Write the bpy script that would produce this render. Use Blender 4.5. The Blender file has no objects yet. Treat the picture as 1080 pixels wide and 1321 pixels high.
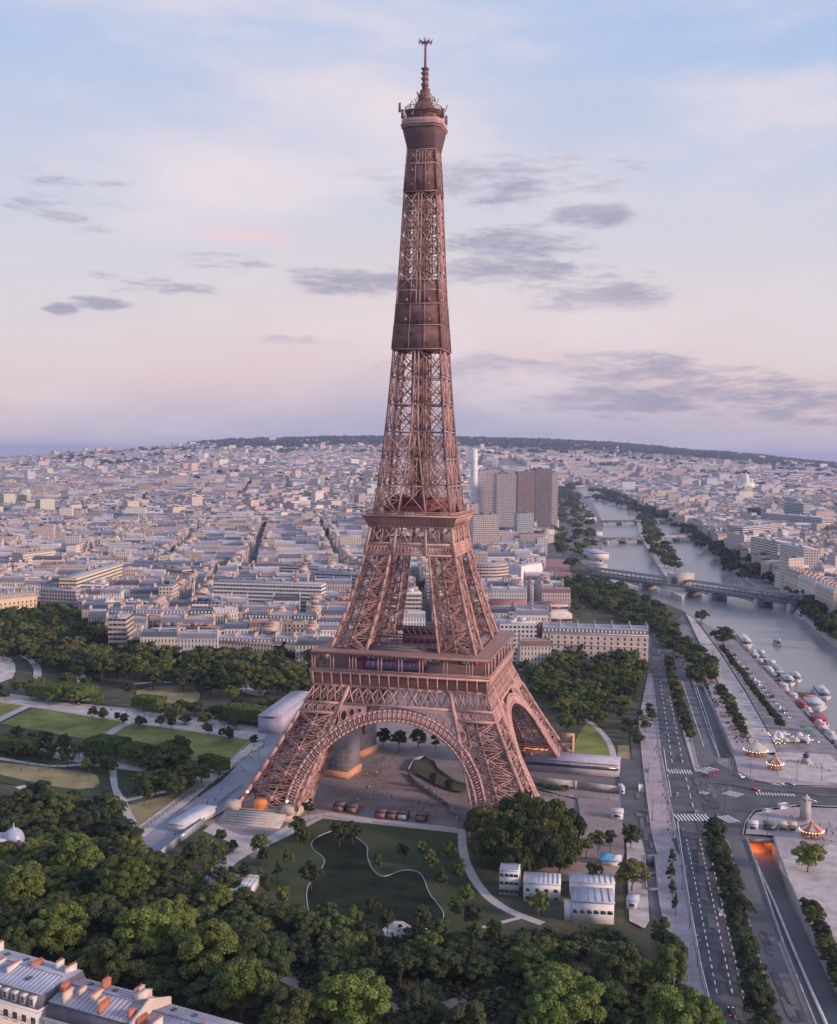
import bpy, bmesh, math, random
import numpy as np
from mathutils import Vector, Matrix
from mathutils.geometry import delaunay_2d_cdt
R = math.radians
scene = bpy.context.scene
COL = scene.collection

# ------------------------------------------------------------------ camera
H = 141.9; FPX = 1407.7; PITCH = -0.0506; ROLL = 0.0120
cp_, sp_ = math.cos(PITCH), math.sin(PITCH); cr_, sr_ = math.cos(ROLL), math.sin(ROLL)
FWD = Vector((0, cp_, sp_)); R0 = Vector((1, 0, 0)); U0 = Vector((0, -sp_, cp_))
RGT = cr_*R0 + sr_*U0; UPV = -sr_*R0 + cr_*U0
cam_data = bpy.data.cameras.new("camera"); cam = bpy.data.objects.new("camera", cam_data); COL.objects.link(cam)
m = Matrix.Identity(4)
for i in range(3):
    m[i][0] = RGT[i]; m[i][1] = UPV[i]; m[i][2] = -FWD[i]
m[2][3] = H
cam.matrix_world = m
cam_data.sensor_fit = 'HORIZONTAL'; cam_data.sensor_width = 36; cam_data.lens = 36*FPX/1080
cam_data.clip_start = 1; cam_data.clip_end = 80000
scene.camera = cam

def ray(px, py):
    d = FWD*FPX + RGT*(px-540) - UPV*(py-660.5)
    return d.normalized()
def at(px, py, z=0.0):
    d = ray(px, py); t = (z-H)/d.z
    return Vector((d.x*t, d.y*t, z))
def to_px(v):
    d = Vector(v)-Vector((0, 0, H)); w = d.dot(FWD)
    return (540+FPX*d.dot(RGT)/w, 660.5-FPX*d.dot(UPV)/w)

# ------------------------------------------------------------------ world
SUN_AZ = R(112); SUN_EL = R(17)       # azimuth clockwise from +Y
def srgb(r, g, b):
    f = lambda c: ((c/255+0.055)/1.055)**2.4 if c/255 > 0.04045 else c/255/12.92
    return (f(r), f(g), f(b), 1)
world = bpy.data.worlds.new("World"); scene.world = world; world.use_nodes = True
wt = world.node_tree; wt.nodes.clear()
def WN(t, **k):
    n = wt.nodes.new(t)
    for a, b in k.items(): setattr(n, a, b)
    return n
def WL(a, b): wt.links.new(a, b)
def wmath(op, a, b=None, clamp=False):
    n = WN('ShaderNodeMath', operation=op, use_clamp=clamp)
    for i, v in enumerate((a, b)):
        if v is None: continue
        if isinstance(v, (int, float)): n.inputs[i].default_value = v
        else: WL(v, n.inputs[i])
    return n.outputs[0]
wo = WN('ShaderNodeOutputWorld'); wb = WN('ShaderNodeBackground'); WL(wb.outputs[0], wo.inputs[0])
wc = WN('ShaderNodeTexCoord'); ws = WN('ShaderNodeSeparateXYZ'); WL(wc.outputs['Generated'], ws.inputs[0])
DX, DY, DZ = ws.outputs
wn = WN('ShaderNodeTexNoise'); wn.inputs['Scale'].default_value = 2.2; wn.inputs['Detail'].default_value = 5
wmap = WN('ShaderNodeMapping'); wmap.inputs['Scale'].default_value = (1, 1, 3.0); WL(wc.outputs['Generated'], wmap.inputs[0]); WL(wmap.outputs[0], wn.inputs['Vector'])
el = wmath('ADD', DZ, wmath('MULTIPLY', wmath('SUBTRACT', wn.outputs[0], 0.5), 0.10))
el = wmath('SUBTRACT', el, wmath('MULTIPLY', wmath('MULTIPLY', wmath('ABSOLUTE', wmath('SUBTRACT', DX, 0.02)), -1.0), 0.10))
ramp = WN('ShaderNodeValToRGB'); WL(el, ramp.inputs[0])
stops = [(0.0, (178,184,214)), (0.02, (190,186,213)), (0.05, (214,198,214)), (0.09, (238,214,216)), (0.14, (236,222,224)), (0.21, (226,222,232)), (0.28, (212,217,238)), (0.36, (188,208,243)), (0.46, (172,202,243)), (1.0, (150,184,232))]
while len(ramp.color_ramp.elements) < len(stops): ramp.color_ramp.elements.new(0.5)
for e, (p, c) in zip(ramp.color_ramp.elements, stops): e.position = p; e.color = srgb(*c)
sky = WN('ShaderNodeTexSky', sky_type='NISHITA', sun_disc=False); sky.sun_elevation = SUN_EL; sky.sun_rotation = SUN_AZ
skm = WN('ShaderNodeVectorMath', operation='SCALE'); WL(sky.outputs[0], skm.inputs[0]); skm.inputs['Scale'].default_value = 0.07
mixs = WN('ShaderNodeMix', data_type='RGBA'); mixs.inputs[0].default_value = 0.12; WL(ramp.outputs[0], mixs.inputs[6]); WL(skm.outputs[0], mixs.inputs[7])
cur = mixs.outputs[2]
# clouds: soft banks standing in fixed directions of the sky, broken up by noise
cn = WN('ShaderNodeTexNoise'); cn.inputs['Scale'].default_value = 7; cn.inputs['Detail'].default_value = 8; cn.inputs['Roughness'].default_value = 0.62
cm = WN('ShaderNodeMapping'); cm.inputs['Scale'].default_value = (1, 1, 4.5); WL(wc.outputs['Generated'], cm.inputs[0]); WL(cm.outputs[0], cn.inputs['Vector'])
cn2 = WN('ShaderNodeTexNoise'); cn2.inputs['Scale'].default_value = 26; cn2.inputs['Detail'].default_value = 9; cn2.inputs['Roughness'].default_value = 0.68
WL(cm.outputs[0], cn2.inputs['Vector'])
nz = wmath('ADD', wmath('MULTIPLY', wmath('SUBTRACT', cn.outputs[0], 0.5), 3.2), wmath('MULTIPLY', wmath('SUBTRACT', cn2.outputs[0], 0.5), 2.9))
clouds = [(768,278,46,13,1.0),(665,316,75,18,.8),(655,348,90,16,.95),(755,380,90,21,1.1),(480,362,90,14,.85),(720,476,170,20,1.0),(905,512,230,22,.85),
          (285,340,48,12,.6),(200,364,55,10,.5),(80,398,20,9,1.1),(128,392,34,7,1.0),(372,438,58,8,.8),(105,252,70,20,.2),(1040,528,130,20,.8),(650,228,130,26,.55),(20,244,50,14,.3),(560,250,60,14,.4),(100,290,40,10,.5)]
tot = None
for (px, py, rx, ry, s) in clouds:
    d = ray(px, py)
    ax = wmath('MULTIPLY', wmath('SUBTRACT', DX, d.x), FPX/rx); az = wmath('MULTIPLY', wmath('SUBTRACT', DZ, d.z), FPX/ry)
    q = wmath('ADD', wmath('MULTIPLY', ax, ax), wmath('MULTIPLY', az, az))
    q = wmath('MULTIPLY', wmath('SUBTRACT', 1.0, wmath('MULTIPLY', q, 0.5)), s)
    q = wmath('MAXIMUM', q, -1.0)
    tot = q if tot is None else wmath('MAXIMUM', tot, q)
front = wmath('GREATER_THAN', DY, 0.0)
cv = wmath('ADD', wmath('MULTIPLY', tot, 1.0), nz)
mr = WN('ShaderNodeMapRange', interpolation_type='SMOOTHSTEP'); WL(cv, mr.inputs[0]); mr.inputs[1].default_value = 0.15; mr.inputs[2].default_value = 1.2; mr.inputs[4].default_value = 0.74
cf = wmath('MULTIPLY', mr.outputs[0], front)
mixc = WN('ShaderNodeMix', data_type='RGBA'); WL(cf, mixc.inputs[0]); WL(cur, mixc.inputs[6]); mixc.inputs[7].default_value = srgb(150,148,176)
# a pale, faintly pink veil high up
vn = WN('ShaderNodeTexNoise'); vn.inputs['Scale'].default_value = 3.2; vn.inputs['Detail'].default_value = 7; vn.inputs['Roughness'].default_value = 0.55
vm = WN('ShaderNodeMapping'); vm.inputs['Scale'].default_value = (1, 1, 3.2); vm.inputs['Location'].default_value = (3.1, 0.4, 1.7); WL(wc.outputs['Generated'], vm.inputs[0]); WL(vm.outputs[0], vn.inputs['Vector'])
vr = WN('ShaderNodeMapRange', interpolation_type='SMOOTHSTEP'); WL(vn.outputs[0], vr.inputs[0]); vr.inputs[1].default_value = 0.42; vr.inputs[2].default_value = 0.75; vr.inputs[4].default_value = 0.85
mixv = WN('ShaderNodeMix', data_type='RGBA'); WL(vr.outputs[0], mixv.inputs[0]); WL(mixc.outputs[2], mixv.inputs[6]); mixv.inputs[7].default_value = srgb(238,225,231)
d = ray(322, 305)
ax = wmath('MULTIPLY', wmath('SUBTRACT', DX, d.x), FPX/85); az = wmath('MULTIPLY', wmath('SUBTRACT', DZ, d.z), FPX/14)
pk = wmath('SUBTRACT', wmath('ADD', 0.9, wmath('MULTIPLY', nz, 1.0)), wmath('ADD', wmath('MULTIPLY', ax, ax), wmath('MULTIPLY', az, az)), clamp=True)
mixp = WN('ShaderNodeMix', data_type='RGBA'); WL(wmath('MULTIPLY', wmath('MULTIPLY', pk, front), 0.5), mixp.inputs[0]); WL(mixv.outputs[2], mixp.inputs[6]); mixp.inputs[7].default_value = srgb(250,208,214)
WL(mixp.outputs[2], wb.inputs[0]); wb.inputs[1].default_value = 0.80

sl = bpy.data.lights.new("sun", 'SUN'); sun = bpy.data.objects.new("sun", sl); COL.objects.link(sun)
sl.energy = 3.6; sl.angle = R(9); sl.color = (1.0, 0.72, 0.58)
sd = Vector((math.sin(SUN_AZ)*math.cos(SUN_EL), math.cos(SUN_AZ)*math.cos(SUN_EL), math.sin(SUN_EL)))
sun.rotation_euler = sd.to_track_quat('Z', 'Y').to_euler(); sun.location = (0, 0, 600)
scene.view_settings.view_transform = 'Standard'; scene.view_settings.look = 'None'
scene.view_settings.exposure = 0.32; scene.view_settings.gamma = 1
scene.render.engine = 'CYCLES'
scene.cycles.max_bounces = 5; scene.cycles.diffuse_bounces = 2; scene.cycles.glossy_bounces = 2; scene.cycles.transmission_bounces = 2
scene.cycles.transparent_max_bounces = 6; scene.cycles.volume_bounces = 0
scene.cycles.use_denoising = True
rnd = random.Random(7)

# ------------------------------------------------------------------ materials
MATS = {}
def mat(name, col, rough=0.85, metal=0.0, var=0.18, scale=0.3, bump=0.0, emit=None, obj_var=0.0, vcol=None, coords='Object', joints=0.0):
    """plain procedural surface: base colour broken up by noise"""
    if name in MATS: return MATS[name]
    mt = bpy.data.materials.new(name); mt.use_nodes = True; t = mt.node_tree
    b = t.nodes['Principled BSDF']; b.inputs['Roughness'].default_value = rough; b.inputs['Metallic'].default_value = metal
    tc = t.nodes.new('ShaderNodeTexCoord'); n = t.nodes.new('ShaderNodeTexNoise'); n.inputs['Scale'].default_value = scale; n.inputs['Detail'].default_value = 6
    t.links.new(tc.outputs[coords], n.inputs['Vector'])
    hsv = t.nodes.new('ShaderNodeHueSaturation'); hsv.inputs['Color'].default_value = (*col[:3], 1)
    if vcol:
        a = t.nodes.new('ShaderNodeVertexColor'); a.layer_name = vcol; t.links.new(a.outputs[0], hsv.inputs['Color'])
    mrn = t.nodes.new('ShaderNodeMapRange'); mrn.inputs[1].default_value = 0.3; mrn.inputs[2].default_value = 0.7
    mrn.inputs[3].default_value = 1-var; mrn.inputs[4].default_value = 1+var; t.links.new(n.outputs[0], mrn.inputs[0])
    v = mrn.outputs[0]
    if obj_var:
        oi = t.nodes.new('ShaderNodeObjectInfo'); m2 = t.nodes.new('ShaderNodeMapRange'); m2.inputs[3].default_value = 1-obj_var; m2.inputs[4].default_value = 1+obj_var
        t.links.new(oi.outputs['Random'], m2.inputs[0]); mm = t.nodes.new('ShaderNodeMath'); mm.operation = 'MULTIPLY'
        t.links.new(v, mm.inputs[0]); t.links.new(m2.outputs[0], mm.inputs[1]); v = mm.outputs[0]
    if joints:   # paving joints and coarse staining
        sx = t.nodes.new('ShaderNodeSeparateXYZ'); t.links.new(tc.outputs[coords], sx.inputs[0])
        def JM(op, a, c=None):
            n_ = t.nodes.new('ShaderNodeMath'); n_.operation = op
            for i, q in enumerate((a, c)):
                if q is None: continue
                if isinstance(q, (int, float)): n_.inputs[i].default_value = q
                else: t.links.new(q, n_.inputs[i])
            return n_.outputs[0]
        u1 = JM('FRACT', JM('DIVIDE', JM('ADD', JM('MULTIPLY', sx.outputs[0], .977), JM('MULTIPLY', sx.outputs[1], -.215)), joints)); u2 = JM('FRACT', JM('DIVIDE', JM('ADD', JM('MULTIPLY', sx.outputs[0], .215), JM('MULTIPLY', sx.outputs[1], .977)), joints))
        ln = JM('MAXIMUM', JM('LESS_THAN', u1, .07), JM('LESS_THAN', u2, .07)); n3 = t.nodes.new('ShaderNodeTexNoise'); n3.inputs['Scale'].default_value = .9; n3.inputs['Detail'].default_value = 8; t.links.new(tc.outputs[coords], n3.inputs['Vector'])
        v = JM('MULTIPLY', JM('MULTIPLY', v, JM('SUBTRACT', 1.0, JM('MULTIPLY', ln, .16))), JM('ADD', .72, JM('MULTIPLY', n3.outputs[0], .56)))
    t.links.new(v, hsv.inputs['Value']); t.links.new(hsv.outputs[0], b.inputs['Base Color'])
    if bump:
        bp = t.nodes.new('ShaderNodeBump'); bp.inputs['Strength'].default_value = bump; t.links.new(n.outputs[0], bp.inputs['Height']); t.links.new(bp.outputs[0], b.inputs['Normal'])
    if emit:
        b.inputs['Emission Color'].default_value = (*emit[:3], 1); b.inputs['Emission Strength'].default_value = emit[3]
    mt.diffuse_color = (*col[:3], 1)
    MATS[name] = mt; return mt

def wall_mat(name, col, win=(0.05,0.055,0.075), pu=2.6, pv=3.3, wu=(0.3,0.72), wv=(0.2,0.8), vcol='Col', band=0.0, var=0.1):
    """facade: window rhythm from the wall's own metric UVs"""
    if name in MATS: return MATS[name]
    mt = bpy.data.materials.new(name); mt.use_nodes = True; t = mt.node_tree
    b = t.nodes['Principled BSDF']; b.inputs['Roughness'].default_value = 0.8
    uv = t.nodes.new('ShaderNodeUVMap'); s = t.nodes.new('ShaderNodeSeparateXYZ'); t.links.new(uv.outputs[0], s.inputs[0])
    def M(op, a, c=None):
        n = t.nodes.new('ShaderNodeMath'); n.operation = op
        for i, v in enumerate((a, c)):
            if v is None: continue
            if isinstance(v, (int, float)): n.inputs[i].default_value = v
            else: t.links.new(v, n.inputs[i])
        return n.outputs[0]
    fu = M('FRACT', M('DIVIDE', s.outputs[0], pu)); fv = M('FRACT', M('DIVIDE', s.outputs[1], pv))
    k = M('MULTIPLY', M('MULTIPLY', M('GREATER_THAN', fu, wu[0]), M('LESS_THAN', fu, wu[1])), M('MULTIPLY', M('GREATER_THAN', fv, wv[0]), M('LESS_THAN', fv, wv[1])))
    # random tone per window, sky reflection put into the colour
    wnz = t.nodes.new('ShaderNodeTexWhiteNoise'); wnz.noise_dimensions = '2D'
    cx = t.nodes.new('ShaderNodeCombineXYZ'); t.links.new(M('FLOOR', M('DIVIDE', s.outputs[0], pu)), cx.inputs[0]); t.links.new(M('FLOOR', M('DIVIDE', s.outputs[1], pv)), cx.inputs[1]); t.links.new(cx.outputs[0], wnz.inputs['Vector'])
    wv2 = t.nodes.new('ShaderNodeHueSaturation'); wv2.inputs['Color'].default_value = (*win, 1); t.links.new(M('ADD', M('MULTIPLY', wnz.outputs[0], 1.6), 0.4), wv2.inputs['Value'])
    base = t.nodes.new('ShaderNodeHueSaturation'); base.inputs['Color'].default_value = (*col[:3], 1)
    if vcol:
        a = t.nodes.new('ShaderNodeVertexColor'); a.layer_name = vcol; t.links.new(a.outputs[0], base.inputs['Color'])
    tc = t.nodes.new('ShaderNodeTexCoord'); n = t.nodes.new('ShaderNodeTexNoise'); n.inputs['Scale'].default_value = 0.15; n.inputs['Detail'].default_value = 5; t.links.new(tc.outputs['Object'], n.inputs['Vector'])
    vv = M('ADD', M('MULTIPLY', n.outputs[0], 2*var), 1-var)
    if band: vv = M('SUBTRACT', vv, M('MULTIPLY', M('LESS_THAN', fv, 0.08), band))
    t.links.new(vv, base.inputs['Value'])
    mx = t.nodes.new('ShaderNodeMix'); mx.data_type = 'RGBA'; t.links.new(k, mx.inputs[0]); t.links.new(base.outputs[0], mx.inputs[6]); t.links.new(wv2.outputs[0], mx.inputs[7])
    t.links.new(mx.outputs[2], b.inputs['Base Color'])
    t.links.new(M('SUBTRACT', 0.85, M('MULTIPLY', k, 0.6)), b.inputs['Roughness'])
    MATS[name] = mt; return mt

# ------------------------------------------------------------------ object helpers
def tag(o, label=None, cat=None, group=None, kind=None):
    if label: o['label'] = label
    if cat: o['category'] = cat
    if group: o['group'] = group
    if kind: o['kind'] = kind
    return o
def empty(name, loc=(0,0,0), rz=0.0, label=None, cat=None, group=None):
    o = bpy.data.objects.new(name, None); COL.objects.link(o); o.location = loc; o.rotation_euler = (0, 0, rz); o.empty_display_size = 1
    return tag(o, label, cat, group)
def copy_obj(o, parent=None):
    c = o.copy(); COL.objects.link(c); c.parent = parent
    return c
def copy_tree(o, parent=None):
    c = copy_obj(o, parent)
    for ch in list(o.children): copy_tree(ch, c)
    return c
BOXF = [(0,1,2,3),(7,6,5,4),(0,4,5,1),(1,5,6,2),(2,6,7,3),(3,7,4,0)]
class MB:
    """collects shapes and links them as ONE mesh object"""
    def __init__(s): s.v = []; s.f = []; s.m = []; s.uv = []; s.c = []; s.n = 0; s.hasuv = False; s.hasc = False
    def add(s, vs, fs, mi=0, uvs=None, col=None):
        s.v.extend(vs); k = s.n
        for i, f in enumerate(fs):
            s.f.append(tuple(j+k for j in f)); s.m.append(mi)
            if uvs is not None: s.uv.extend(uvs[i]); s.hasuv = True
            else: s.uv.extend([(0,0)]*len(f))
            if col is not None: s.hasc = True
            s.c.extend([col or (1,1,1,1)]*len(f))
        s.n += len(vs)
    def box(s, c, size, rz=0.0, mi=0, col=None, base=False):
        """c centre (or base centre), size full extents"""
        x, y, z = c; a, b, h = size[0]/2, size[1]/2, size[2]
        z0, z1 = (z, z+h) if base else (z-h/2, z+h/2)
        cs, sn = math.cos(rz), math.sin(rz)
        P = [(-a,-b),(a,-b),(a,b),(-a,b)]
        P = [(x+p*cs-q*sn, y+p*sn+q*cs) for p, q in P]
        vs = [(p, q, z0) for p, q in P]+[(p, q, z1) for p, q in P]
        s.add(vs, [(3,2,1,0),(4,5,6,7),(0,1,5,4),(1,2,6,5),(2,3,7,6),(3,0,4,7)], mi, col=col)
    def frustum(s, z0, z1, a0, a1, b0=None, b1=None, c=(0,0), rz=0.0, mi=0, col=None):
        b0 = a0 if b0 is None else b0; b1 = a1 if b1 is None else b1
        cs, sn = math.cos(rz), math.sin(rz)
        def q(a, b, z): return [(c[0]+x*cs-y*sn, c[1]+x*sn+y*cs, z) for x, y in ((-a,-b),(a,-b),(a,b),(-a,b))]
        s.add(q(a0,b0,z0)+q(a1,b1,z1), [(3,2,1,0),(4,5,6,7),(0,1,5,4),(1,2,6,5),(2,3,7,6),(3,0,4,7)], mi, col=col)
    def bar(s, a, b, t=0.3, t2=None, mi=0):
        a = Vector(a); b = Vector(b); d = b-a
        if d.length < 1e-6: return
        d.normalize(); up = Vector((0,0,1)) if abs(d.z) < 0.95 else Vector((0,1,0))
        u = d.cross(up).normalized()*(t/2); w = u.cross(d).normalized()*((t2 or t)/2)
        vs = [a-u-w, a+u-w, a+u+w, a-u+w, b-u-w, b+u-w, b+u+w, b-u+w]
        s.add([tuple(x) for x in vs], [(3,2,1,0),(4,5,6,7),(0,1,5,4),(1,2,6,5),(2,3,7,6),(3,0,4,7)], mi)
    def tube(s, pts, r, n=8, mi=0, cap=True):
        """pts list of points, r radius or list"""
        pts = [Vector(p) for p in pts]; rs = r if isinstance(r, (list, tuple)) else [r]*len(pts)
        vs = []; fs = []
        for i, p in enumerate(pts):
            d = (pts[min(i+1, len(pts)-1)]-pts[max(i-1, 0)])
            d = d.normalized() if d.length > 1e-9 else Vector((0,0,1))
            up = Vector((0,0,1)) if abs(d.z) < 0.9 else Vector((0,1,0))
            u = d.cross(up).normalized(); w = u.cross(d)
            for k in range(n):
                a = 2*math.pi*k/n; q = p+(u*math.cos(a)+w*math.sin(a))*rs[i]; vs.append(tuple(q))
        for i in range(len(pts)-1):
            for k in range(n):
                k2 = (k+1) % n; fs.append((i*n+k, i*n+k2, (i+1)*n+k2, (i+1)*n+k))
        if cap: fs.append(tuple(range(n))[::-1]); fs.append(tuple((len(pts)-1)*n+k for k in range(n)))
        s.add(vs, fs, mi)
    def lathe(s, prof, c=(0,0,0), n=24, mi=0, a0=0.0, a1=2*math.pi):
        full = abs(a1-a0-2*math.pi) < 1e-6; nn = n if full else n+1
        vs = []; fs = []
        for r, z in prof:
            for k in range(nn):
                a = a0+(a1-a0)*k/n; vs.append((c[0]+r*math.cos(a), c[1]+r*math.sin(a), c[2]+z))
        for i in range(len(prof)-1):
            for k in range(n):
                k2 = (k+1) % nn; fs.append((i*nn+k, i*nn+k2, (i+1)*nn+k2, (i+1)*nn+k))
        s.add(vs, fs, mi)
    def prism(s, poly, z0, z1, mi=0, mtop=None, uvscale=None, col=None):
        """extruded plan polygon (counter-clockwise)"""
        area = sum(poly[i][0]*poly[(i+1)%len(poly)][1]-poly[(i+1)%len(poly)][0]*poly[i][1] for i in range(len(poly)))
        if area < 0: poly = poly[::-1]
        n = len(poly); L = 0
        for i in range(n):
            p, q = poly[i], poly[(i+1)%n]; l = math.hypot(q[0]-p[0], q[1]-p[1])
            s.add([(p[0],p[1],z0),(q[0],q[1],z0),(q[0],q[1],z1),(p[0],p[1],z1)], [(0,1,2,3)], mi, uvs=[[(L,0),(L+l,0),(L+l,z1-z0),(L,z1-z0)]], col=col); L += l
        s.add([(p[0],p[1],z1) for p in poly], [tuple(range(n))], mi if mtop is None else mtop, col=col)
        s.add([(p[0],p[1],z0) for p in poly], [tuple(range(n))[::-1]], mi if mtop is None else mtop, col=col)
    def build(s, name, mats, parent=None, loc=None, rz=None, smooth=False):
        me = bpy.data.meshes.new(name)
        nv = len(s.v); me.vertices.add(nv); me.vertices.foreach_set('co', np.array(s.v, dtype=np.float32).ravel())
        ln = np.array([len(f) for f in s.f], dtype=np.int32); li = np.concatenate([np.array(f, dtype=np.int32) for f in s.f]) if s.f else np.zeros(0, np.int32)
        me.loops.add(len(li)); me.loops.foreach_set('vertex_index', li)
        me.polygons.add(len(ln)); st = np.zeros(len(ln), np.int32); st[1:] = np.cumsum(ln)[:-1]
        me.polygons.foreach_set('loop_start', st); me.polygons.foreach_set('loop_total', ln)
        me.polygons.foreach_set('material_index', np.array(s.m, dtype=np.int32))
        if s.hasuv:
            uv = me.uv_layers.new(name='UVMap'); uv.data.foreach_set('uv', np.array(s.uv, dtype=np.float32).ravel())
        if s.hasc:
            ca = me.color_attributes.new('Col', 'FLOAT_COLOR', 'CORNER'); ca.data.foreach_set('color', np.array(s.c, dtype=np.float32).ravel())
        me.update(calc_edges=True)
        if smooth: me.polygons.foreach_set('use_smooth', [True]*len(ln))
        for mt in (mats if isinstance(mats, (list, tuple)) else [mats]): me.materials.append(mt)
        o = bpy.data.objects.new(name, me); COL.objects.link(o); o.parent = parent
        if loc is not None: o.location = loc
        if rz is not None: o.rotation_euler = (0, 0, rz)
        return o

class MBS:
    """like MB, but every new base box starts a mesh of its own"""
    def __init__(s): s.L = []; s.n = 0
    def box(s, c, size, rz=0.0, mi=0, col=None, base=False):
        if mi == 0 or not s.L: s.L.append(MB())
        s.L[-1].box(c, size, rz, mi, col, base); s.n += 1
    def build(s, name, mats, parent=None):
        for m_ in s.L: m_.build(name, mats, parent)
def inpoly(P, x, y):
    """vectorised point in polygon"""
    x = np.asarray(x, float); y = np.asarray(y, float); r = np.zeros(x.shape, bool); n = len(P)
    for i in range(n):
        x0, y0 = P[i][0], P[i][1]; x1, y1 = P[(i+1)%n][0], P[(i+1)%n][1]
        if y0 == y1: continue
        c = ((y0 > y) != (y1 > y)) & (x < (x1-x0)*(y-y0)/(y1-y0)+x0)
        r ^= c
    return r
def gp(pts, z=0.0):
    """photo points lying on the ground -> plan points in metres"""
    out = []
    for p in pts:
        v = at(p[0], p[1], z); out.append((v.x, v.y))
    return out
def smooth_poly(pts, it=2, closed=True):
    for _ in range(it):
        q = []; n = len(pts); rng = range(n if closed else n-1)
        if not closed: q.append(pts[0])
        for i in rng:
            a, b = pts[i], pts[(i+1)%n]
            q.append((a[0]*.75+b[0]*.25, a[1]*.75+b[1]*.25)); q.append((a[0]*.25+b[0]*.75, a[1]*.25+b[1]*.75))
        if not closed: q.append(pts[-1])
        pts = q
    return pts
def sheet(name, outer, z, material, holes=(), extra=(), zfun=None, kind='structure', build=True, mb=None):
    vs = []; es = []
    for P in [outer]+list(holes):
        k = len(vs); n = len(P); vs += [Vector((p[0], p[1])) for p in P]; es += [(k+i, k+(i+1)%n) for i in range(n)]
    vs += [Vector((p[0], p[1])) for p in extra]
    V, E, F, _, _, _ = delaunay_2d_cdt(vs, es, [], 0, 1e-5)
    V = np.array([(v.x, v.y) for v in V]); F = np.array([f for f in F if len(f) == 3])
    cx = V[F].mean(axis=1); keep = inpoly(outer, cx[:,0], cx[:,1])
    for h in holes: keep &= ~inpoly(h, cx[:,0], cx[:,1])
    F = F[keep]
    zz = zfun(V[:,0], V[:,1])+z if zfun is not None else np.full(len(V), z)
    a = V[F[:,0]]; b = V[F[:,1]]; c = V[F[:,2]]
    cr = (b[:,0]-a[:,0])*(c[:,1]-a[:,1])-(b[:,1]-a[:,1])*(c[:,0]-a[:,0])
    F[cr < 0] = F[cr < 0][:, ::-1]
    mb = mb or MB(); mb.add([(V[i,0], V[i,1], zz[i]) for i in range(len(V))], [tuple(int(i) for i in f) for f in F])
    if not build: return mb
    o = mb.build(name, material)
    if kind: o['kind'] = kind
    return o
def ribbon(pts, w):
    """plan strip of width w (or list) along pts -> polygon"""
    L = []; Rr = []; n = len(pts)
    for i, p in enumerate(pts):
        a = pts[max(0, i-1)]; b = pts[min(n-1, i+1)]; dx, dy = b[0]-a[0], b[1]-a[1]; l = math.hypot(dx, dy) or 1
        ww = (w[i] if isinstance(w, (list, tuple)) else w)/2
        L.append((p[0]-dy/l*ww, p[1]+dx/l*ww)); Rr.append((p[0]+dy/l*ww, p[1]-dx/l*ww))
    return L+Rr[::-1]
ORD = ['zeroth','first','second','third','fourth','fifth','sixth','seventh','eighth','ninth','tenth','eleventh','twelfth','thirteenth','fourteenth','fifteenth','sixteenth','seventeenth','eighteenth','nineteenth']
TENS = {2:'twent',3:'thirt',4:'fort',5:'fift',6:'sixt',7:'sevent',8:'eight',9:'ninet'}
def ordinal(n):
    if n < 20: return ORD[n]
    if n < 100:
        t, u = divmod(n, 10); return TENS[t]+('ieth' if u == 0 else 'y-'+ORD[u])
    return f'{n}th' if n % 10 not in (1,2,3) or n % 100 in (11,12,13) else f"{n}{ {1:'st',2:'nd',3:'rd'}[n % 10] }" 
# ------------------------------------------------------------------ plan of the place
LEFT_BANK = [(738,627),(750,636),(766,650),(775,668),(779,690),(777,712),(768,735),(800,757),(840,772),(880,786),(905,803),(948,824),(968,845),(1010,890),(1048,934),(1092,980),(1138,1025),(1210,1095),(1340,1250),(1460,1400)]
RIGHT_BANK = [(2500,1400),(1900,1180),(1400,980),(1240,908),(1130,858),(1085,832),(1058,812),(1034,790),(1022,774),(985,760),(945,731),(915,705),(895,690),(868,674),(838,659),(800,644),(772,631),(758,626)]
RIVER = gp(LEFT_BANK+RIGHT_BANK)
ISLAND = gp([(821,668),(829,665),(838,672),(862,706),(882,742),(888,764),(880,770),(868,764),(858,742),(838,712),(824,688)])
RC = np.array([((gp([a])[0][0]+gp([b])[0][0])/2, (gp([a])[0][1]+gp([b])[0][1])/2) for a, b in [((741,627),(757,627)),((766,650),(815,650)),((779,690),(895,690)),((768,735),(950,735)),((905,803),(1045,803)),((1040,938),(1150,938))]])
def river_dist(x, y):
    x = np.asarray(x, float); y = np.asarray(y, float); d = np.full(x.shape, 1e9)
    for i in range(len(RC)-1):
        a = RC[i]; b = RC[i+1]; ab = b-a; t = np.clip(((x-a[0])*ab[0]+(y-a[1])*ab[1])/(ab@ab), 0, 1)
        d = np.minimum(d, np.hypot(x-a[0]-t*ab[0], y-a[1]-t*ab[1]))
    return d
RIDGE = [(-900,94),(-300,92),(0,92),(75,122),(150,170),(230,222),(300,262),(420,296),(480,306),(540,310),(620,306),(700,294),(780,276),(850,240),(950,185),(1040,128),(1080,108),(1400,60),(2000,40)]
def terrain(x, y):
    x = np.asarray(x, float); y = np.asarray(y, float); D = np.hypot(x, y)
    px = 540+FPX*x/np.maximum(y, 1.0)
    r = np.interp(px, [p[0] for p in RIDGE], [p[1] for p in RIDGE])
    g = np.interp(D, [0,3200,6000,8500,10000,11000,15000,20000,60000], [0,0,.36,.78,1,1,.35,0,0])
    mk = np.clip((river_dist(x, y)-170)/900, 0, 1); mk = mk*mk*(3-2*mk)
    mk = np.maximum(mk, np.clip((D-6800)/1400, 0, 1))
    und = 6*np.sin(x/310+1.3)*np.sin(y/530)+4*np.sin(x/140)*np.cos(y/220)
    return np.where(y > 1500, (r*g+und*np.clip((D-3600)/3000, 0, 1)*(g > 0))*mk, 0.0)

def terrain1(x, y): return float(terrain(np.array([x]), np.array([y]))[0])

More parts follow.
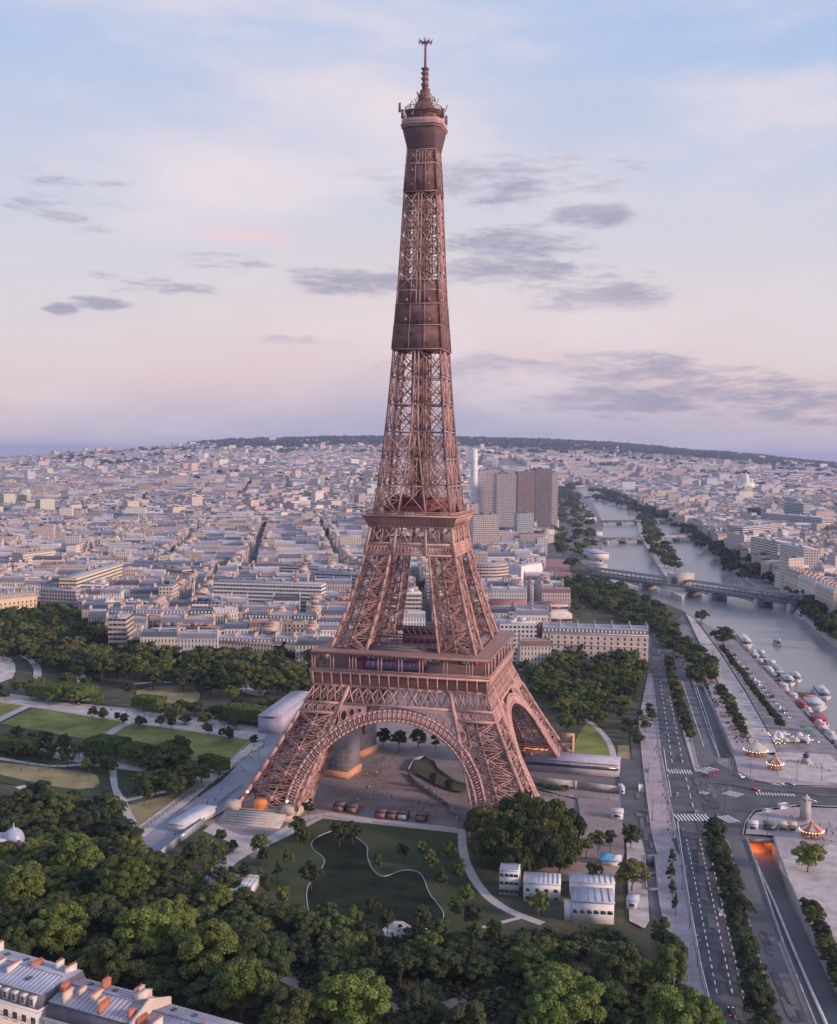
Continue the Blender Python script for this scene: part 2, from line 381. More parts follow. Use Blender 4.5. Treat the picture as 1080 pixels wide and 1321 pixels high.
# trenches of the two underpass ramps
TRENCH_A = gp([(891,872),(906,884),(950,977),(927,978)])
TRENCH_B = gp([(963,1083),(998,1083),(1020,1143),(1057,1220),(1088,1285),(1125,1350),(1062,1350),(1010,1219)])
PIT = gp([(832,1106),(845,1106),(850,1149),(834,1149)])

M_asph = mat('asphalt', (0.085,0.083,0.097), 0.85, var=0.35, scale=0.12)
M_asph2 = mat('asphalt_worn', (0.125,0.12,0.135), 0.85, var=0.2, scale=0.06)
M_pave = mat('pink_paving', (0.36,0.30,0.325), 0.9, var=0.18, scale=0.12, joints=4.0)
M_forec = mat('forecourt_paving', (0.25,0.20,0.205), 0.9, var=0.26, scale=0.07, joints=6.0)
M_gravel = mat('pale_gravel', (0.47,0.41,0.40), 0.95, var=0.24, scale=0.2)
M_path = mat('park_path', (0.45,0.40,0.40), 0.95, var=0.1, scale=0.3)
M_redpath = mat('reddish_path', (0.33,0.22,0.20), 0.95, var=0.15, scale=0.3)
M_lawn = mat('lawn', (0.175,0.185,0.036), 0.95, var=0.5, scale=0.06)
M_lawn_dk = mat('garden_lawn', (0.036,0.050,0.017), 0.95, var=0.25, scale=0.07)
M_dry = mat('dry_lawn', (0.25,0.20,0.10), 0.95, var=0.35, scale=0.09)
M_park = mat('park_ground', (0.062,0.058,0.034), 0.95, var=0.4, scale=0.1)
M_blue = mat('avenue_asphalt', (0.25,0.25,0.31), 0.8, var=0.15, scale=0.05)
M_white = mat('road_paint', (0.72,0.70,0.74), 0.7, var=0.15, scale=1.0)
M_conc = mat('concrete', (0.34,0.32,0.33), 0.85, var=0.15, scale=0.3)
M_stone = mat('pale_stone', (0.42,0.37,0.35), 0.85, var=0.15, scale=0.4)

# base ground, one sheet to the horizon with the river and trenches cut out
def ground_mat():
    mt = bpy.data.materials.new('city_ground'); mt.use_nodes = True; t = mt.node_tree; b = t.nodes['Principled BSDF']; b.inputs['Roughness'].default_value = 0.95
    g = t.nodes.new('ShaderNodeNewGeometry'); ln = t.nodes.new('ShaderNodeVectorMath'); ln.operation = 'LENGTH'; t.links.new(g.outputs['Position'], ln.inputs[0])
    n = t.nodes.new('ShaderNodeTexNoise'); n.inputs['Scale'].default_value = 0.0012; n.inputs['Detail'].default_value = 7; t.links.new(g.outputs['Position'], n.inputs['Vector'])
    n2 = t.nodes.new('ShaderNodeTexNoise'); n2.inputs['Scale'].default_value = 0.02; n2.inputs['Detail'].default_value = 8; t.links.new(g.outputs['Position'], n2.inputs['Vector'])
    c1 = t.nodes.new('ShaderNodeValToRGB'); t.links.new(n2.outputs[0], c1.inputs[0])
    c1.color_ramp.elements[0].position = 0.35; c1.color_ramp.elements[0].color = (0.10,0.09,0.10,1); c1.color_ramp.elements[1].position = 0.65; c1.color_ramp.elements[1].color = (0.26,0.23,0.25,1)
    mm = t.nodes.new('ShaderNodeMath'); mm.operation = 'MULTIPLY_ADD'; mm.inputs[1].default_value = 3500; t.links.new(n.outputs[0], mm.inputs[0]); t.links.new(ln.outputs['Value'], mm.inputs[2])
    mr2 = t.nodes.new('ShaderNodeMapRange'); mr2.inputs[1].default_value = 10300; mr2.inputs[2].default_value = 10900; t.links.new(mm.outputs[0], mr2.inputs[0])
    mx = t.nodes.new('ShaderNodeMix'); mx.data_type = 'RGBA'; t.links.new(mr2.outputs[0], mx.inputs[0]); t.links.new(c1.outputs[0], mx.inputs[6]); mx.inputs[7].default_value = (0.03,0.045,0.03,1)
    t.links.new(mx.outputs[2], b.inputs['Base Color']); return mt
ex = []
for D in list(range(3000, 6800, 400))+list(range(6800, 12600, 300))+[13500,15000,18000,24000]:
    for a in range(-50, 51): ex.append((D*math.sin(R(a*0.62)), D*math.cos(R(a*0.62))))
ex += [(x, y) for x in range(-600, 700, 300) for y in range(200, 2800, 300)]
sheet('ground', [(-24000,-400),(24000,-400),(34000,38000),(-34000,38000)], -0.12, ground_mat(), holes=[RIVER, TRENCH_A, TRENCH_B, PIT], extra=ex, zfun=terrain)

# water
wm = bpy.data.materials.new('river_water'); wm.use_nodes = True; t = wm.node_tree; b = t.nodes['Principled BSDF']
b.inputs['Base Color'].default_value = (0.23,0.22,0.23,1); b.inputs['Roughness'].default_value = 0.22; b.inputs['IOR'].default_value = 1.33
tc = t.nodes.new('ShaderNodeTexCoord'); n = t.nodes.new('ShaderNodeTexNoise'); n.inputs['Scale'].default_value = 0.25; n.inputs['Detail'].default_value = 5
bp = t.nodes.new('ShaderNodeBump'); bp.inputs['Strength'].default_value = 0.5; bp.inputs['Distance'].default_value = 0.6
t.links.new(tc.outputs['Object'], n.inputs['Vector']); t.links.new(n.outputs[0], bp.inputs['Height']); t.links.new(bp.outputs[0], b.inputs['Normal'])
WZ = -5.0
def grow(P, d):
    n = len(P); c = P; out = []
    ar = sum(P[i][0]*P[(i+1)%n][1]-P[(i+1)%n][0]*P[i][1] for i in range(n)); sg = 1 if ar > 0 else -1
    for i in range(n):
        a = P[i-1]; b2 = P[(i+1)%n]; dx, dy = b2[0]-a[0], b2[1]-a[1]; l = math.hypot(dx, dy) or 1
        out.append((P[i][0]+sg*dy/l*d, P[i][1]-sg*dx/l*d))
    return out
sheet('river_water', RIVER, WZ, wm)
w = MB()
for P, inward in ((RIVER, True), (ISLAND, False)):
    for i in range(len(P)):
        a = P[i]; b_ = P[(i+1)%len(P)]
        w.add([(a[0],a[1],WZ-1),(b_[0],b_[1],WZ-1),(b_[0],b_[1],-0.11),(a[0],a[1],-0.11)], [(0,1,2,3)])
w.build('embankment_wall', M_stone)['kind'] = 'structure'
sheet('island_ground', ISLAND, -0.1, M_path)

Z = [0.0]
def lay(name, pts, material, z=None, sm=0, world=False, holes=()):
    P = pts if world else gp(pts)
    if sm: P = smooth_poly(P, sm)
    if z is None: Z[0] += 0.012; z = Z[0]
    return sheet(name, P, z, material, holes=holes)

# park grounds (dark earth and grass under the trees)
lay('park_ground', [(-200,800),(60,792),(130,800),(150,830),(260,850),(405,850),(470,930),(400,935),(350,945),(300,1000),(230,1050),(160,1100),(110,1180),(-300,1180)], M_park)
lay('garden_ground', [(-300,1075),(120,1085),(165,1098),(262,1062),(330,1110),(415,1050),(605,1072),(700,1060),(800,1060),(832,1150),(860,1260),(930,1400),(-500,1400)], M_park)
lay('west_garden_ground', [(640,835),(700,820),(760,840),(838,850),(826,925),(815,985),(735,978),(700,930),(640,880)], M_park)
# forecourt under the tower
lay('forecourt', [(455,925),(560,915),(700,945),(735,978),(678,995),(690,1020),(745,1030),(720,1100),(610,1100),(603,1074),(480,1062),(417,1054),(345,1090),(290,1080),(262,1062),(318,1022),(365,950),(400,930)], M_forec)
lay('forecourt_path', [(262,1072),(300,1088),(330,1100),(417,1056),(480,1063),(590,1075),(590,1068),(480,1056),(425,1048),(395,1052),(345,1080),(310,1078),(275,1062)], M_path)
# garden lawns, pond, paths
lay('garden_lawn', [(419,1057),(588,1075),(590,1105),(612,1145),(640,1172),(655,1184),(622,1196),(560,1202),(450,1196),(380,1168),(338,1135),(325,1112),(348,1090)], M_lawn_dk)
POND = smooth_poly(gp([(400,1182),(396,1166),(395,1146),(406,1132),(418,1117),(419,1107),(405,1098),(400,1088),(412,1078),(436,1070),(450,1073),(464,1084),(475,1092),(473,1105),(480,1122),(490,1131),(500,1131),(517,1123),(535,1123),(546,1130),(553,1153),(566,1168),(574,1180),(568,1196),(520,1204),(450,1200)]), 2)
lay('pond_water', POND, mat('pond_water', (0.016,0.023,0.013), 0.6, var=0.4, scale=0.15), world=True)
MATS['pond_water'].node_tree.nodes['Principled BSDF'].inputs['Specular IOR Level'].default_value = 0.12
pe = MB(); pe.tube([(p[0], p[1], Z[0]+0.05) for p in POND+[POND[0]]], 0.15, 5); tag(pe.build('pond_kerb', M_path), kind='structure')
lay('garden_path', ribbon(smooth_poly(gp([(596,1070),(597,1100),(606,1125),(622,1150),(640,1166),(662,1178),(700,1192)]), 2, False), 3.2), M_path, world=True)
lay('garden_path', ribbon(gp([(622,1197),(645,1191),(672,1184)]), 1.8), M_path, world=True)
lay('garden_path', [(492,1196),(515,1186),(535,1198),(528,1208),(498,1212)], M_path, sm=1)
lay('garden_path', [(255,1140),(300,1095),(345,1080),(352,1088),(310,1108),(285,1135),(300,1168),(260,1168)], M_path, sm=1)
lay('garden_walk', ribbon(gp([(340,1235),(360,1258),(400,1278),(470,1290),(530,1306),(577,1297),(620,1286),(670,1273),(740,1262),(850,1255)]), 4.5), M_redpath, world=True)
# lawn and curved path by the west pillar
lay('lawn', [(733,977),(745,950),(757,932),(770,942),(785,958),(790,979)], M_lawn)
lay('garden_path', ribbon(smooth_poly(gp([(756,928),(775,943),(788,960),(793,981)]), 2, False), 3.0), M_path, world=True)
lay('dry_lawn', [(797,962),(812,962),(815,981),(797,981)], M_dry)
# field of lawns to the left
lay('main_alley', [(-60,888),(0,893),(83,906),(183,916),(333,936),(356,937),(364,948),(352,958),(327,956),(167,933),(40,913),(-60,900)], M_gravel)
lay('second_alley', [(-60,940),(0,947),(60,958),(140,975),(200,990),(290,988),(275,1010),(180,1000),(100,984),(0,965),(-60,955)], M_gravel)
lay('lawn', [(-60,902),(0,907),(33,911),(0,926),(-60,940)], M_lawn)
lay('lawn', [(42,914),(160,932),(137,946),(115,955),(0,934)], M_lawn)
lay('lawn', [(169,934),(325,956),(291,987),(200,975),(143,948)], M_lawn)
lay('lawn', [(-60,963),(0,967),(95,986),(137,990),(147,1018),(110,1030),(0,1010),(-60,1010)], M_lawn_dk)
lay('dry_lawn', [(-60,985),(0,984),(90,994),(125,998),(130,1016),(90,1020),(0,1000)], M_dry, sm=1)
lay('garden_path', ribbon(smooth_poly(gp([(-40,975),(0,979),(40,986),(75,990),(112,986)]), 2, False), 3), M_path, world=True)
lay('garden_path', ribbon(smooth_poly(gp([(140,975),(146,990),(150,1017),(160,1042),(174,1070)]), 2, False), 4), M_path, world=True)
lay('garden_path', ribbon(smooth_poly(gp([(160,1034),(200,1025),(214,1022)]), 1, False), 3), M_path, world=True)
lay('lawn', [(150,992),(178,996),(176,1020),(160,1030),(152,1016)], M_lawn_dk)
lay('dry_lawn', [(165,1040),(212,1028),(250,1015),(256,1030),(196,1070),(180,1066)], M_dry)
lay('garden_path', ribbon(smooth_poly(gp([(10,1042),(35,1047),(58,1040),(58,1024),(40,1014),(22,1018)]), 2, False), 4.5), M_gravel, world=True)
lay('dry_lawn', [(173,888),(250,884),(262,902),(240,910),(180,905)], M_dry, sm=1)
lay('garden_path', ribbon(gp([(173,883),(205,880),(240,883)]), 4), M_path, world=True)
lay('garden_path', ribbon(smooth_poly(gp([(30,846),(45,855),(50,868),(44,884)]), 2, False), 5), M_path, world=True)
lay('garden_path', [(-40,846),(12,846),(22,862),(14,880),(-40,884)], M_gravel, sm=1)
lay('garden_path', ribbon(gp([(98,850),(104,872),(112,905)]), 6), M_path, world=True)
lay('garden_path', ribbon(gp([(78,885),(82,905)]), 5), M_path, world=True)
lay('garden_path', ribbon(gp([(168,933),(152,940),(138,950)]), 5), M_path, world=True)
lay('garden_path', ribbon(gp([(36,912),(16,921),(-5,932)]), 5), M_path, world=True)
lay('garden_path', [(305,880),(325,876),(345,890),(338,900),(312,895)], M_path, sm=1)
# avenue beside the tower
lay('avenue', [(350,944),(366,949),(322,1018),(290,1048),(262,1062),(228,1088),(200,1116),(150,1150),(120,1140),(166,1098),(186,1078),(285,1010)], M_blue)
lay('avenue_verge', ribbon(gp([(334,958),(318,972),(290,992),(262,1012),(225,1042),(190,1068),(168,1086),(140,1112)]), 7), M_gravel, world=True)
# quay side
lay('pavement', [(836,870),(842,870),(852,966),(864,1034),(874,1080),(887,1160),(902,1247),(912,1290),(935,1370),(885,1370),(866,1250),(848,1150),(840,1070),(831,998),(824,930)], M_pave)
lay('service_road', [(813,925),(824,930),(831,998),(840,1072),(848,1104),(829,1104),(826,1085),(800,1060),(798,980),(815,981)], M_asph)
lay('service_path', [(808,1085),(828,1085),(833,1106),(838,1190),(832,1200),(812,1190)], M_gravel)
lay('courtyard', [(690,1018),(800,1026),(803,1060),(806,1100),(800,1130),(724,1140),(735,1100),(750,1062),(745,1032)], M_forec)
lay('garden_path', [(738,1072),(752,1068),(757,1104),(800,1118),(797,1134),(724,1138),(680,1135),(690,1124),(735,1116)], M_redpath, sm=1)
lay('quay_road', [(840,818),(848,818),(856,835),(860,858),(879,938),(897,998),(905,1030),(925,1080),(945,1160),(968,1253),(983,1320),(1000,1390),(935,1390),(907,1273),(887,1160),(872,1062),(864,1034),(852,966),(842,858)], M_asph)
lay('quay_road', [(862,838),(872,850),(889,875),(926,978),(922,992),(902,998),(888,938),(868,858)], M_asph2)
lay('quay_road', [(894,1000),(902,996),(922,984),(950,998),(973,1010),(1009,1016),(1085,1018),(1130,1020),(1130,1044),(1080,1043),(1027,1041),(973,1048),(962,1062),(958,1080),(925,1082),(905,1042)], M_asph)
lay('quay_road', [(925,1081),(956,1080),(970,1120),(1006,1219),(1050,1335),(1000,1335),(968,1255),(946,1165)], M_asph2)
lay('median', [(859,860),(868,860),(888,938),(902,997),(897,998),(879,938)], M_path)
lay('median', [(926,1078),(940,1090),(960,1170),(985,1260),(1003,1330),(988,1330),(968,1253),(946,1165)], M_path)
lay('pavement', [(905,860),(930,870),(965,930),(990,975),(1050,990),(1085,1000),(1085,1016),(1009,1014),(973,1008),(952,997),(948,980),(925,920)], M_pave)
lay('pavement', [(965,1062),(975,1050),(1028,1043),(1130,1046),(1180,1250),(1100,1290),(1057,1218),(1020,1142),(999,1080),(962,1078)], M_pave)
lay('plaza', [(1000,1115),(1020,1108),(1090,1085),(1140,1180),(1110,1230),(1060,1200),(1026,1150)], M_gravel, sm=1)
lay('pavement', [(1003,1219),(1008,1216),(1058,1335),(1048,1335)], M_redpath)
# quays on the left bank
lay('promenade', [(884,790),(896,800),(925,838),(960,892),(990,945),(1003,972),(975,975),(958,940),(930,888),(905,835)], M_gravel)
lay('quay', [(900,800),(947,826),(967,847),(1009,891),(1047,935),(1091,981),(1137,1026),(1085,1016),(1010,1000),(1004,972),(992,945),(962,892),(927,838)], mat('quay_setts', (0.25,0.215,0.235), .9, var=.3, scale=.15, joints=5.0))
lay('plaza', [(1000,972),(1070,975),(1110,1012),(1060,1013),(1005,1005)], M_gravel)
lay('riverside_strip', [(740,720),(768,737),(800,758),(880,788),(900,802),(885,792),(840,820),(700,830),(700,745)], M_park)
# far quay roads
lay('quay_road', [(1024,776),(1038,790),(1062,812),(1090,830),(1140,862),(1140,850),(1090,815),(1040,775),(990,740),(950,715),(910,690),(880,672),(840,655),(800,641),(800,639),(845,650),(890,668),(925,690),(985,722),(1030,750)], M_asph2)
lay('quay_road', [(700,735),(735,740),(745,700),(735,670),(722,650),(716,640),(706,640),(710,660),(712,690),(700,720)], M_asph2)
lay('crossroads', [(694,722),(735,722),(738,745),(694,742)], mat('red_paving', (0.30,0.15,0.15), 0.9, var=0.4, scale=0.15))

# road markings
rp = MB(); zm = Z[0]+0.02
def dash(pa, pb, n, w=0.35, on=0.5):
    a = at(*pa); b_ = at(*pb)
    for i in range(n):
        p = a.lerp(b_, i/n); q = a.lerp(b_, (i+on)/n)
        P = ribbon([(p.x,p.y),(q.x,q.y)], w); rp.add([(x,y,zm) for x,y in P[::-1]], [(0,1,2,3)])
def line(pts, w=0.4):
    P = ribbon(gp(pts), w); n = len(pts)
    for i in range(n-1):
        rp.add([(P[i][0],P[i][1],zm),(P[2*n-1-i][0],P[2*n-1-i][1],zm),(P[2*n-2-i][0],P[2*n-2-i][1],zm),(P[i+1][0],P[i+1][1],zm)], [(0,1,2,3)])
dash((886,1085),(926,1290),26); dash((903,1085),(946,1290),26); dash((918,1110),(962,1300),24)
dash((852,880),(868,990),16); dash((864,900),(882,990),14)
dash((885,1005),(896,1050),4)
line([(874,1062),(888,1155),(904,1245),(915,1290)], 0.3); line([(856,965),(866,1030)], 0.3)
line([(880,880),(908,965)], 0.3)
def zebra(a, b_, n, depth):
    A = at(*a); B = at(*b_); u = (B-A).normalized(); v = Vector((-u.y, u.x, 0))
    for i in range(n):
        p = A.lerp(B, (i+0.25)/n); q = A.lerp(B, (i+0.7)/n); 
        rp.add([(x.x,x.y,zm) for x in (p-v*depth/2, q-v*depth/2, q+v*depth/2, p+v*depth/2)], [(0,1,2,3)])
zebra((862,997),(893,998),9,6.5); zebra((904,998),(922,993),5,6.5); zebra((871,1057),(915,1057),10,8); zebra((932,1060),(948,1058),4,8)
zebra((936,1024),(956,1029),6,7); zebra((975,1026),(1026,1028),13,3.5); zebra((903,1024),(914,1026),5,4)
o = rp.build('road_markings', M_white); o['kind'] = 'structure'

# patched tarmac, drain covers and kerbs
pg = random.Random(31); mp_ = [MB(), MB()]
roads = [((845,850),(985,1320)),((858,900),(935,1250)),((872,1065),(960,1320)),((905,1010),(1080,1030)),((935,1100),(1030,1320)),((820,940),(835,1090)),((905,1005),(930,1075))]
for _ in range(120):
    (x0,y0),(x1,y1) = pg.choice(roads); f = pg.random(); px, py = x0+(x1-x0)*f+pg.uniform(-9,9), y0+(y1-y0)*f; p = at(px,py); q = at(px+(x1-x0)*.05, py+(y1-y0)*.05); d_ = (q-p); d_.normalize(); n_ = Vector((-d_.y,d_.x,0)); l, w_ = pg.uniform(2,16), pg.uniform(.8,2.6)
    ok = any(inpoly(P_, [p.x], [p.y])[0] for P_ in (TRENCH_A, TRENCH_B))
    if ok: continue
    zz = Z[0]+.008+.0001*_
    mp_[_ % 2].add([(v_.x,v_.y,zz) for v_ in (p-n_*w_/2, p+d_*l-n_*w_/2, p+d_*l+n_*w_/2, p+n_*w_/2)], [(0,1,2,3)])
o = mp_[0].build('road_patches', mat('fresh_tarmac', (0.060,0.058,0.068), .9, var=.2)); o['kind'] = 'structure'
o = mp_[1].build('road_patches', mat('old_tarmac', (0.125,0.12,0.13), .9, var=.2)); o['kind'] = 'structure'
kb = MB()
def kerb(pts, w=.35, h=.16):
    P = [Vector((*p, Z[0]+h/2)) for p in gp(pts)]
    for a_, b_ in zip(P[:-1], P[1:]): kb.bar(a_, b_, w, h)
kerb([(842,870),(852,966),(864,1034),(874,1080),(887,1160),(902,1247),(912,1290)]); kerb([(859,860),(879,938),(897,998),(902,997),(888,938),(868,860)]); kerb([(926,1078),(946,1165),(968,1253),(988,1330)]); kerb([(926,1078),(940,1090),(960,1170),(985,1260),(1003,1330)])
kerb([(950,998),(973,1010),(1009,1016),(1085,1018)]); kerb([(1130,1044),(1080,1043),(1027,1041),(973,1048),(962,1062),(958,1080)]); kerb([(824,930),(831,998),(840,1072),(848,1104)]); kerb([(366,949),(322,1018),(290,1048),(262,1062),(228,1088),(200,1116)])
kerb([(884,790),(905,835),(930,888),(958,940),(975,975)]); kerb([(900,802),(927,838),(962,892),(992,945),(1004,972)]); kerb([(345,1090),(417,1055),(480,1063),(588,1075)]); kerb([(0,907),(33,911)]); kerb([(42,914),(160,932)]); kerb([(169,934),(325,956),(291,987)])
o = kb.build('kerb', M_stone); o['kind'] = 'structure'
# underpass ramps: sloping beds, side walls with parapets
def ramp(name, left, right, depth0, depth1, centre=None):
    """left/right photo polylines from the deep end"""
    Lp = gp(left); Rp = gp(right); n = len(left); bed = MB(); wl = MB()
    for i in range(n-1):
        z0 = -depth0+(depth0-depth1)*i/(n-1); z1 = -depth0+(depth0-depth1)*(i+1)/(n-1)
        bed.add([(Lp[i][0],Lp[i][1],z0),(Rp[i][0],Rp[i][1],z0),(Rp[i+1][0],Rp[i+1][1],z1),(Lp[i+1][0],Lp[i+1][1],z1)], [(0,1,2,3)])
        for P in (Lp, Rp):
            wl.bar((P[i][0],P[i][1],-3.0),(P[i+1][0],P[i+1][1],-3.0), 0.5, 8.2)
    o = bed.build(name, M_asph2); o['kind'] = 'structure'
    o = wl.build('ramp_wall', M_conc); o['kind'] = 'structure'
    return Lp, Rp
ramp('underpass_ramp', [(927,978),(915,946),(903,910),(891,872)], [(950,977),(936,946),(921,914),(906,884)], 5.0, 0.1)
ramp('underpass_ramp', [(963,1083),(985,1145),(1010,1219),(1036,1285),(1062,1350)], [(998,1083),(1020,1143),(1057,1220),(1088,1285),(1125,1350)], 6.0, 1.2)
rb = MB()
def barrier(pts, dz, w=0.45, h=0.9):
    P = gp(pts)
    for i in range(len(P)-1):
        rb.bar((P[i][0],P[i][1],dz[i]+h/2),(P[i+1][0],P[i+1][1],dz[i+1]+h/2), w, h)
barrier([(975,1092),(1000,1150),(1027,1219),(1072,1330)], [-5.8,-4.6,-3.4,-1.5], 0.7)
barrier([(896,880),(912,920),(932,975)], [-0.2,-2.2,-4.9], 0.5)
o = rb.build('crash_barrier', mat('barrier_white', (0.62,0.6,0.63), 0.7)); o['kind'] = 'structure'
# tunnel mouth with its warm lamps
tm = MB(); a = at(963,1083); b_ = at(998,1083); u = (b_-a).normalized(); v = Vector((-u.y,u.x,0))
if v.y < 0: v = -v
for k, (zz, hh) in enumerate(((-0.55,1.3),)): tm.bar(a+Vector((0,0,zz)), b_+Vector((0,0,zz)), 1.2, hh)
c = (a+b_)/2+v*14; L = (b_-a).length
for p in (a, b_): tm.bar(p+Vector((0,0,-3.2)), p+v*28+Vector((0,0,-3.2)), 0.5, 5.8)
tm.bar(a+v*28+Vector((0,0,-3.2)), b_+v*28+Vector((0,0,-3.2)), 0.5, 5.8)
tm.bar((a+b_)/2+Vector((0,0,-6.1)), (a+b_)/2+v*28+Vector((0,0,-6.1)), L, 0.2)
tm.bar((a+b_)/2+Vector((0,0,-0.4)), (a+b_)/2+v*28+Vector((0,0,-0.4)), L, 0.25)
o = tm.build('tunnel', mat('tunnel_wall', (0.34,0.25,0.22), 0.8)); o['kind'] = 'structure'
tl = MB()
for i in range(4):
    for k in range(3):
        p = a.lerp(b_, (i+0.5)/4)+v*(1.8+k*5)+Vector((0,0,-0.9)); tl = MB(); tl.box((0,0,0), (1.6,0.6,0.2), math.atan2(u.y,u.x))
        tag(tl.build('ceiling_lamp', mat('tunnel_lamp', (1,0.4,0.1), emit=(1.0,0.20,0.04,22)), loc=p), 'orange glowing lamp on the ceiling of the road tunnel mouth', 'lamp', 'lamps of the tunnel mouth')
for k in range(1):
    ld = bpy.data.lights.new('tunnel_light', 'POINT'); ld.energy = 900; ld.color = (1, .3, .08); ld.shadow_soft_size = 0.5
    lo = bpy.data.objects.new('tunnel_light', ld); COL.objects.link(lo); lo.location = (a+b_)/2+v*4+Vector((0,0,-2))
# stair pit beside the service path
pb = MB(); 
for i in range(4):
    a = PIT[i]; b_ = PIT[(i+1)%4]; pb.bar((a[0],a[1],-1.4),(b_[0],b_[1],-1.4), 0.35, 4.6)
pb.add([(p[0],p[1],-3.6) for p in PIT], [(0,1,2,3)])
mid = [((PIT[0][0]+PIT[3][0])/2, (PIT[0][1]+PIT[3][1])/2), ((PIT[1][0]+PIT[2][0])/2, (PIT[1][1]+PIT[2][1])/2)]
pb.bar((*mid[0],-0.3),(*mid[1],-0.3),0.5,1.2)
o = pb.build('stair_pit', M_conc); o['kind'] = 'structure'
# ------------------------------------------------------------------ the iron tower
def iron(name, col, var=0.16, sc=0.35): return mat(name, col, 0.65, 0.0, var=var, scale=sc)
I_main = iron('iron_paint', (0.41,0.232,0.205), .28, .12); I_lit = iron('iron_plates_lit', (0.46,0.268,0.238), .25, .15); I_dk = iron('iron_dark_and_shade', (0.19,0.095,0.085))  # lit and dark copies of the iron: light and inner shade in the colour
I_net = mat('brown_netting', (0.15,0.078,0.073), 0.95, var=0.45, scale=0.35, bump=.4); I_frz = iron('frieze_paint', (0.33,0.14,0.11))
I_red = mat('pavilion_red', (0.30,0.03,0.045), 0.6); I_gls = mat('pavilion_glass', (0.25,0.25,0.42), 0.15, var=0.2, scale=0.4)
I_roof = mat('pavilion_roof', (0.16,0.12,0.14), 0.7); I_deck = iron('deck', (0.27,0.15,0.13)); I_msn = mat('pillar_masonry', (0.46,0.36,0.31), 0.9, var=0.15)
TW = empty('iron_tower', (0.6, 469.8, 0), -0.21693, 'tall pinkish brown lattice iron tower on four arched legs, brown netting round its upper shaft', 'tower')
WZs = [0,10,22,36,50,62,72,82,92,101,110,118,126,135,144,152,165,187,216,253,271]
WOs = [61.5,55.6,48.8,41.4,34.9,30.4,27.0,24.0,21.3,19.3,17.6,16.3,15.2,14.2,13.2,12.5,11.4,9.95,8.5,6.8,5.95]
def wo_(z): return float(np.interp(z, WZs, WOs))
def wi_(z): return float(np.interp(z, [0,50,62,82,101,118,135,150,165,187,271], [36.5,20.4,15.2,11.2,8.2,6.0,3.4,1.6,1.0,0.8,0.6]))
def fpt(k, x, z, out=0.0):
    """point on side k (0 front, 1 right, 2 back, 3 left): x along the side, at height z on the leaning outer plane"""
    y = -(wo_(z)+out); c, s = [(1,0),(0,1),(-1,0),(0,-1)][k]
    return Vector((x*c-y*s, x*s+y*c, z))
def dbl(mb, a, b, t=0.28, gap=0.9, lace=2.2):
    """a laced brace: two flats joined by little diagonals"""
    a = Vector(a); b = Vector(b); d = (b-a); L = d.length; d.normalize()
    up = Vector((0,0,1)) if abs(d.z) < 0.9 else Vector((1,0,0)); nrm = d.cross(up).normalized(); w = nrm.cross(d).normalized()*gap/2
    # lie in the plane of the face: widen across d, roughly vertical plane
    mb.bar(a+w, b+w, t, t); mb.bar(a-w, b-w, t, t)
    n = max(1, int(L/lace))
    for i in range(n):
        p = a+d*(L*i/n); q = a+d*(L*(i+1)/n); s = 1 if i % 2 else -1
        mb.bar(p+w*s, q-w*s, t*0.55, t*0.55)
def pillar(sx, sy, levels, chord, t, gap, fine, clutter, seed):
    g = random.Random(seed); mb = MB(); inn = MB()
    def C(i, z):
        o, n = wo_(z), wi_(z); return Vector((sx*(o if i in (0,1) else n), sy*(o if i in (0,3) else n), z))
    for i in range(4):
        for z0, z1 in zip(levels[:-1], levels[1:]):
            n = 2
            for j in range(n):
                a = C(i, z0+(z1-z0)*j/n); b = C(i, z0+(z1-z0)*(j+1)/n); mb.bar(a, b+(b-a)*0.02, chord)
    for i in range(4):
        j = (i+1) % 4
        for q, (z0, z1) in enumerate(zip(levels[:-1], levels[1:])):
            A, B, A1, B1 = C(i,z0), C(j,z0), C(i,z1), C(j,z1)
            dbl(mb, A, B1, t, gap); dbl(mb, B, A1, t, gap); dbl(mb, A1, B1, t, gap)
            if q == 0: dbl(mb, A, B, t, gap)
            c = (A+B+A1+B1)/4; mb.box(c, (gap*1.3, gap*1.3, gap*1.7), 0.0)
            if fine:
                m1 = (A+A1)/2; m2 = (B+B1)/2; mb.bar(m1, m2, t*.9)
                for (p, r) in ((A, m2), (m1, B1), (B, m1), (m2, A1)): mb.bar(p, r, t*0.7)
                mb.bar((A+B)/2, (A1+B1)/2, t*0.8)
    # lift rails, stairs and inner frames
    for z0, z1 in zip(levels[:-1], levels[1:]):
        for k in range(clutter):
            def rp_(z):
                u, v = g.uniform(.15,.85), g.uniform(.15,.85); o, n = wo_(z), wi_(z)
                return Vector((sx*(n+(o-n)*u), sy*(n+(o-n)*v), z))
            inn.bar(rp_(g.uniform(z0, z1)), rp_(g.uniform(z0, z1)), t*g.uniform(.7,1.5))
    for u in (0.35, 0.5, 0.65):
        pts = [Vector((sx*(wi_(z)+(wo_(z)-wi_(z))*u), sy*(wi_(z)+(wo_(z)-wi_(z))*0.5), z)) for z in np.linspace(levels[0], levels[-1], 9)]
        for a, b in zip(pts[:-1], pts[1:]): inn.bar(a, b, 0.45)
    return mb, inn
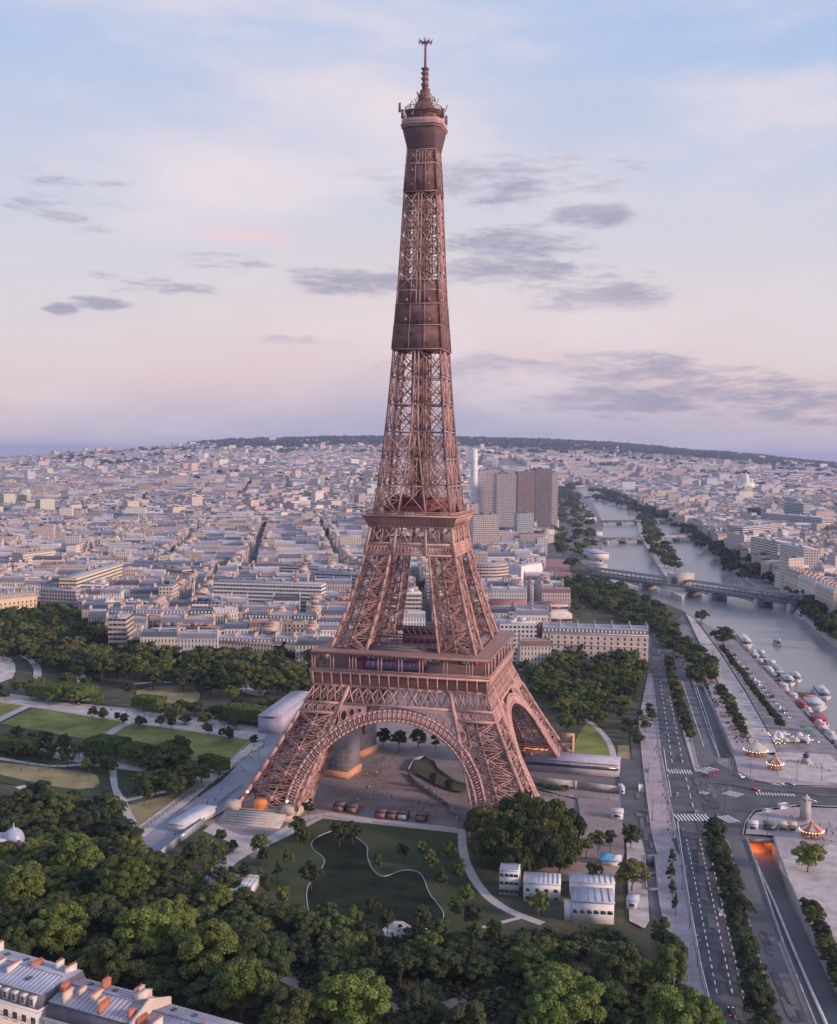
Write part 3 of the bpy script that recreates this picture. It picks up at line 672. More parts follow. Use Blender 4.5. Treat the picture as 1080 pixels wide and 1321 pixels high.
for n, (sx, sy) in enumerate([(-1,-1),(1,-1),(1,1),(-1,1)]):
    m1_, m2_ = pillar(sx, sy, [2.5,11,20,29,38.1], 1.15, 0.34, 1.0, True, 14, n); lp = m1_.build('lower_pillar', I_main, TW); m2_.build('inner_frames', I_dk, lp)  # inner frames in dark iron, interior shade put into the colour
    b = MB(); cx, cy = sx*49, sy*49
    b.frustum(0, 3.0, 14.2, 13.6, c=(cx,cy)); 
    for ux in (-1, 1):
        for uy in (-1, 1): b.frustum(3.0, 5.6, 3.1, 2.2, c=(cx+ux*12.0*0.96, cy+uy*12.0*0.96))
    b.build('masonry_base', I_msn, lp)
    if (sx, sy) == (-1,-1):
        b = MB()
        for i in range(6): b.box((cx-1, cy-13.8-i*1.6, 2.7-i*0.5), (25, 1.9, 0.6))
        b.build('stair_roof', M_stone, lp)
    # low ticket buildings and glowing kiosks inside the feet
    b = MB(); b.box((cx+sx*-2, cy, 3), (13, 11, 4.5), base=True); b.box((cx+sx*4, cy+3, 3), (6, 8, 7), base=True); b.build('lift_house', I_dk, lp)
    b = MB()
    for k in range(3): b.box((cx-sx*2, cy-5.6, 4.2+k*1.2), (11, 0.15, 0.5))
    if (sx, sy) == (1,1):
        b.build('lit_counter', mat('warm_counter', (1,.5,.2), emit=(1.0,.30,.07,1.6)), lp)
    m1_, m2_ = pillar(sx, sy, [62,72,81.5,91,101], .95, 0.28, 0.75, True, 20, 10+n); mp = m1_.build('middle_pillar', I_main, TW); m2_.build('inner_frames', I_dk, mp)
# orange kiosk and two floodlights in the front left foot
k = MB(); k.lathe([(0,3.4),(2.4,3.2),(2.8,1.8),(2.8,0)], (-50,-58,3.0), 14); k.build('kiosk_drum', mat('kiosk_orange', (0.55,0.18,0.07), emit=(1,.25,.06,.12)), TW)
for p in ((-55,-60,9.5),(-38,-61.5,7.5)):
    k = MB(); k.lathe([(0,-.5),(.4,-.3),(.5,0),(.4,.3),(0,.5)], p, 10); k.build('floodlight', mat('floodlight_lens', (1,.95,.8), emit=(1,.85,.6,2)), TW)
# tall warm fin panels at the west foot
k = MB()
for i in range(4): k.box((63.5-i*0.2, 52+i*3.4, 0), (0.6, 2.6, 11-i*0.7), base=True)
k.box((60.5, 63.6, 0), (6, 0.6, 10), base=True); k.build('screen_wall', mat('copper_screen', (0.50,0.30,0.20), 0.6, var=0.25, scale=0.8), TW)

# belts below the first floor, arches, spandrels
def lat_belt(mb, k, x0, x1, z0, z1, n, t, out=0.05, verts=True, edge=None, curve=True):
    """row of n crossed panels on side k; x0,x1 given as fractions of the face at each height"""
    def X(f, z): return f*wo_(z)
    for i in range(n):
        f0 = x0+(x1-x0)*i/n; f1 = x0+(x1-x0)*(i+1)/n
        a = fpt(k, X(f0,z0), z0, out); b = fpt(k, X(f1,z0), z0, out); c = fpt(k, X(f1,z1), z1, out); d = fpt(k, X(f0,z1), z1, out)
        mb.bar(a, c, t); mb.bar(b, d, t)
        if verts: mb.bar(a, d, t); mb.bar(b, c, t)
    e = edge or t*2.2
    mb.bar(fpt(k, X(x0,z0), z0, out), fpt(k, X(x1,z0), z0, out), e); mb.bar(fpt(k, X(x0,z1), z1, out), fpt(k, X(x1,z1), z1, out), e)
ARC_Z = 1.5
def arc(th, a, h): return (a*math.cos(th), ARC_Z+h*math.sin(th))
for k in range(4):
    b = MB()
    lat_belt(b, k, -1, -.585, 41.9, 48.4, 5, 0.42); lat_belt(b, k, .585, 1, 41.9, 48.4, 5, 0.42); lat_belt(b, k, -.585, .585, 41.9, 48.4, 10, 0.42)
    for s in (-1, 1):
        b.bar(fpt(k, s*wi_(36)*1.0, 36, .1), fpt(k, s*.585*wo_(48.4), 48.4, .1), 1.3)
        lat_belt(b, k, s*1.0, s*.62, 38.1, 41.9, 8, 0.3, verts=False, edge=0.8)
        for q in range(4): 
            f0 = s*(1-q*.095); b.bar(fpt(k, f0*wo_(38.1), 38.1, .05), fpt(k, f0*wo_(41.9), 41.9, .05), .3)
    # a second, inner truss gives the belt its depth
    for i in range(22):
        f0 = -1+2*i/22; f1 = -1+2*(i+1)/22
        b.bar(fpt(k, f0*wo_(42), 42, -3), fpt(k, f1*wo_(48), 48, -3), .3); b.bar(fpt(k, f1*wo_(42), 42, -3), fpt(k, f0*wo_(48), 48, -3), .3)
    b.build('lattice_girder', I_lit, TW)
    a = MB(); N = 60
    for rad, hh, t in ((36.6,35.4,.85),(39.9,38.9,.85)):
        for i in range(N):
            p = arc(math.pi*i/N, rad, hh); q = arc(math.pi*(i+1)/N, rad, hh)
            for out in (.3,-1.9): a.bar(fpt(k,p[0],p[1],out), fpt(k,q[0],q[1],out), t)
    for i in range(N+1):
        p = arc(math.pi*i/N, 36.6, 35.4); q = arc(math.pi*i/N, 39.9, 38.9)
        for out in (.3,-1.9): a.bar(fpt(k,p[0],p[1],out), fpt(k,q[0],q[1],out), .42)
        a.bar(fpt(k,p[0],p[1],.3), fpt(k,p[0],p[1],-1.9), .4); a.bar(fpt(k,q[0],q[1],.3), fpt(k,q[0],q[1],-1.9), .4)
        if i < N:
            p2 = arc(math.pi*(i+.5)/N, 37.3, 36.1); q2 = arc(math.pi*(i+.5)/N, 39.2, 38.2); 
            a.bar(fpt(k,p2[0],p2[1],.25), fpt(k,q2[0],q2[1],.25), .95, .5)
    # soffit sheet of the arch
    for i in range(N):
        p = arc(math.pi*i/N, 39.6, 38.6); q = arc(math.pi*(i+1)/N, 39.6, 38.6)
        A = fpt(k,p[0],p[1],.2); B = fpt(k,q[0],q[1],.2); C_ = fpt(k,q[0],q[1],-1.8); D_ = fpt(k,p[0],p[1],-1.8)
        a.add([tuple(A),tuple(B),tuple(C_),tuple(D_)], [(0,1,2,3)])
    a.build('arch', I_lit, TW)
    # spandrel plates pierced by an arcade of ovals
    for s in (-1, 1):
        th0, th1 = R(36), R(72); outer = []
        for i in range(13): th = th0+(th1-th0)*i/12; outer.append(arc(th, 40.2, 39.2))
        top = 41.8
        outer += [(outer[-1][0], top)]
        outer += [(wi_(40.5)+0.8, top), (wi_(34)+3.0, 34.0)]
        holes = []
        for i, (th, rr, hh) in enumerate(((R(43),1.15,1.15),(R(48.2),1.35,1.75),(R(53.4),1.4,2.2),(R(58.6),1.4,2.0),(R(63.6),1.3,1.5),(R(68.2),1.15,.95))):
            base = arc(th, 41.2, 40.2); cxx = base[0]; czz = base[1]+hh*0.85
            zmax = top-.4
            if czz+hh > zmax: czz = zmax-hh
            holes.append([(cxx+rr*math.cos(t_), czz+hh*math.sin(t_)) for t_ in np.linspace(0, 2*math.pi, 13)[:-1]])
        tmp = sheet('x', outer, 0, None, holes=holes, build=False)
        pl = MB()
        for out in (.2, -.3):
            vs = [tuple(fpt(k, s*v[0], v[1], out)) for v in tmp.v]; pl.add(vs, tmp.f)
        for h in holes:
            for i in range(len(h)):
                p, q = h[i], h[(i+1)%len(h)]; pl.bar(fpt(k, s*p[0], p[1], .3), fpt(k, s*q[0], q[1], .3), .34)
        pl.build('spandrel', I_lit, TW)
# first floor: frieze with consoles, deck, open gallery with roof, pavilions
FW = 36.8
for k in range(4):
    c, s = [(1,0),(0,1),(-1,0),(0,-1)][k]
    def T(x, y, z): return (x*c-y*s, x*s+y*c, z)
    b = MB()
    b.add([T(-35.3,-35.3,48.4),T(35.3,-35.3,48.4),T(35.9,-35.9,53.6),T(-35.9,-35.9,53.6)], [(0,1,2,3)])
    b.build('frieze', I_frz, TW)
    b = MB()
    for i in range(19):
        x = -35.9+71.8*i/18; b.bar(T(x,-36.0,48.6), T(x,-36.9,53.6), .55, .8); b.bar(T(x,-36.5,52.4), T(x,-37.3,53.9), .5, .9)
    for i in range(18):
        x = -35.9+71.8*(i+.5)/18; b.bar(T(x-1.6,-36.0,51.9), T(x+1.6,-36.0,51.9), .2)
    b.bar(T(-36,-35.8,48.7), T(36,-35.8,48.7), .7); b.bar(T(-37,-36.9,54.0), T(37,-36.9,54.0), .9, .8)
    b.build('console_row', I_lit, TW)
    b = MB()
    for i in range(61):
        x = -36.8+73.6*i/60; b.bar(T(x,-36.9,54.4), T(x,-36.9,55.5), .12)
    b.bar(T(-36.8,-36.9,55.5), T(36.8,-36.9,55.5), .25); b.bar(T(-36.8,-36.9,54.9), T(36.8,-36.9,54.9), .15)
    b.build('railing', I_lit, TW)
    xs = [-36.4,-35.2,-28.5,-27.3,-20.5,-19.2,-17.9,-8.5,-7.2,0,1.3,8.6,9.9,18.5,19.8,27.6,28.8,30,35.2,36.4]
    for x in xs[1:]:
        b = MB(); b.bar(T(x,-36.4,54.4), T(x,-36.4,61.6), .38); b.build('gallery_post', I_lit, TW)
b = MB()
for k in range(4):
    c, s = [(1,0),(0,1),(-1,0),(0,-1)][k]
    T = lambda x, y, z: (x*c-y*s, x*s+y*c, z)
    for z0, z1, wa, wb in ((61.6,62.2,FW,30.5),):
        b.add([T(-wa,-wa,z0),T(wa,-wa,z0),T(wb,-wb,z0),T(-wb,-wb,z0)], [(3,2,1,0)]); b.add([T(-wa,-wa,z1),T(wa,-wa,z1),T(wb,-wb,z1+.5),T(-wb,-wb,z1+.5)], [(0,1,2,3)])
        b.add([T(-wa,-wa,z0),T(wa,-wa,z0),T(wa,-wa,z1),T(-wa,-wa,z1)], [(0,1,2,3)]); b.add([T(-wb,-wb,z0),T(wb,-wb,z0),T(wb,-wb,z1+.5),T(-wb,-wb,z1+.5)], [(3,2,1,0)])
    b.bar(T(-FW,-FW-.15,61.8), T(FW,-FW-.15,61.8), .3, 1.0)
b.build('gallery_roof', I_deck, TW)
b = MB()
for k in range(4):
    c, s = [(1,0),(0,1),(-1,0),(0,-1)][k]
    T = lambda x, y, z: (x*c-y*s, x*s+y*c, z)
    for z, up in ((53.4, False), (54.35, True)):
        b.add([T(-FW,-FW,z),T(FW,-FW,z),T(12,-12,z),T(-12,-12,z)], [(0,1,2,3) if up else (3,2,1,0)])
    b.add([T(-12,-12,53.4),T(12,-12,53.4),T(12,-12,55.4),T(-12,-12,55.4)], [(3,2,1,0)])
b.build('first_deck', I_deck, TW)
for (x, y, sx, sy) in ((-4.5,-23.5,26,9.5),(24,3,10,24),(-24,3,9,24),(0,24,24,9)):
    pv = MB(); pv.box((x,y,54.4), (sx-.6, sy-.6, 8.6), base=True)
    p = pv.build('pavilion', I_red, TW)
    g_ = MB(); n = int(sx/2.1)
    for i in range(n):
        xx = x-sx/2+1.4+(sx-2.8)*(i+.5)/n
        for ys in (-1, 1):
            for zz in (56.2, 60.2): g_.box((xx, y+ys*(sy/2-.22), zz), ((sx-2.8)/n*.92, .2, 2.9))
    n2 = int(sy/2.1)
    for i in range(n2):
        yy = y-sy/2+1.2+(sy-2.4)*(i+.5)/n2
        for xs_ in (-1, 1): g_.box((x+xs_*(sx/2-.22), yy, 58.6), (.2, (sy-2.4)/n2*.9, 5.6))
    g_.build('glazing', I_gls, p)
    r_ = MB(); r_.box((x,y,63.2), (sx+.8, sy+.8, .5)); r_.box((x,y,63.6), (sx-1.6, sy-1.6, .5), base=True)
    for i in range(6): r_.box((x-sx/2+2+(sx-4)*i/5, y, 64.1), (.25, sy-2, .3), base=True)
    r_.build('roof', I_roof, p)
# inner void frame at the first floor
b = MB()
for k in range(4):
    c, s = [(1,0),(0,1),(-1,0),(0,-1)][k]; T = lambda x, y, z: (x*c-y*s, x*s+y*c, z)
    for i in range(12):
        x = -15+30*i/11; b.bar(T(x,-15,62), T(x+2.7 if i < 11 else x,-15,66), .35)
    b.bar(T(-16,-15,66), T(16,-15,66), .6); b.bar(T(-16,-15,62), T(16,-15,62), .6)
    b.bar(T(-30,-29,62.6), T(30,-29,62.6), .8)
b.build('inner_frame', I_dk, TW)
# second floor
for k in range(4):
    b = MB()
    lat_belt(b, k, -1, 1, 101.2, 105.6, 26, 0.3, out=.1, verts=False, edge=.8)
    lat_belt(b, k, -1, 1, 103.4, 103.4001, 1, .25, out=.1, verts=False, edge=.2)
    for f0, f1, n in ((-1,-.36,2),(-.36,.36,2),(.36,1,2)):
        lat_belt(b, k, f0, f1, 105.9, 112.6, n, .42, out=.1, edge=.6)
    for f in (-1,-.36,.36,1): b.bar(fpt(k, f*wo_(101), 101, .15), fpt(k, f*wo_(113), 113, .15), 1.1)
    for f in (-.68, 0, .68): b.bar(fpt(k, f*wo_(105.9), 105.9, .15), fpt(k, f*wo_(112.6), 112.6, .15), .5)
    b.build('second_lattice_girder', I_lit, TW)
    b = MB(); c, s = [(1,0),(0,1),(-1,0),(0,-1)][k]; T = lambda x, y, z: (x*c-y*s, x*s+y*c, z)
    b.add([T(-17.7,-17.7,112.6),T(17.7,-17.7,112.6),T(19.6,-19.6,117.0),T(-19.6,-19.6,117.0)], [(0,1,2,3)])
    for i in range(25):
        f = -1+2*i/24; b.bar(T(f*17.8,-17.85,112.6), T(f*19.7,-19.9,117.0), .28, .5)
    b.bar(T(-17.9,-17.9,112.8), T(17.9,-17.9,112.8), .6)
    b.build('second_frieze', I_main, TW)
    b = MB(); b.bar(T(-20.3,-20.2,117.3), T(20.3,-20.2,117.3), .6, .7)
    for i in range(41): b.bar(T(-20.2+40.4*i/40,-20.2,117.6), T(-20.2+40.4*i/40,-20.2,119.0), .12)
    b.bar(T(-20.2,-20.2,119.0), T(20.2,-20.2,119.0), .22); b.bar(T(-20.2,-20.2,118.4), T(20.2,-20.2,118.4), .12)
    b.build('second_railing', I_lit, TW)
b = MB(); b.box((0,0,117.1), (40.2,40.2,.8)); b.build('second_deck', I_deck, TW)
b = MB(); b.box((0,0,117.5), (27,27,3.6), base=True); b.box((0,0,121.1), (21,21,3.4), base=True); b.build('second_floor_hall', mat('hall_red', (0.20,0.05,0.05), 0.7, var=.3, scale=.4), TW)
b = MB()
for (x, y) in ((-14.2,-14.2),(14.2,-14.2),(14.2,14.2),(-14.2,14.2)): b.box((x,y,117.5), (4,4,3.2), base=True)
for i in range(9): b.box((-12+i*3,-14.3,118.0), (1.3,.3,1.6), base=True)
b.build('kiosk', I_dk, TW)
b = MB()
for x in (1.0, 2.4, 3.8): b.box((x-2.5,-20.0,118.3), (1.1,.12,1.3))
b.build('white_notice', M_white, TW)
# lift machinery above the hall
b = MB()
for x in (-8,-4,4,8):
    b.lathe([(0,0),(1.5,0),(1.5,1.2),(0,1.2)], (x,-12,124.6), 12)
b.build('lift_machinery', I_dk, TW)
# upper shaft
def shaft(z0, z1, step, name, chord, t, inner=True):
    mb = MB(); n = max(1, round((z1-z0)/step)); zs = [z0+(z1-z0)*i/n for i in range(n+1)]
    for za, zb in zip(zs[:-1], zs[1:]):
        for k in range(4):
            for s in (-1, 1):
                oa, ob, ia, ib = wo_(za), wo_(zb), wi_(za), wi_(zb)
                A = fpt(k, s*oa, za); A1 = fpt(k, s*ob, zb); B = fpt(k, s*ia, za); B1 = fpt(k, s*ib, zb)
                mb.bar(A, A1, chord); mb.bar(B, B1, chord*.75)
                mb.bar(A, B1, t*1.2); mb.bar(B, A1, t*1.2); mb.bar(A, B, t*1.6)
                M1 = (A+A1)/2; M2 = (B+B1)/2; mb.box((A+B+A1+B1)/4, (t*3, t*3, t*4))
                mb.bar(M1, M2, t*.8); mb.bar(A, M2, t*.55); mb.bar(M1, B1, t*.55); mb.bar(B, M1, t*.55); mb.bar(M2, A1, t*.55)
                # inner face of the corner column
                C0 = Vector((A.x*(ia/oa) if k in (0,2) else A.x, A.y if k in (0,2) else A.y*(ia/oa), za))
            if ia > 1.3:
                P = fpt(k, -ia, za); Q = fpt(k, ia, za); P1 = fpt(k, -ib, zb); Q1 = fpt(k, ib, zb); mb.bar(P, Q, t*1.6); mb.bar(P, Q1, t*.9); mb.bar(Q, P1, t*.9)
        # inner columns
        for sx in (-1, 1):
            for sy in (-1, 1):
                a = Vector((sx*wi_(za), sy*wi_(za), za)); a1 = Vector((sx*wi_(zb), sy*wi_(zb), zb)); mb.bar(a, a1, chord*.8)
                o_ = Vector((sx*wo_(za), sy*wo_(za), za)); 
                for q, q1 in ((Vector((sx*wi_(za), sy*wo_(za), za)), Vector((sx*wi_(zb), sy*wo_(zb), zb))), (Vector((sx*wo_(za), sy*wi_(za), za)), Vector((sx*wo_(zb), sy*wi_(zb), zb)))):
                    mb.bar(q, a1, t); mb.bar(a, q1, t); mb.bar(a, q, t*1.2)
        mm = (za+zb)/2
        if inner:
            for s in (-1, 1):
                for q in (-1, 1): mb.bar((s*2.6, q*2.6, za), (s*2.4, q*2.4, zb), .5)
                mb.bar((s*2.6,-2.6,za), (s*2.4,2.4,zb), .3); mb.bar((-2.6,s*2.6,za), (2.4,s*2.4,zb), .3)
                mb.bar((s*4.2, 0, za), (s*3.9, 0, zb), .7)
    mb.build(name, I_main, TW)
shaft(118, 187, 11.5, 'upper_shaft', .85, .34)
shaft(187, 253, 8.25, 'slender_shaft', .7, .30)
shaft(253, 271, 6, 'crown_shaft', .5, .2, False)
# stair and lift core
b = MB()
for i in range(34):
    z = 124+i*3.7; r = 3.2 if i % 2 else -3.2; b.bar((r,1.2,z), (-r,1.2,z+3.7), .6, .25)
b.box((0,0,118), (2.2,2.2,150), base=True); b.build('lift_core', I_dk, TW)
def netting(z0, z1, prof, name):
    b = MB()
    for (za, zb, e0, e1) in prof: b.frustum(za, zb, wo_(za)+e0, wo_(zb)+e1)
    o = b.build(name, I_net, TW); e = MB()
    for (za, zb, e0, e1) in prof:
        for z in (za, zb):
            w_ = wo_(z)+(e0 if z == za else e1)+.08
            for k in range(4):
                c, s = [(1,0),(0,1),(-1,0),(0,-1)][k]; T = lambda x, y: (x*c-y*s, x*s+y*c, z); e.bar(T(-w_,-w_), T(w_,-w_), .28)
        for k in range(4):
            c, s = [(1,0),(0,1),(-1,0),(0,-1)][k]
            for f in (-1,-.33,.3,1):
                a_, b_ = wo_(za)+e0+.08, wo_(zb)+e1+.08; e.bar((f*a_*c+a_*s, f*a_*s-a_*c, za), (f*b_*c+b_*s, f*b_*s-b_*c, zb), .22)
    e.build('batten', I_main, o)
netting(187, 216, [(187,197,.75,.55),(197.05,206,.45,.35),(206.05,216,.25,.15)], 'netting')
netting(253, 271, [(253,264.5,.3,.2),(264.55,270.6,.1,.05)], 'netting')
# summit
def octa(w, ch, z): return [(w-ch,-w,z),(w,-w+ch,z),(w,w-ch,z),(w-ch,w,z),(-w+ch,w,z),(-w,w-ch,z),(-w,-w+ch,z),(-w+ch,-w,z)]
def oband(mb, rows, cap=True):
    vs = []; 
    for (w, ch, z) in rows: vs += octa(w, ch, z)
    fs = []
    for i in range(len(rows)-1):
        for k in range(8): k2 = (k+1) % 8; fs.append((i*8+k, i*8+k2, (i+1)*8+k2, (i+1)*8+k))
    if cap: fs.append(tuple((len(rows)-1)*8+k for k in range(8))); fs.append(tuple(range(8))[::-1])
    mb.add(vs, fs)
b = MB(); oband(b, [(6.0,.3,270.3),(6.4,.8,272),(7.6,2.2,276.5),(8.3,2.8,279.6)]); b.build('summit_flare', mat('summit_dark', (0.10,0.05,0.055), .7), TW)
b = MB(); oband(b, [(8.7,2.8,279.6),(8.7,2.8,280.6),(9.0,2.9,280.6),(9.0,2.9,281.2)]); oband(b, [(8.6,2.8,281.2),(8.6,2.8,283.0)]); b.build('summit_gallery', iron('summit_band', (0.42,0.25,0.24)), TW)
b = MB(); oband(b, [(8.2,2.7,283.0),(8.2,2.7,283.5)]); oband(b, [(5.6,2,283.5),(5.6,2,286.6)]); oband(b, [(7.6,2.6,286.6),(7.6,2.6,287.1)]); oband(b, [(4.2,1.6,287.1),(3.6,1.4,290.2),(1.9,.7,292.8)]); b.build('summit_cabin', I_dk, TW)
b = MB(); g = random.Random(3)
for z, w_, h in ((283.5,8.4,1.9),(287.1,7.5,1.5)):
    P = octa(w_, 2.6, z)
    for i in range(8):
        p = Vector(P[i]); q = Vector(P[(i+1)%8]); b.bar(p+Vector((0,0,h)), q+Vector((0,0,h)), .2); b.bar(p+Vector((0,0,h*.5)), q+Vector((0,0,h*.5)), .12)
        for j in range(4): m_ = p.lerp(q, j/4); b.bar(m_, m_+Vector((0,0,h)), .16)
for i in range(46):
    a_ = g.uniform(0, 6.28); r_ = g.uniform(3.0, 9.2); z = g.uniform(283.5, 290); p = Vector((r_*math.cos(a_), r_*math.sin(a_), z)); b.bar(p, p+Vector((g.uniform(-1,1),g.uniform(-1,1),g.uniform(1,3.2))), g.uniform(.15,.45))
for i in range(50):
    a_ = g.uniform(0, 6.28); z = g.uniform(287.5, 298); r_ = max(1.2, (299-z)*.62*g.uniform(.6,1)); p = Vector((r_*math.cos(a_), r_*math.sin(a_), z)); b.bar(p, p+Vector((g.uniform(-.9,.9),g.uniform(-.9,.9),g.uniform(.8,2.4))), g.uniform(.12,.35))
for (x, y, z) in ((-9.2,-7,286),(9.2,-6,283),(8,7,284),(-8,7,285),(-9,-3,284.5)):
    b.box((x,y,z), (.9,.7,3.8), base=True); b.bar((x,y,z+1), (x*.7,y*.7,z+1), .3)
b.build('aerials', I_dk, TW)
for i in range(14):
    a_ = g.uniform(0, 6.28); r_ = g.uniform(5, 8.6); z = g.choice((284.6,285.2,288,289)); d_ = MB(); d_.lathe([(0,0),(.55,.1),(.8,.35)], (0,0,0), 10)
    o = d_.build('dish_aerial', mat('aerial_white', (.55,.53,.58), .6), TW); o.location = (r_*math.cos(a_), r_*math.sin(a_), z); o.rotation_euler = (R(90), 0, a_+R(90))
b = MB(); b.frustum(292, 296, 2.6, 1.5)
for z in (296,298.5,301,303.2): b.frustum(z, z+1.8, 1.0, .85); b.box((0,0,z+.2), (2.9,2.9,.3)); b.bar((-1.8,0,z+1), (1.8,0,z+1), .2); b.bar((0,-1.8,z+1), (0,1.8,z+1), .2)
b.frustum(296, 305.5, 1.1, .9); b.box((0,0,305.5), (2.9,2.9,.5))
b.build('mast', I_dk, TW)
b = MB(); b.frustum(305.5, 317, .38, .3)
for i in range(15): b.box((0,0,306.5+i*.7), (1.2,.3,.2)); b.box((0,0,306.8+i*.7), (.3,1.2,.2))
for i in range(8):
    a_ = i*math.pi/4; b.bar((0,0,316.2), (2.9*math.cos(a_),2.9*math.sin(a_),316.9), .35); b.bar((2.6*math.cos(a_),2.6*math.sin(a_),315.9), (2.9*math.cos(a_),2.9*math.sin(a_),317.6), .28)
b.bar((0,0,317), (0,0,318.8), .25); b.build('antenna', I_dk, TW)
# ------------------------------------------------------------------ buildings
W_haus = wall_mat('facade_stone', (0.5,0.42,0.36), pu=2.3, pv=3.4, wu=(.32,.68), wv=(.18,.78), band=.25)
W_slab = wall_mat('facade_bands', (0.5,0.5,0.5), pu=3.0, pv=3.2, wu=(.04,.96), wv=(.3,.78))
W_mod = wall_mat('facade_modern', (0.5,0.45,0.42), pu=2.9, pv=3.0, wu=(.22,.8), wv=(.3,.8))
W_tow = wall_mat('facade_tower', (0.4,0.33,0.35), pu=2.6, pv=2.9, wu=(.2,.82), wv=(.3,.88), win=(0.07,0.075,0.10))
W_blind = mat('blind_wall', (0.5,0.45,0.42), .9, vcol='Col', var=.1, scale=.2)
M_zinc = mat('zinc_roof', (0.27,0.28,0.33), .45, vcol='Col', var=.14, scale=.25)
M_zincp = mat('zinc_roof_plain', (0.30,0.31,0.38), .45, var=.14, scale=.25)
M_slate = mat('slate_mansard', (0.10,0.10,0.13), .6, var=.2, scale=.5)
M_chim = mat('chimney_stack_render', (0.46,0.36,0.31), .9, var=.2, scale=.6); M_pot = mat('chimney_pots', (0.35,0.13,0.08), .9)
M_win = mat('window_glass', (0.05,0.055,0.08), .15, var=.5, scale=.2); M_frame = mat('window_frame', (0.55,0.52,0.50), .7)
WALLC = [('cream',(0.60,0.52,0.45)),('beige',(0.54,0.46,0.41)),('pinkish',(0.55,0.43,0.41)),('pale grey',(0.52,0.50,0.52)),('off-white',(0.70,0.66,0.65)),('tan',(0.46,0.37,0.32))]
ROOFC = [('grey zinc',(0.34,0.31,0.345)),('pale zinc',(0.52,0.475,0.50)),('slate blue',(0.15,0.16,0.22)),('reddish',(0.32,0.18,0.15)),('dark grey',(0.11,0.11,0.135))]
def hous_parts(wall, roof, chim, c, w, d, h, rz, wc, rc, style, g, lod=0):
    """c=(x,y,z) base centre. style: mansard / flat / gable"""
    x, y, z = c; cs, sn = math.cos(rz), math.sin(rz)
    P = [(x+a*cs-b*sn, y+a*sn+b*cs) for a, b in ((-w/2,-d/2),(w/2,-d/2),(w/2,d/2),(-w/2,d/2))]
    wc = (*wc, 1); rc = (*rc, 1); L = g.uniform(0, 50) if not lod else 0
    # party walls (short sides) mostly blind
    for i in range(4):
        p, q = P[i], P[(i+1)%4]; l = math.hypot(q[0]-p[0], q[1]-p[1])
        blind = (i % 2 == 1) and style == 'mansard'
        uvs = [(0,0),(l,0),(l,h),(0,h)] if not blind else [(0,0),(0,0),(0,0),(0,0)]
        wall.add([(p[0],p[1],z-1),(q[0],q[1],z-1),(q[0],q[1],z+h),(p[0],p[1],z+h)], [(0,1,2,3)], 0, [uvs], wc)
    if style == 'mansard':
        k1, k2, t = 3.0, 1.3, .0
        def ring(ins, zz): return [(x+a*cs-b*sn, y+a*sn+b*cs, zz) for a, b in ((-w/2,-d/2+ins),(w/2,-d/2+ins),(w/2,d/2-ins),(-w/2,d/2-ins))]
        r0, r1, r2 = ring(-.25, z+h), ring(1.3, z+h+k1), ring(d/2-.4, z+h+k1+k2)
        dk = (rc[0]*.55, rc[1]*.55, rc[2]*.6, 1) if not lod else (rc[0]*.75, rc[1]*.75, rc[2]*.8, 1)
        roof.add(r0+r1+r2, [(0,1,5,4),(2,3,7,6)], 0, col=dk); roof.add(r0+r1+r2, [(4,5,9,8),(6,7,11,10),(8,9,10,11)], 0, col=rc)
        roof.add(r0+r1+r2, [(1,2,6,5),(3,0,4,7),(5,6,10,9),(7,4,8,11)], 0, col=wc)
        if chim is not None:
            for s in ((-1, 1) if lod or w < 24 else (-1, 0, 1)):
                if g.random() < .85:
                    cx, cy = s*(w/2-.4), 0
                    chim.box((x+cx*cs-cy*sn, y+cx*sn+cy*cs, z+h+1), (.8, d*g.uniform(.45,.9), k1+k2+g.uniform(.4,1.6)), rz, 0, base=True)
                    if lod == 0:
                        chim.box((x+cx*cs-cy*sn, y+cx*sn+cy*cs, z+h+k1+k2+2), (.45, d*.4, .9), rz, 1, base=True)
    elif style == 'flat':
        roof.box((x,y,z+h), (w-.3,d-.3,.35), rz, 0, rc, base=True)
        for i in range(1 if lod else 3):
            a, b = g.uniform(-.35,.35)*w, g.uniform(-.25,.25)*d
            roof.box((x+a*cs-b*sn, y+a*sn+b*cs, z+h+.35), (g.uniform(2.5,7), g.uniform(2.5,5), g.uniform(1.2,3)), rz, 0, tuple(v*.9 for v in rc[:3])+(1,), base=True)
    else:
        vs = [(x+a*cs-b*sn, y+a*sn+b*cs, zz) for a, b, zz in ((-w/2,-d/2,z+h),(w/2,-d/2,z+h),(w/2,d/2,z+h),(-w/2,d/2,z+h),(-w/2,0,z+h+d*.22),(w/2,0,z+h+d*.22))]
        roof.add(vs, [(0,1,5,4),(2,3,4,5)], 0, col=rc); roof.add(vs, [(0,4,3),(1,2,5)], 0, col=wc)
LANDFP = []   # plan footprints kept clear of ordinary houses
def quad_from_px(pl, pr, depth):
    a = at(*pl); b = at(*pr); u = (b-a); w = u.length; u.normalize(); v = Vector((-u.y, u.x, 0))
    if v.y < 0: v = -v
    return a, b, w, (a+b)/2+v*depth/2, math.atan2(u.y, u.x)
def mark(c, w, d, rz, m=6):
    cs, sn = math.cos(rz), math.sin(rz); a, b = w/2+m, d/2+m
    LANDFP.append([(c.x+p*cs-q*sn, c.y+p*sn+q*cs) for p, q in ((-a,-b),(a,-b),(a,b),(-a,b))])
WINMESH = None
def win_mesh(w=1.2, h=1.9):
    b = MB(); b.box((0,-.03,0), (w,.06,h)); o = b.build('window', M_win); me = o.data; bpy.data.objects.remove(o); return me
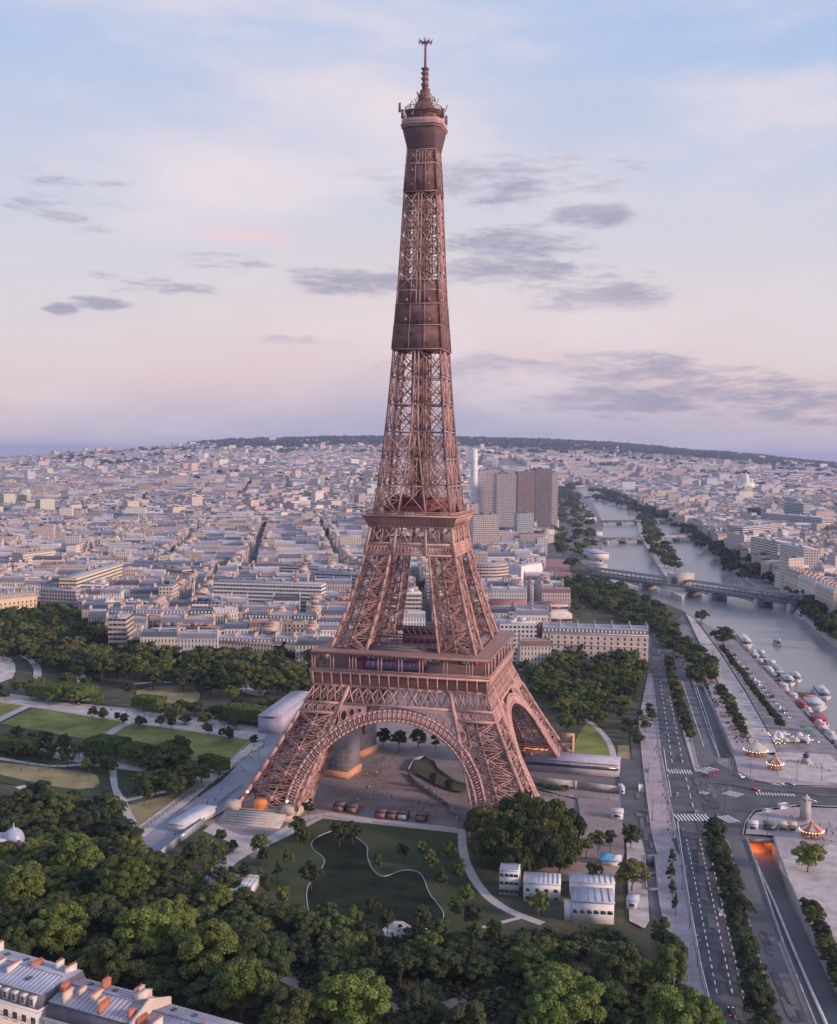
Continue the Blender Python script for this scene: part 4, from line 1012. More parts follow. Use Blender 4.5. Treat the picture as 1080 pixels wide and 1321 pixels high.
def windows(root, w, d, rz0, z0, h, pu, pv, me, maxn=96, skipback=True, y=-1):
    nf = int(h/pv); nu = int(w/pu); n = 0
    while nf*nu > maxn: nu -= 1
    for f in range(nf):
        for i in range(nu):
            o = bpy.data.objects.new('window', me); COL.objects.link(o); o.parent = root
            o.location = (-w/2+w*(i+.5)/nu, -d/2-.02, z0+pv*(f+.55)); n += 1
def landmark(name, pl, pr, depth, h, style, wc, rc, label, cat, wm_=None, group=None, wins=None, roofmat=None, ex_=None, seed=1):
    a, b, w, c, rz = quad_from_px(pl, pr, depth); mark(c, w, depth, rz)
    g = random.Random(seed); root = empty(name, (c.x, c.y, 0), rz, label, cat, group)
    wl, rf, ch = MB(), MB(), MBS()
    if style == 'haus':
        wmat = W_blind if wins else W_haus
        n = max(1, round(w/13)); 
        hous_parts(wl, rf, None, (0,0,0), w, depth, h, 0, wc, rc, 'mansard', g)
        for i in range(n+1):
            x = -w/2+w*i/n; x = min(max(x, -w/2+.5), w/2-.5)
            for yy in (-.18, .2): ch.box((x, yy*depth, h+1.2), (.9, depth*.26, 4.6+g.uniform(-.3,.8)), 0, 0, base=True); ch.box((x, yy*depth, h+5.9), (.5, depth*.22, .8), 0, 1, base=True)
        for k in range(int(w/2.6)):
            x = -w/2+1.6+k*2.6
            if x < w/2-1: rf.box((x, -depth/2+.75, h+.4), (1.3, 1.2, 1.9), 0, col=(*wc,1), base=True)
        for f in (1, 4): wl.box((0,-depth/2-.2, f*3.4+.1), (w, .45, .35), 0, 0, (*[v*.8 for v in wc],1))
        wl.box((0,-depth/2-.25, h-.2), (w+.3, .6, .5), 0, 0, (*[min(1,v*1.05) for v in wc],1))
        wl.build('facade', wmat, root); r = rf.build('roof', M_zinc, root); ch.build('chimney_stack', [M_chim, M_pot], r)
        if wins: windows(root, w, depth, rz, 0, h-.8, 2.6, 3.4, wins)
    else:
        hous_parts(wl, rf, None, (0,0,0), w, depth, h, 0, wc, rc, 'flat', g)
        wl.build('facade', wm_ or W_mod, root); rf.build('roof', M_zinc, root)
    if ex_: ex_(root, w, depth, h)
    return root
C_ = dict(WALLC); Rf = dict(ROOFC)
WM = win_mesh()
landmark('slab_office', (275,794), (414,799), 18, 30, 'flat', (0.62,0.60,0.60), (0.30,0.28,0.29), 'long white slab office with dark window bands behind the mansard rows left of the tower', 'office building', W_slab)
landmark('slab_office', (404,782), (470,786), 18, 33, 'flat', (0.40,0.42,0.52), (0.2,0.2,0.22), 'blue-grey slab office partly hidden behind the tower\'s left leg', 'office building', W_slab)
landmark('slab_office', (345,757), (412,760), 22, 24, 'flat', (0.45,0.43,0.46), (0.2,0.2,0.22), 'stepped grey office with dark terraces behind the long white slab', 'office building', W_slab)
landmark('apartment_slab', (99,789), (158,765), 16, 30, 'flat', (0.62,0.52,0.40), (0.36,0.33,0.33), 'cream apartment slab set at an angle above the left park trees', 'apartment block', W_slab)
landmark('apartment_slab', (30,744), (72,738), 16, 26, 'flat', (0.60,0.52,0.42), (0.36,0.33,0.33), 'cream rectangular block near the left edge of the city', 'apartment block', W_mod)
landmark('apartment_slab', (160,752), (235,760), 16, 20, 'flat', (0.42,0.40,0.40), (0.15,0.15,0.17), 'low dark-banded office right of the angled cream slab', 'office building', W_slab)
for i, (x0, x1, y0, y1) in enumerate(((137,172,827,828),(173,207,828,829),(208,243,829,829),(244,276,829,828),(277,308,828,825))):
    landmark('haussmann_building', (x0,y0), (x1,y1), 14, 21, 'haus', [C_['pinkish'],C_['beige'],C_['cream'],C_['beige'],C_['cream']][i], [Rf['slate blue'],Rf['grey zinc'],Rf['grey zinc'],Rf['dark grey'],Rf['pale zinc']][i],
      f'{ORD[i+1]} from the left in the mansard row along the park', 'apartment house', group='mansard houses facing the park', wins=WM if i < 4 else None, seed=i)
for i, (x0, x1, y0, y1) in enumerate(((314,345,832,833),(346,376,833,834),(377,408,834,835),(409,442,835,836))):
    landmark('haussmann_building', (x0,y0), (x1,y1), 14, 20 if i < 3 else 17, 'haus', [C_['cream'],C_['tan'],C_['cream'],C_['pinkish']][i], [Rf['dark grey'],Rf['grey zinc'],Rf['slate blue'],Rf['dark grey']][i],
      f'{ORD[i+1]} from the left in the mansard row before the long white slab', 'apartment house', group='mansard houses beside the tower leg', wins=WM, seed=20+i)
landmark('long_pavilion', (140,842), (192,845), 12, 11, 'haus', C_['off-white'], (0.22,0.25,0.38), 'low white building with a blue zinc roof at the park edge', 'house', seed=31)
landmark('long_pavilion', (194,846), (244,848), 12, 11, 'haus', C_['beige'], Rf['grey zinc'], 'low building with grey roof and dormers beside the blue-roofed one at the park edge', 'house', seed=32)
landmark('long_pavilion', (277,852), (352,855), 13, 13, 'haus', C_['pinkish'], (0.36,0.33,0.38), 'long low pinkish building with pale hipped roof right behind the park trees', 'house', seed=33)
landmark('long_pavilion', (353,855), (428,858), 13, 14, 'haus', C_['cream'], (0.30,0.28,0.34), 'long low cream building behind trees, left of the tower\'s first floor', 'house', seed=34, wins=WM)
landmark('haussmann_building', (-60,812), (48,798), 14, 20, 'haus', (0.58,0.45,0.32), (0.33,0.30,0.33), 'warm cream mansard row at the left edge of the picture above the park trees', 'apartment house', seed=35, wins=WM)
landmark('apartment_slab', (52,796), (98,799), 14, 24, 'flat', (0.44,0.37,0.38), (0.33,0.3,0.33), 'pinkish grey block between the left cream row and the angled cream slab', 'apartment block', W_mod)
landmark('haussmann_building', (100,802), (134,806), 13, 16, 'haus', C_['pale grey'], (0.20,0.24,0.34), 'grey house with blue slate roof in front of the angled cream slab', 'apartment house', seed=36)
# west block beside the quay
W = landmark('haussmann_block', (699,856), (836,861), 26, 22, 'haus', (0.66,0.53,0.47), (0.30,0.28,0.33), 'ornate pinkish six-storey block with many chimneys between tower and quay', 'apartment house', wins=WM, seed=41)
landmark('corner_house', (668,850), (693,853), 22, 20, 'haus', (0.50,0.36,0.30), (0.2,0.19,0.27), 'pinkish corner house behind the tower right of its first floor', 'apartment house', seed=42,
  ex_=lambda root, w, d, h: [tag(x) for x in []] or (lambda b: (b.lathe([(3.2,0),(3.4,2),(2.6,4.5),(1.2,6.3),(0,7)], (w/2-4,-d/2+4,h), 16), b.build('dome', M_slate, root, smooth=True)))(MB()))
# museum of stacked terraces
a, b, w, c, rz = quad_from_px((628,806), (744,806), 70); mark(c, w, 70, rz)
root = empty('museum', (c.x,c.y,0), rz, 'low modern building of stacked flat terraces with a red-brown roof behind the tower', 'museum')
m1 = mat('museum_concrete', (0.50,0.44,0.44), .8); m2 = mat('museum_red_roof', (0.30,0.13,0.11), .9, var=.2); m3 = mat('museum_dark_glass', (0.05,0.05,0.07), .2)
for nm, bx, mt_ in (('terrace', ((-w*.22,10,0),(w*.5,40,13)), m1), ('terrace', ((w*.2,-8,0),(w*.55,36,8)), m1), ('terrace', ((w*.28,6,8.0),(w*.4,22,5)), m1), ('terrace', ((-w*.1,-14,0),(w*.55,30,5)), m1),
                ('glass_storey', ((w*.2,-9,2.2),(w*.56,36.4,1.7)), m3), ('glass_storey', ((-w*.22,9.6,8.4),(w*.505,40.6,2.2)), m3), ('glass_storey', ((w*.28,5.6,9.6),(w*.404,22.8,1.8)), m3), ('roof', ((-w*.22,10,13),(w*.49,39,.6)), m2), ('roof', ((w*.3,6,13.0),(w*.34,20,.5)), m2)):
    q = MB(); q.box(bx[0], bx[1], base=True); q.build(nm, mt_, root)
# curved building
a, b, w, c, rz = quad_from_px((612,775), (666,772), 60); mark(c, w+10, 70, rz)
root = empty('curved_building', (c.x,c.y,0), rz, 'round-fronted pale building with rows of dark windows right of the tower', 'office building')
pl = [(w*.52*math.cos(t_), -6+w*.52*math.sin(t_)) for t_ in np.linspace(math.pi*1.05, math.pi*2.1, 26)]
inner = [(w*.3*math.cos(t_), -2+w*.3*math.sin(t_)) for t_ in np.linspace(math.pi*2.1, math.pi*1.05, 20)]
q = MB(); q.prism(pl+inner, -1, 34, 0, 1, col=(0.55,0.43,0.38,1)); q.build('facade', [W_slab, M_zinc], root)
q = MB(); q.prism([(x*.97, y*.97) for x, y in pl]+[(x*1.04,y*1.04) for x, y in inner], 34, 36.2, col=(0.34,0.28,0.30,1)); q.build('roof', M_zinc, root)
landmark('white_office', (672,768), (699,762), 18, 30, 'flat', (0.66,0.66,0.68), (0.4,0.38,0.42), 'white office with a red emblem beside the round-fronted building', 'office building', W_blind,
  ex_=lambda root, w, d, h: (lambda b: (b.box((w*.18,-d/2-.1,14), (5,.2,8)), b.build('red_emblem', mat('emblem_red', (0.5,0.06,0.08)), root)))(MB()))
# towers of the riverside quarter
HT = [(607,617,700,650,0,'beige'),(613,625,694,607,1,''),(625,644,692,606,2,''),(640,665,700,611,3,''),(667,689,698,608,4,''),(690,711,694,604,5,''),(711,719,690,609,2,''),(667,688,706,662,6,''),(610,643,722,664,7,''),(652,663,688,619,1,'')]
lab = ['slim beige block left of the riverside high-rises','narrow pale high-rise just right of the white chimney','pinkish high-rise with vertical stripes, second of the riverside cluster','broad grey-pink high-rise at the front of the riverside cluster','dark red-brown high-rise in the middle of the riverside cluster','dark high-rise at the right of the riverside cluster','slim high-rise at the far right end of the riverside cluster','low pale green glass block at the foot of the high-rises','beige tower block in front of the riverside high-rises beside the tower','slender high-rise seen between the two broad ones of the riverside cluster']
tc_ = [(0.56,0.48,0.44),(0.50,0.44,0.45),(0.46,0.39,0.39),(0.40,0.36,0.37),(0.25,0.18,0.18),(0.19,0.16,0.18),(0.42,0.46,0.46),(0.56,0.46,0.42)]
for i, (x0, x1, yb, yt, ci, _) in enumerate(HT):
    p = at(x0, yb); D = p.y; h = (yb-yt)/FPX*D
    landmark('high_rise', (x0,yb), (x1,yb), (x1-x0)/FPX*D*.8, h, 'flat', tc_[ci], (0.2,0.18,0.2), lab[i], 'tower block', W_tow, group='riverside high-rises', seed=60+i)
p = at(610.5, 694); q = MB(); hh = (694-579)/FPX*p.y; q.lathe([(8.5,0),(7.5,30),(5.6,hh*.85),(5.2,hh),(0,hh)], (0,0,0), 24)
o = q.build('chimney_stack', mat('chimney_white', (0.66,0.64,0.66), .6)); o.location = p; tag(o, 'tall slender white factory chimney left of the riverside high-rises', 'chimney'); LANDFP.append([(p.x-15,p.y-15),(p.x+15,p.y-15),(p.x+15,p.y+15),(p.x-15,p.y+15)])
# right bank landmarks
for args in (('glass_office',(1011,676),(1036,678),22,None,'flat',(0.36,0.44,0.44),(0.4,0.4,0.42),'pale green glass office block standing tall on the right bank','office building',W_slab,650),
             ('glass_office',(964,676),(981,677),25,None,'flat',(0.06,0.07,0.10),(0.2,0.2,0.2),'dark glass cube beside the wide pale complex on the right bank','office building',W_blind,656),
             ('apartment_slab',(958,706),(1010,700),25,None,'flat',(0.50,0.45,0.44),(0.35,0.33,0.36),'broad pale banded office standing behind the right bank trees','office building',W_slab,676),
             ('apartment_slab',(982,682),(1060,690),30,None,'flat',(0.52,0.47,0.47),(0.45,0.42,0.46),'long flat-roofed pale complex behind the dark glass cube','office building',W_slab,668),
             ('apartment_slab',(968,728),(1003,738),18,None,'flat',(0.60,0.54,0.50),(0.45,0.42,0.44),'white terraced apartment block above the right bank trees','apartment block',W_slab,700),
             ('apartment_slab',(1005,742),(1036,752),18,None,'flat',(0.58,0.52,0.48),(0.42,0.4,0.43),'white apartment block just right of the terraced one','apartment block',W_mod,708)):
    h = (args[2][1]-args[-1])/FPX*at(*args[2]).y; landmark(*args[:4], h, *args[5:11], seed=77)
for i, (x0, x1, y0, y1) in enumerate(((1032,1050,768,776),(1051,1072,777,787),(1073,1098,788,800))):
    landmark('haussmann_building', (x0,y0), (x1,y1), 16, 24, 'haus', [C_['cream'],C_['off-white'],C_['cream']][i], [Rf['dark grey'],Rf['grey zinc'],Rf['pale zinc']][i], f'{ORD[i+1]} from the left in the mansard row at the right edge', 'apartment house', group='mansard houses on the right bank', seed=80+i)
# white hilltop church
p = at(962, 640); q = MB(); z = terrain1(p.x, p.y); LANDFP.append([(p.x-60,p.y-60),(p.x+60,p.y-60),(p.x+60,p.y+60),(p.x-60,p.y+60)])
q.box((0,0,0), (60,36,40), base=True); q.lathe([(14,40),(15,52),(11,64),(4,74),(0,82)], n=18); q.lathe([(6,40),(6,50),(0,62)], (22,0,0), 12); q.lathe([(6,40),(6,50),(0,62)], (-22,0,0), 12)
o = q.build('domed_church', mat('church_white', (0.7,0.66,0.62), .8)); o.location = (p.x,p.y,z); tag(o, 'white domed church standing out of the far right bank', 'church')

# --- ordinary city fabric
def npoly(pts): return gp(pts)
KEEP = [npoly([(-1100,820),(-900,812),(-60,800),(50,792),(130,806),(137,845),(246,858),(276,860),(430,864),(470,830),(560,820),(640,835),(668,862),(695,870),(698,806),(744,806),(735,790),(700,760),(694,740),(712,690),(704,640),(722,627),(-900,627)]),
        npoly([(2600,1250),(1900,1090),(1420,925),(1150,818),(1095,806),(1045,782),(990,742),(965,728),(925,702),(885,680),(845,660),(800,640),(762,627),(2500,627)])]
CL = [npoly([(0,784),(60,786),(60,792),(0,794)])]
g = random.Random(11); ng = np.random.default_rng(5)
seeds = [(g.uniform(-3500,3500), g.uniform(700,10500), g.uniform(0, math.pi/2)) for _ in range(70)]
seeds += [(-150, 950, 0.05), (-170, 1500, 0.12), (700, 1000, .5), (900, 1600, .3)]
SX = np.array([s[0] for s in seeds]); SY = np.array([s[1] for s in seeds])
def lots(D0, D1, bw, bd, street, lw, ld, keepp):
    """regular blocks inside each district's own grid"""
    out = []
    for si, (sx, sy, ang) in enumerate(seeds):
        D = math.hypot(sx, sy); Rr = 1500
        if D+Rr < D0 or D-Rr > D1: continue
        cs, sn = math.cos(ang), math.sin(ang); n = int(Rr/(bw+street))+1; m_ = int(Rr/(bd+street))+1
        I, J = np.meshgrid(np.arange(-n, n+1), np.arange(-m_, m_+1)); bx = I.ravel()*(bw+street)+ng.uniform(-3,3,I.size); by = J.ravel()*(bd+street)
        gx = sx+bx*cs-by*sn; gy = sy+bx*sn+by*cs; dd = np.hypot(gx, gy)
        ok = (dd > D0-80) & (dd < D1+80) & (np.abs(np.arctan2(gx, gy)) < .58) & (gy > 0)
        gx, gy = gx[ok], gy[ok]
        if not len(gx): continue
        near = np.argmin((gx[:,None]-SX)**2+(gy[:,None]-SY)**2, axis=1) == si
        for X, Y in zip(gx[near], gy[near]):
            # perimeter of the block
            u = -bw/2
            while u < bw/2-4:
                ww = g.uniform(*lw); ww = bw/2-u if bw/2-u-ww < lw[0]*.7 else ww
                for s in (-1, 1):
                    if g.random() < keepp: out.append((X+(u+ww/2)*cs-s*(bd/2-ld/2)*sn, Y+(u+ww/2)*sn+s*(bd/2-ld/2)*cs, ww-.1, ld, ang if s < 0 else ang+math.pi))
                u += ww
            v = -bd/2+ld+.5
            while v < bd/2-ld-4:
                ww = g.uniform(*lw); ww = bd/2-ld-v if bd/2-ld-v-ww < lw[0]*.7 else ww
                for s in (-1, 1):
                    if g.random() < keepp: out.append((X+s*(bw/2-ld/2)*cs-(v+ww/2)*sn, Y+s*(bw/2-ld/2)*sn+(v+ww/2)*cs, ww-.1, ld, ang+s*math.pi/2))
                v += ww
    A = np.array(out); dd = np.hypot(A[:,0], A[:,1]); ok = (dd >= D0) & (dd < D1)
    az = np.arctan2(A[:,0], A[:,1]); ok &= np.abs(az) < np.where(dd < 4200, .55, .43)
    k = np.zeros(len(A), bool)
    for P in KEEP: k |= inpoly(P, A[:,0], A[:,1])
    far = (dd > 4600) & (river_dist(A[:,0], A[:,1]) > 230)
    ok &= (k | far)
    ok &= river_dist(A[:,0], A[:,1]) > 60
    for P in LANDFP: ok &= ~inpoly(P, A[:,0], A[:,1])
    return A[ok]
near = lots(700, 2100, 92, 50, 13, (16, 34), 12, .985)
midd = lots(2100, 4200, 120, 62, 18, (22, 50), 15, .95)
farr = lots(4200, 9300, 180, 88, 30, (40, 100), 24, .78)
fd = np.hypot(farr[:,0], farr[:,1]); pxs = 540+FPX*farr[:,0]/farr[:,1]
cen = (pxs > 280) & (pxs < 1000)
farr = farr[~((fd > 7700) & cen & (ng.random(len(farr)) < .9)) & ~((fd > 6800) & (pxs > 620) & (ng.random(len(farr)) < .55))]
# order near houses by how large they show, the 150 nearest as single things
nd = np.hypot(near[:,0], near[:,1]); near = near[np.argsort(nd)]
def pick_style(g, far=False):
    r = g.random()
    if r < .76: return 'mansard', g.uniform(16.5, 19.5)
    if r < .92: return 'flat', g.choice((16,18,20,24,28))
    return 'gable', g.uniform(6, 14)
allp = []; NI = 190
items = []
for i, (x, y, w, d, rz) in enumerate(near):
    px, py = to_px((x, y, 18))
    if not (-25 < px < 1105): items.append((i, None)); continue
    items.append((i, px))
vis = [i for i, p in items if p is not None]
solo = set(vis[:NI])
recs = []
bigw, bigr, bigc = MB(), MB(), MB()
stylecnt = {}
for i, (x, y, w, d, rz) in enumerate(near):
    st, h = pick_style(g); wn_, wc = g.choice(WALLC); rn, rc = g.choice(ROOFC if g.random() < .5 else ROOFC[:3])
    if g.random() < .08: h *= 1.35
    if i in solo: recs.append((i, x, y, w, d, rz, st, h, wn_, wc, rn, rc))
    else: hous_parts(bigw, bigr, bigc, (x,y,0), w, d, h, rz, wc, rc, st, g, lod=1)
# rank the single houses from the left within bands of distance
def zone_of(x, y):
    px, py = to_px((x, y, 0))
    if px > 760: return 'behind the right bank trees'
    if px > 600: return 'right of the tower'
    b = int((math.hypot(x, y)-700)/55)
    return f'in line {b+1} behind the park'
zs = {}
for r in recs: zs.setdefault(zone_of(r[1], r[2]), []).append(r)
for zn, L in zs.items():
    L.sort(key=lambda r: to_px((r[1], r[2], 0))[0])
    for k, (i, x, y, w, d, rz, st, h, wn_, wc, rn, rc) in enumerate(L):
        nm = {'mansard': 'mansard_house', 'flat': 'flat_roofed_block', 'gable': 'low_house'}[st]
        root = empty(nm, (x, y, terrain1(x, y)), rz, f'{wn_} {"mansard" if st == "mansard" else "flat-topped" if st == "flat" else "low"} house, {rn} roof, {ordinal(k+1)} from left {zn}', 'house', 'houses of the city behind the park')
        wl, rf, ch = MB(), MB(), MBS(); hous_parts(wl, rf, ch, (0,0,0), w, d, h, 0, wc, rc, st, g)
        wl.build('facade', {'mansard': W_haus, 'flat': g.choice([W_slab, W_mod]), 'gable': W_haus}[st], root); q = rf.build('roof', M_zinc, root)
        if ch.n: ch.build('chimney_stack', [M_chim, M_pot], q)
for (x, y, w, d, rz) in midd:
    st, h = pick_style(g); wc = g.choice(WALLC)[1]; rc = g.choice(ROOFC)[1]; z = terrain1(x, y)
    if g.random() < .035: st, h = 'flat', g.uniform(26, 42)
    hous_parts(bigw, bigr, bigc if g.random() < .5 else None, (x,y,z), w, d, h, rz, tuple(v*g.uniform(.9,1.1) for v in wc), rc, st, g, lod=1)
tz = terrain(farr[:,0], farr[:,1])
for (x, y, w, d, rz), z in zip(farr, tz):
    st, h = pick_style(g); wc = g.choice(WALLC)[1]; rc = g.choice(ROOFC)[1]
    if g.random() < .03: st, h, w, d = 'flat', g.uniform(26, 48), min(w, 60), 16
    else: h = min(h, 17)
    if st == 'gable': st = 'flat'
    hous_parts(bigw, bigr, None, (x,y,z-2), w, d, h+4, rz, tuple(v*g.uniform(.95,1.15) for v in wc), rc, st, g, lod=1)
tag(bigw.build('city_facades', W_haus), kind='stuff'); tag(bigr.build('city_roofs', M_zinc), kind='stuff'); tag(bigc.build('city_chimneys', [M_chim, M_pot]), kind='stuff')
print('CITY', len(near), len(midd), len(farr), len(recs))
# ------------------------------------------------------------------ vegetation
def leaf_mat(name, base=(0.06,0.085,0.028)):
    mt = bpy.data.materials.new(name); mt.use_nodes = True; t = mt.node_tree; b = t.nodes['Principled BSDF']; b.inputs['Roughness'].default_value = 0.7
    b.inputs['Specular IOR Level'].default_value = 0.25
    oi = t.nodes.new('ShaderNodeObjectInfo'); tc = t.nodes.new('ShaderNodeTexCoord'); n = t.nodes.new('ShaderNodeTexNoise'); n.inputs['Scale'].default_value = 2.6; n.inputs['Detail'].default_value = 4
    t.links.new(tc.outputs['Object'], n.inputs['Vector'])
    g_ = t.nodes.new('ShaderNodeNewGeometry')
    m1 = t.nodes.new('ShaderNodeMapRange'); m1.inputs[1].default_value = .3; m1.inputs[2].default_value = .7; m1.inputs[3].default_value = .6; m1.inputs[4].default_value = 1.5; t.links.new(n.outputs[0], m1.inputs[0])
    m2 = t.nodes.new('ShaderNodeMapRange'); m2.inputs[3].default_value = .55; m2.inputs[4].default_value = 1.5; t.links.new(g_.outputs['Random Per Island'], m2.inputs[0])
    mm = t.nodes.new('ShaderNodeMath'); mm.operation = 'MULTIPLY'; t.links.new(m1.outputs[0], mm.inputs[0]); t.links.new(m2.outputs[0], mm.inputs[1])
    h = t.nodes.new('ShaderNodeHueSaturation'); t.links.new(oi.outputs['Color'], h.inputs['Color']); t.links.new(mm.outputs[0], h.inputs['Value'])
    m3 = t.nodes.new('ShaderNodeMapRange'); m3.inputs[3].default_value = .48; m3.inputs[4].default_value = .52; t.links.new(n.outputs[0], m3.inputs[0]); t.links.new(m3.outputs[0], h.inputs['Hue'])
    t.links.new(h.outputs[0], b.inputs['Base Color'])
    tr = t.nodes.new('ShaderNodeBsdfTranslucent'); t.links.new(h.outputs[0], tr.inputs['Color']); ms = t.nodes.new('ShaderNodeMixShader'); ms.inputs[0].default_value = .2
    t.links.new(b.outputs[0], ms.inputs[1]); t.links.new(tr.outputs[0], ms.inputs[2]); t.links.new(ms.outputs[0], t.nodes['Material Output'].inputs['Surface'])
    return mt
M_leaf = leaf_mat('foliage'); M_bark = mat('bark', (0.09,0.07,0.06), .95, scale=2)
def leaves_mesh(name, P, N, S, rg, elong=1.0):
    """one small quad per leaf clump at P with rough normal N and size S"""
    n = len(P); T = rg.normal(size=(n,3)); U = np.cross(N, T); U /= np.linalg.norm(U, axis=1, keepdims=True)+1e-9; V = np.cross(N, U); V /= np.linalg.norm(V, axis=1, keepdims=True)+1e-9
    if elong != 1.0:   # hanging leaves run downwards
        V = np.tile(np.array([0,0,-1.0]), (n,1))+rg.normal(size=(n,3))*.15; U = np.cross(V, N); U /= np.linalg.norm(U, axis=1, keepdims=True)+1e-9
    s = S[:,None]; q = rg.uniform(.7,1.2,(n,4,1))
    co = np.stack([P-U*s*q[:,0]-V*s*elong*.8, P+U*s*q[:,1]*.8-V*s*elong, P+U*s*q[:,2]+V*s*elong*.8, P-U*s*q[:,3]*.9+V*s*elong], axis=1).reshape(-1,3)
    me = bpy.data.meshes.new(name); me.vertices.add(4*n); me.vertices.foreach_set('co', co.astype(np.float32).ravel())
    me.loops.add(4*n); me.loops.foreach_set('vertex_index', np.arange(4*n, dtype=np.int32)); me.polygons.add(n)
    me.polygons.foreach_set('loop_start', np.arange(0, 4*n, 4, dtype=np.int32)); me.polygons.foreach_set('loop_total', np.full(n, 4, np.int32)); me.update(calc_edges=True)
    me.materials.append(M_leaf); return me
def crown_mesh(seed, nl, nleaf, ls, zs=.85, lobe=(.26,.42), spread=(.45,.8), taper=0.0, hang=1.0):
    rg = np.random.default_rng(seed); C = []
    for _ in range(nl*30):
        if len(C) >= nl: break
        d = rg.normal(size=3); d /= np.linalg.norm(d); r = rg.uniform(*spread)
        if d[2] < -.8: continue
        c = d*r; c[2] *= zs
        if taper: c[:2] *= max(.12, 1-taper*(c[2]+.8)/1.6)
        if all(np.linalg.norm(c-q[0]) > .2 for q in C): C.append((c, rg.uniform(*lobe)*(1-taper*.5*(c[2]+.8)/1.6)))
    Rr = np.array([q[1] for q in C]); w = Rr**2/np.sum(Rr**2); idx = rg.choice(len(C), nleaf, p=w); cen = np.array([q[0] for q in C])[idx]; rr = Rr[idx]
    d = rg.normal(size=(nleaf,3)); d /= np.linalg.norm(d, axis=1, keepdims=True); d[:,2] = np.where(d[:,2] < -.3, -d[:,2], d[:,2])
    P = cen+d*rr[:,None]*rg.uniform(.72,1.06,(nleaf,1))**.6*np.array([1,1,.85])
    N = d+rg.normal(size=(nleaf,3))*.45+np.array([0,0,.25]); N /= np.linalg.norm(N, axis=1, keepdims=True)
    return leaves_mesh('crown', P, N, rg.uniform(.7,1.3,nleaf)*ls, rg, hang)
def trunk_mesh(seed, hb=1.0, limbs=5):
    g = random.Random(seed); b = MB(); b.tube([(0,0,-.5),(0.02,0,.4*hb),(-.02,.03,hb)], [.07,.055,.045], 7)
    for i in range(limbs):
        a = i*2*math.pi/limbs+g.uniform(-.4,.4); r = g.uniform(.35,.6); b.tube([(0,0,hb*g.uniform(.6,.95)), (r*.5*math.cos(a), r*.5*math.sin(a), hb+g.uniform(.1,.3)), (r*math.cos(a), r*math.sin(a), hb+g.uniform(.4,.8))], [.035,.025,.01], 5)
    o = b.build('trunk', M_bark); me = o.data; bpy.data.objects.remove(o); return me
CR = {'big': [crown_mesh(100+i, 60, 16000, .0245, .9, (.15,.27), (.35,.86)) for i in range(5)],
      'round': [crown_mesh(10+i, 30, 5600, .036, .9, (.19,.33), (.3,.82)) for i in range(6)],
      'oval': [crown_mesh(30+i, 16, 2200, .055, 1.25, (.2,.34), (.35,.75)) for i in range(4)],
      'cone': [crown_mesh(40+i, 20, 2200, .05, 1.5, (.2,.32), (.3,.8), taper=.85) for i in range(3)],
      'willow': [crown_mesh(50+i, 22, 5200, .038, .95, (.22,.36), (.45,.8), hang=2.6) for i in range(3)],
      'small': [crown_mesh(60+i, 10, 700, .09, .85, (.28,.42)) for i in range(5)]}
TRK = [trunk_mesh(i) for i in range(4)]
PAL = {'dark': (0.042,0.056,0.025), 'deep green': (0.060,0.080,0.028), 'mid green': (0.105,0.132,0.036), 'olive': (0.110,0.115,0.038), 'bright green': (0.110,0.145,0.033), 'yellow-green': (0.135,0.17,0.035), 'fresh green': (0.090,0.130,0.030)}
tg = random.Random(21); TREES = []; ZT = {}
def tree(x, y, r, h, kind, tone, name='park_tree', z0=0.0, label=None, group=None, zone=None):
    """r crown radius, h total height; crown mesh is unit-sized"""
    root = empty(name, (x, y, z0), tg.uniform(0, 6.28), label, 'tree', group)
    ce = bpy.data.objects.new('crown', tg.choice(CR[kind])); COL.objects.link(ce); ce.parent = root
    zs = {'oval': 1.45, 'cone': 1.7, 'willow': 1.1}.get(kind, 1.0); ch = h*(.80 if kind == 'big' else .97 if kind == 'willow' else .86); sz = ch/(2*zs*.97)
    ce.scale = (r, r*tg.uniform(.88,1.1), sz); ce.location = (0, 0, h-ch*.52); c = PAL[tone]; v = tg.uniform(.85, 1.18); ce.color = (c[0]*v*tg.uniform(.9,1.12), c[1]*v, c[2]*v, 1)
    tk = bpy.data.objects.new('trunk', tg.choice(TRK)); COL.objects.link(tk); tk.parent = root; th = h-ch*.8; tk.scale = (r*.75, r*.75, max(1.2, th)); 
    TREES.append((x, y, r)); 
    if zone: ZT.setdefault(zone, []).append((root, kind, tone, r))
    return root
KO = [(577,1272,663,1298),(352,1250,398,1278),(495,1192,533,1208),(300,1100,340,1115),(640,1180,700,1192),(500,1290,520,1300)]
def keepout(x, y, z, r):
    px, py = to_px((x, y, z)); rr = r*FPX/y*.85
    return any(a-rr < px < c+rr and b-rr < py < d+rr for a, b, c, d in KO)
def free(x, y, r, f=.8): return all((x-a)**2+(y-b)**2 > ((r+c)*f)**2 for a, b, c in TREES[-400:])
def grove(poly, n, r0, r1, kinds, tones, name, zone, group, f=.72, hk=(1.55,2.0), zc=8.0, z0=0.0, maxtry=40):
    """fill a photo region (given at crown height zc) with separate trees"""
    P = gp(poly, zc); xs = [p[0] for p in P]; ys = [p[1] for p in P]; k = 0; t_ = 0
    Pn = np.array(P)
    while k < n and t_ < n*maxtry:
        t_ += 1; x, y = tg.uniform(min(xs), max(xs)), tg.uniform(min(ys), max(ys)); r = tg.uniform(r0, r1)
        if not inpoly(P, [x], [y])[0] or not free(x, y, r, f) or (zc == 8.0 and keepout(x, y, r, r)): continue
        kd = tg.choice(kinds); h = r*tg.uniform(*hk)*(1.3 if kd in ('oval','cone') else 1); rr = r*(.72 if kd in ('oval','cone') else 1)
        root = tree(x, y, rr, h, kd, tg.choice(tones), name, z0, group=group, zone=zone); k += 1
    return k
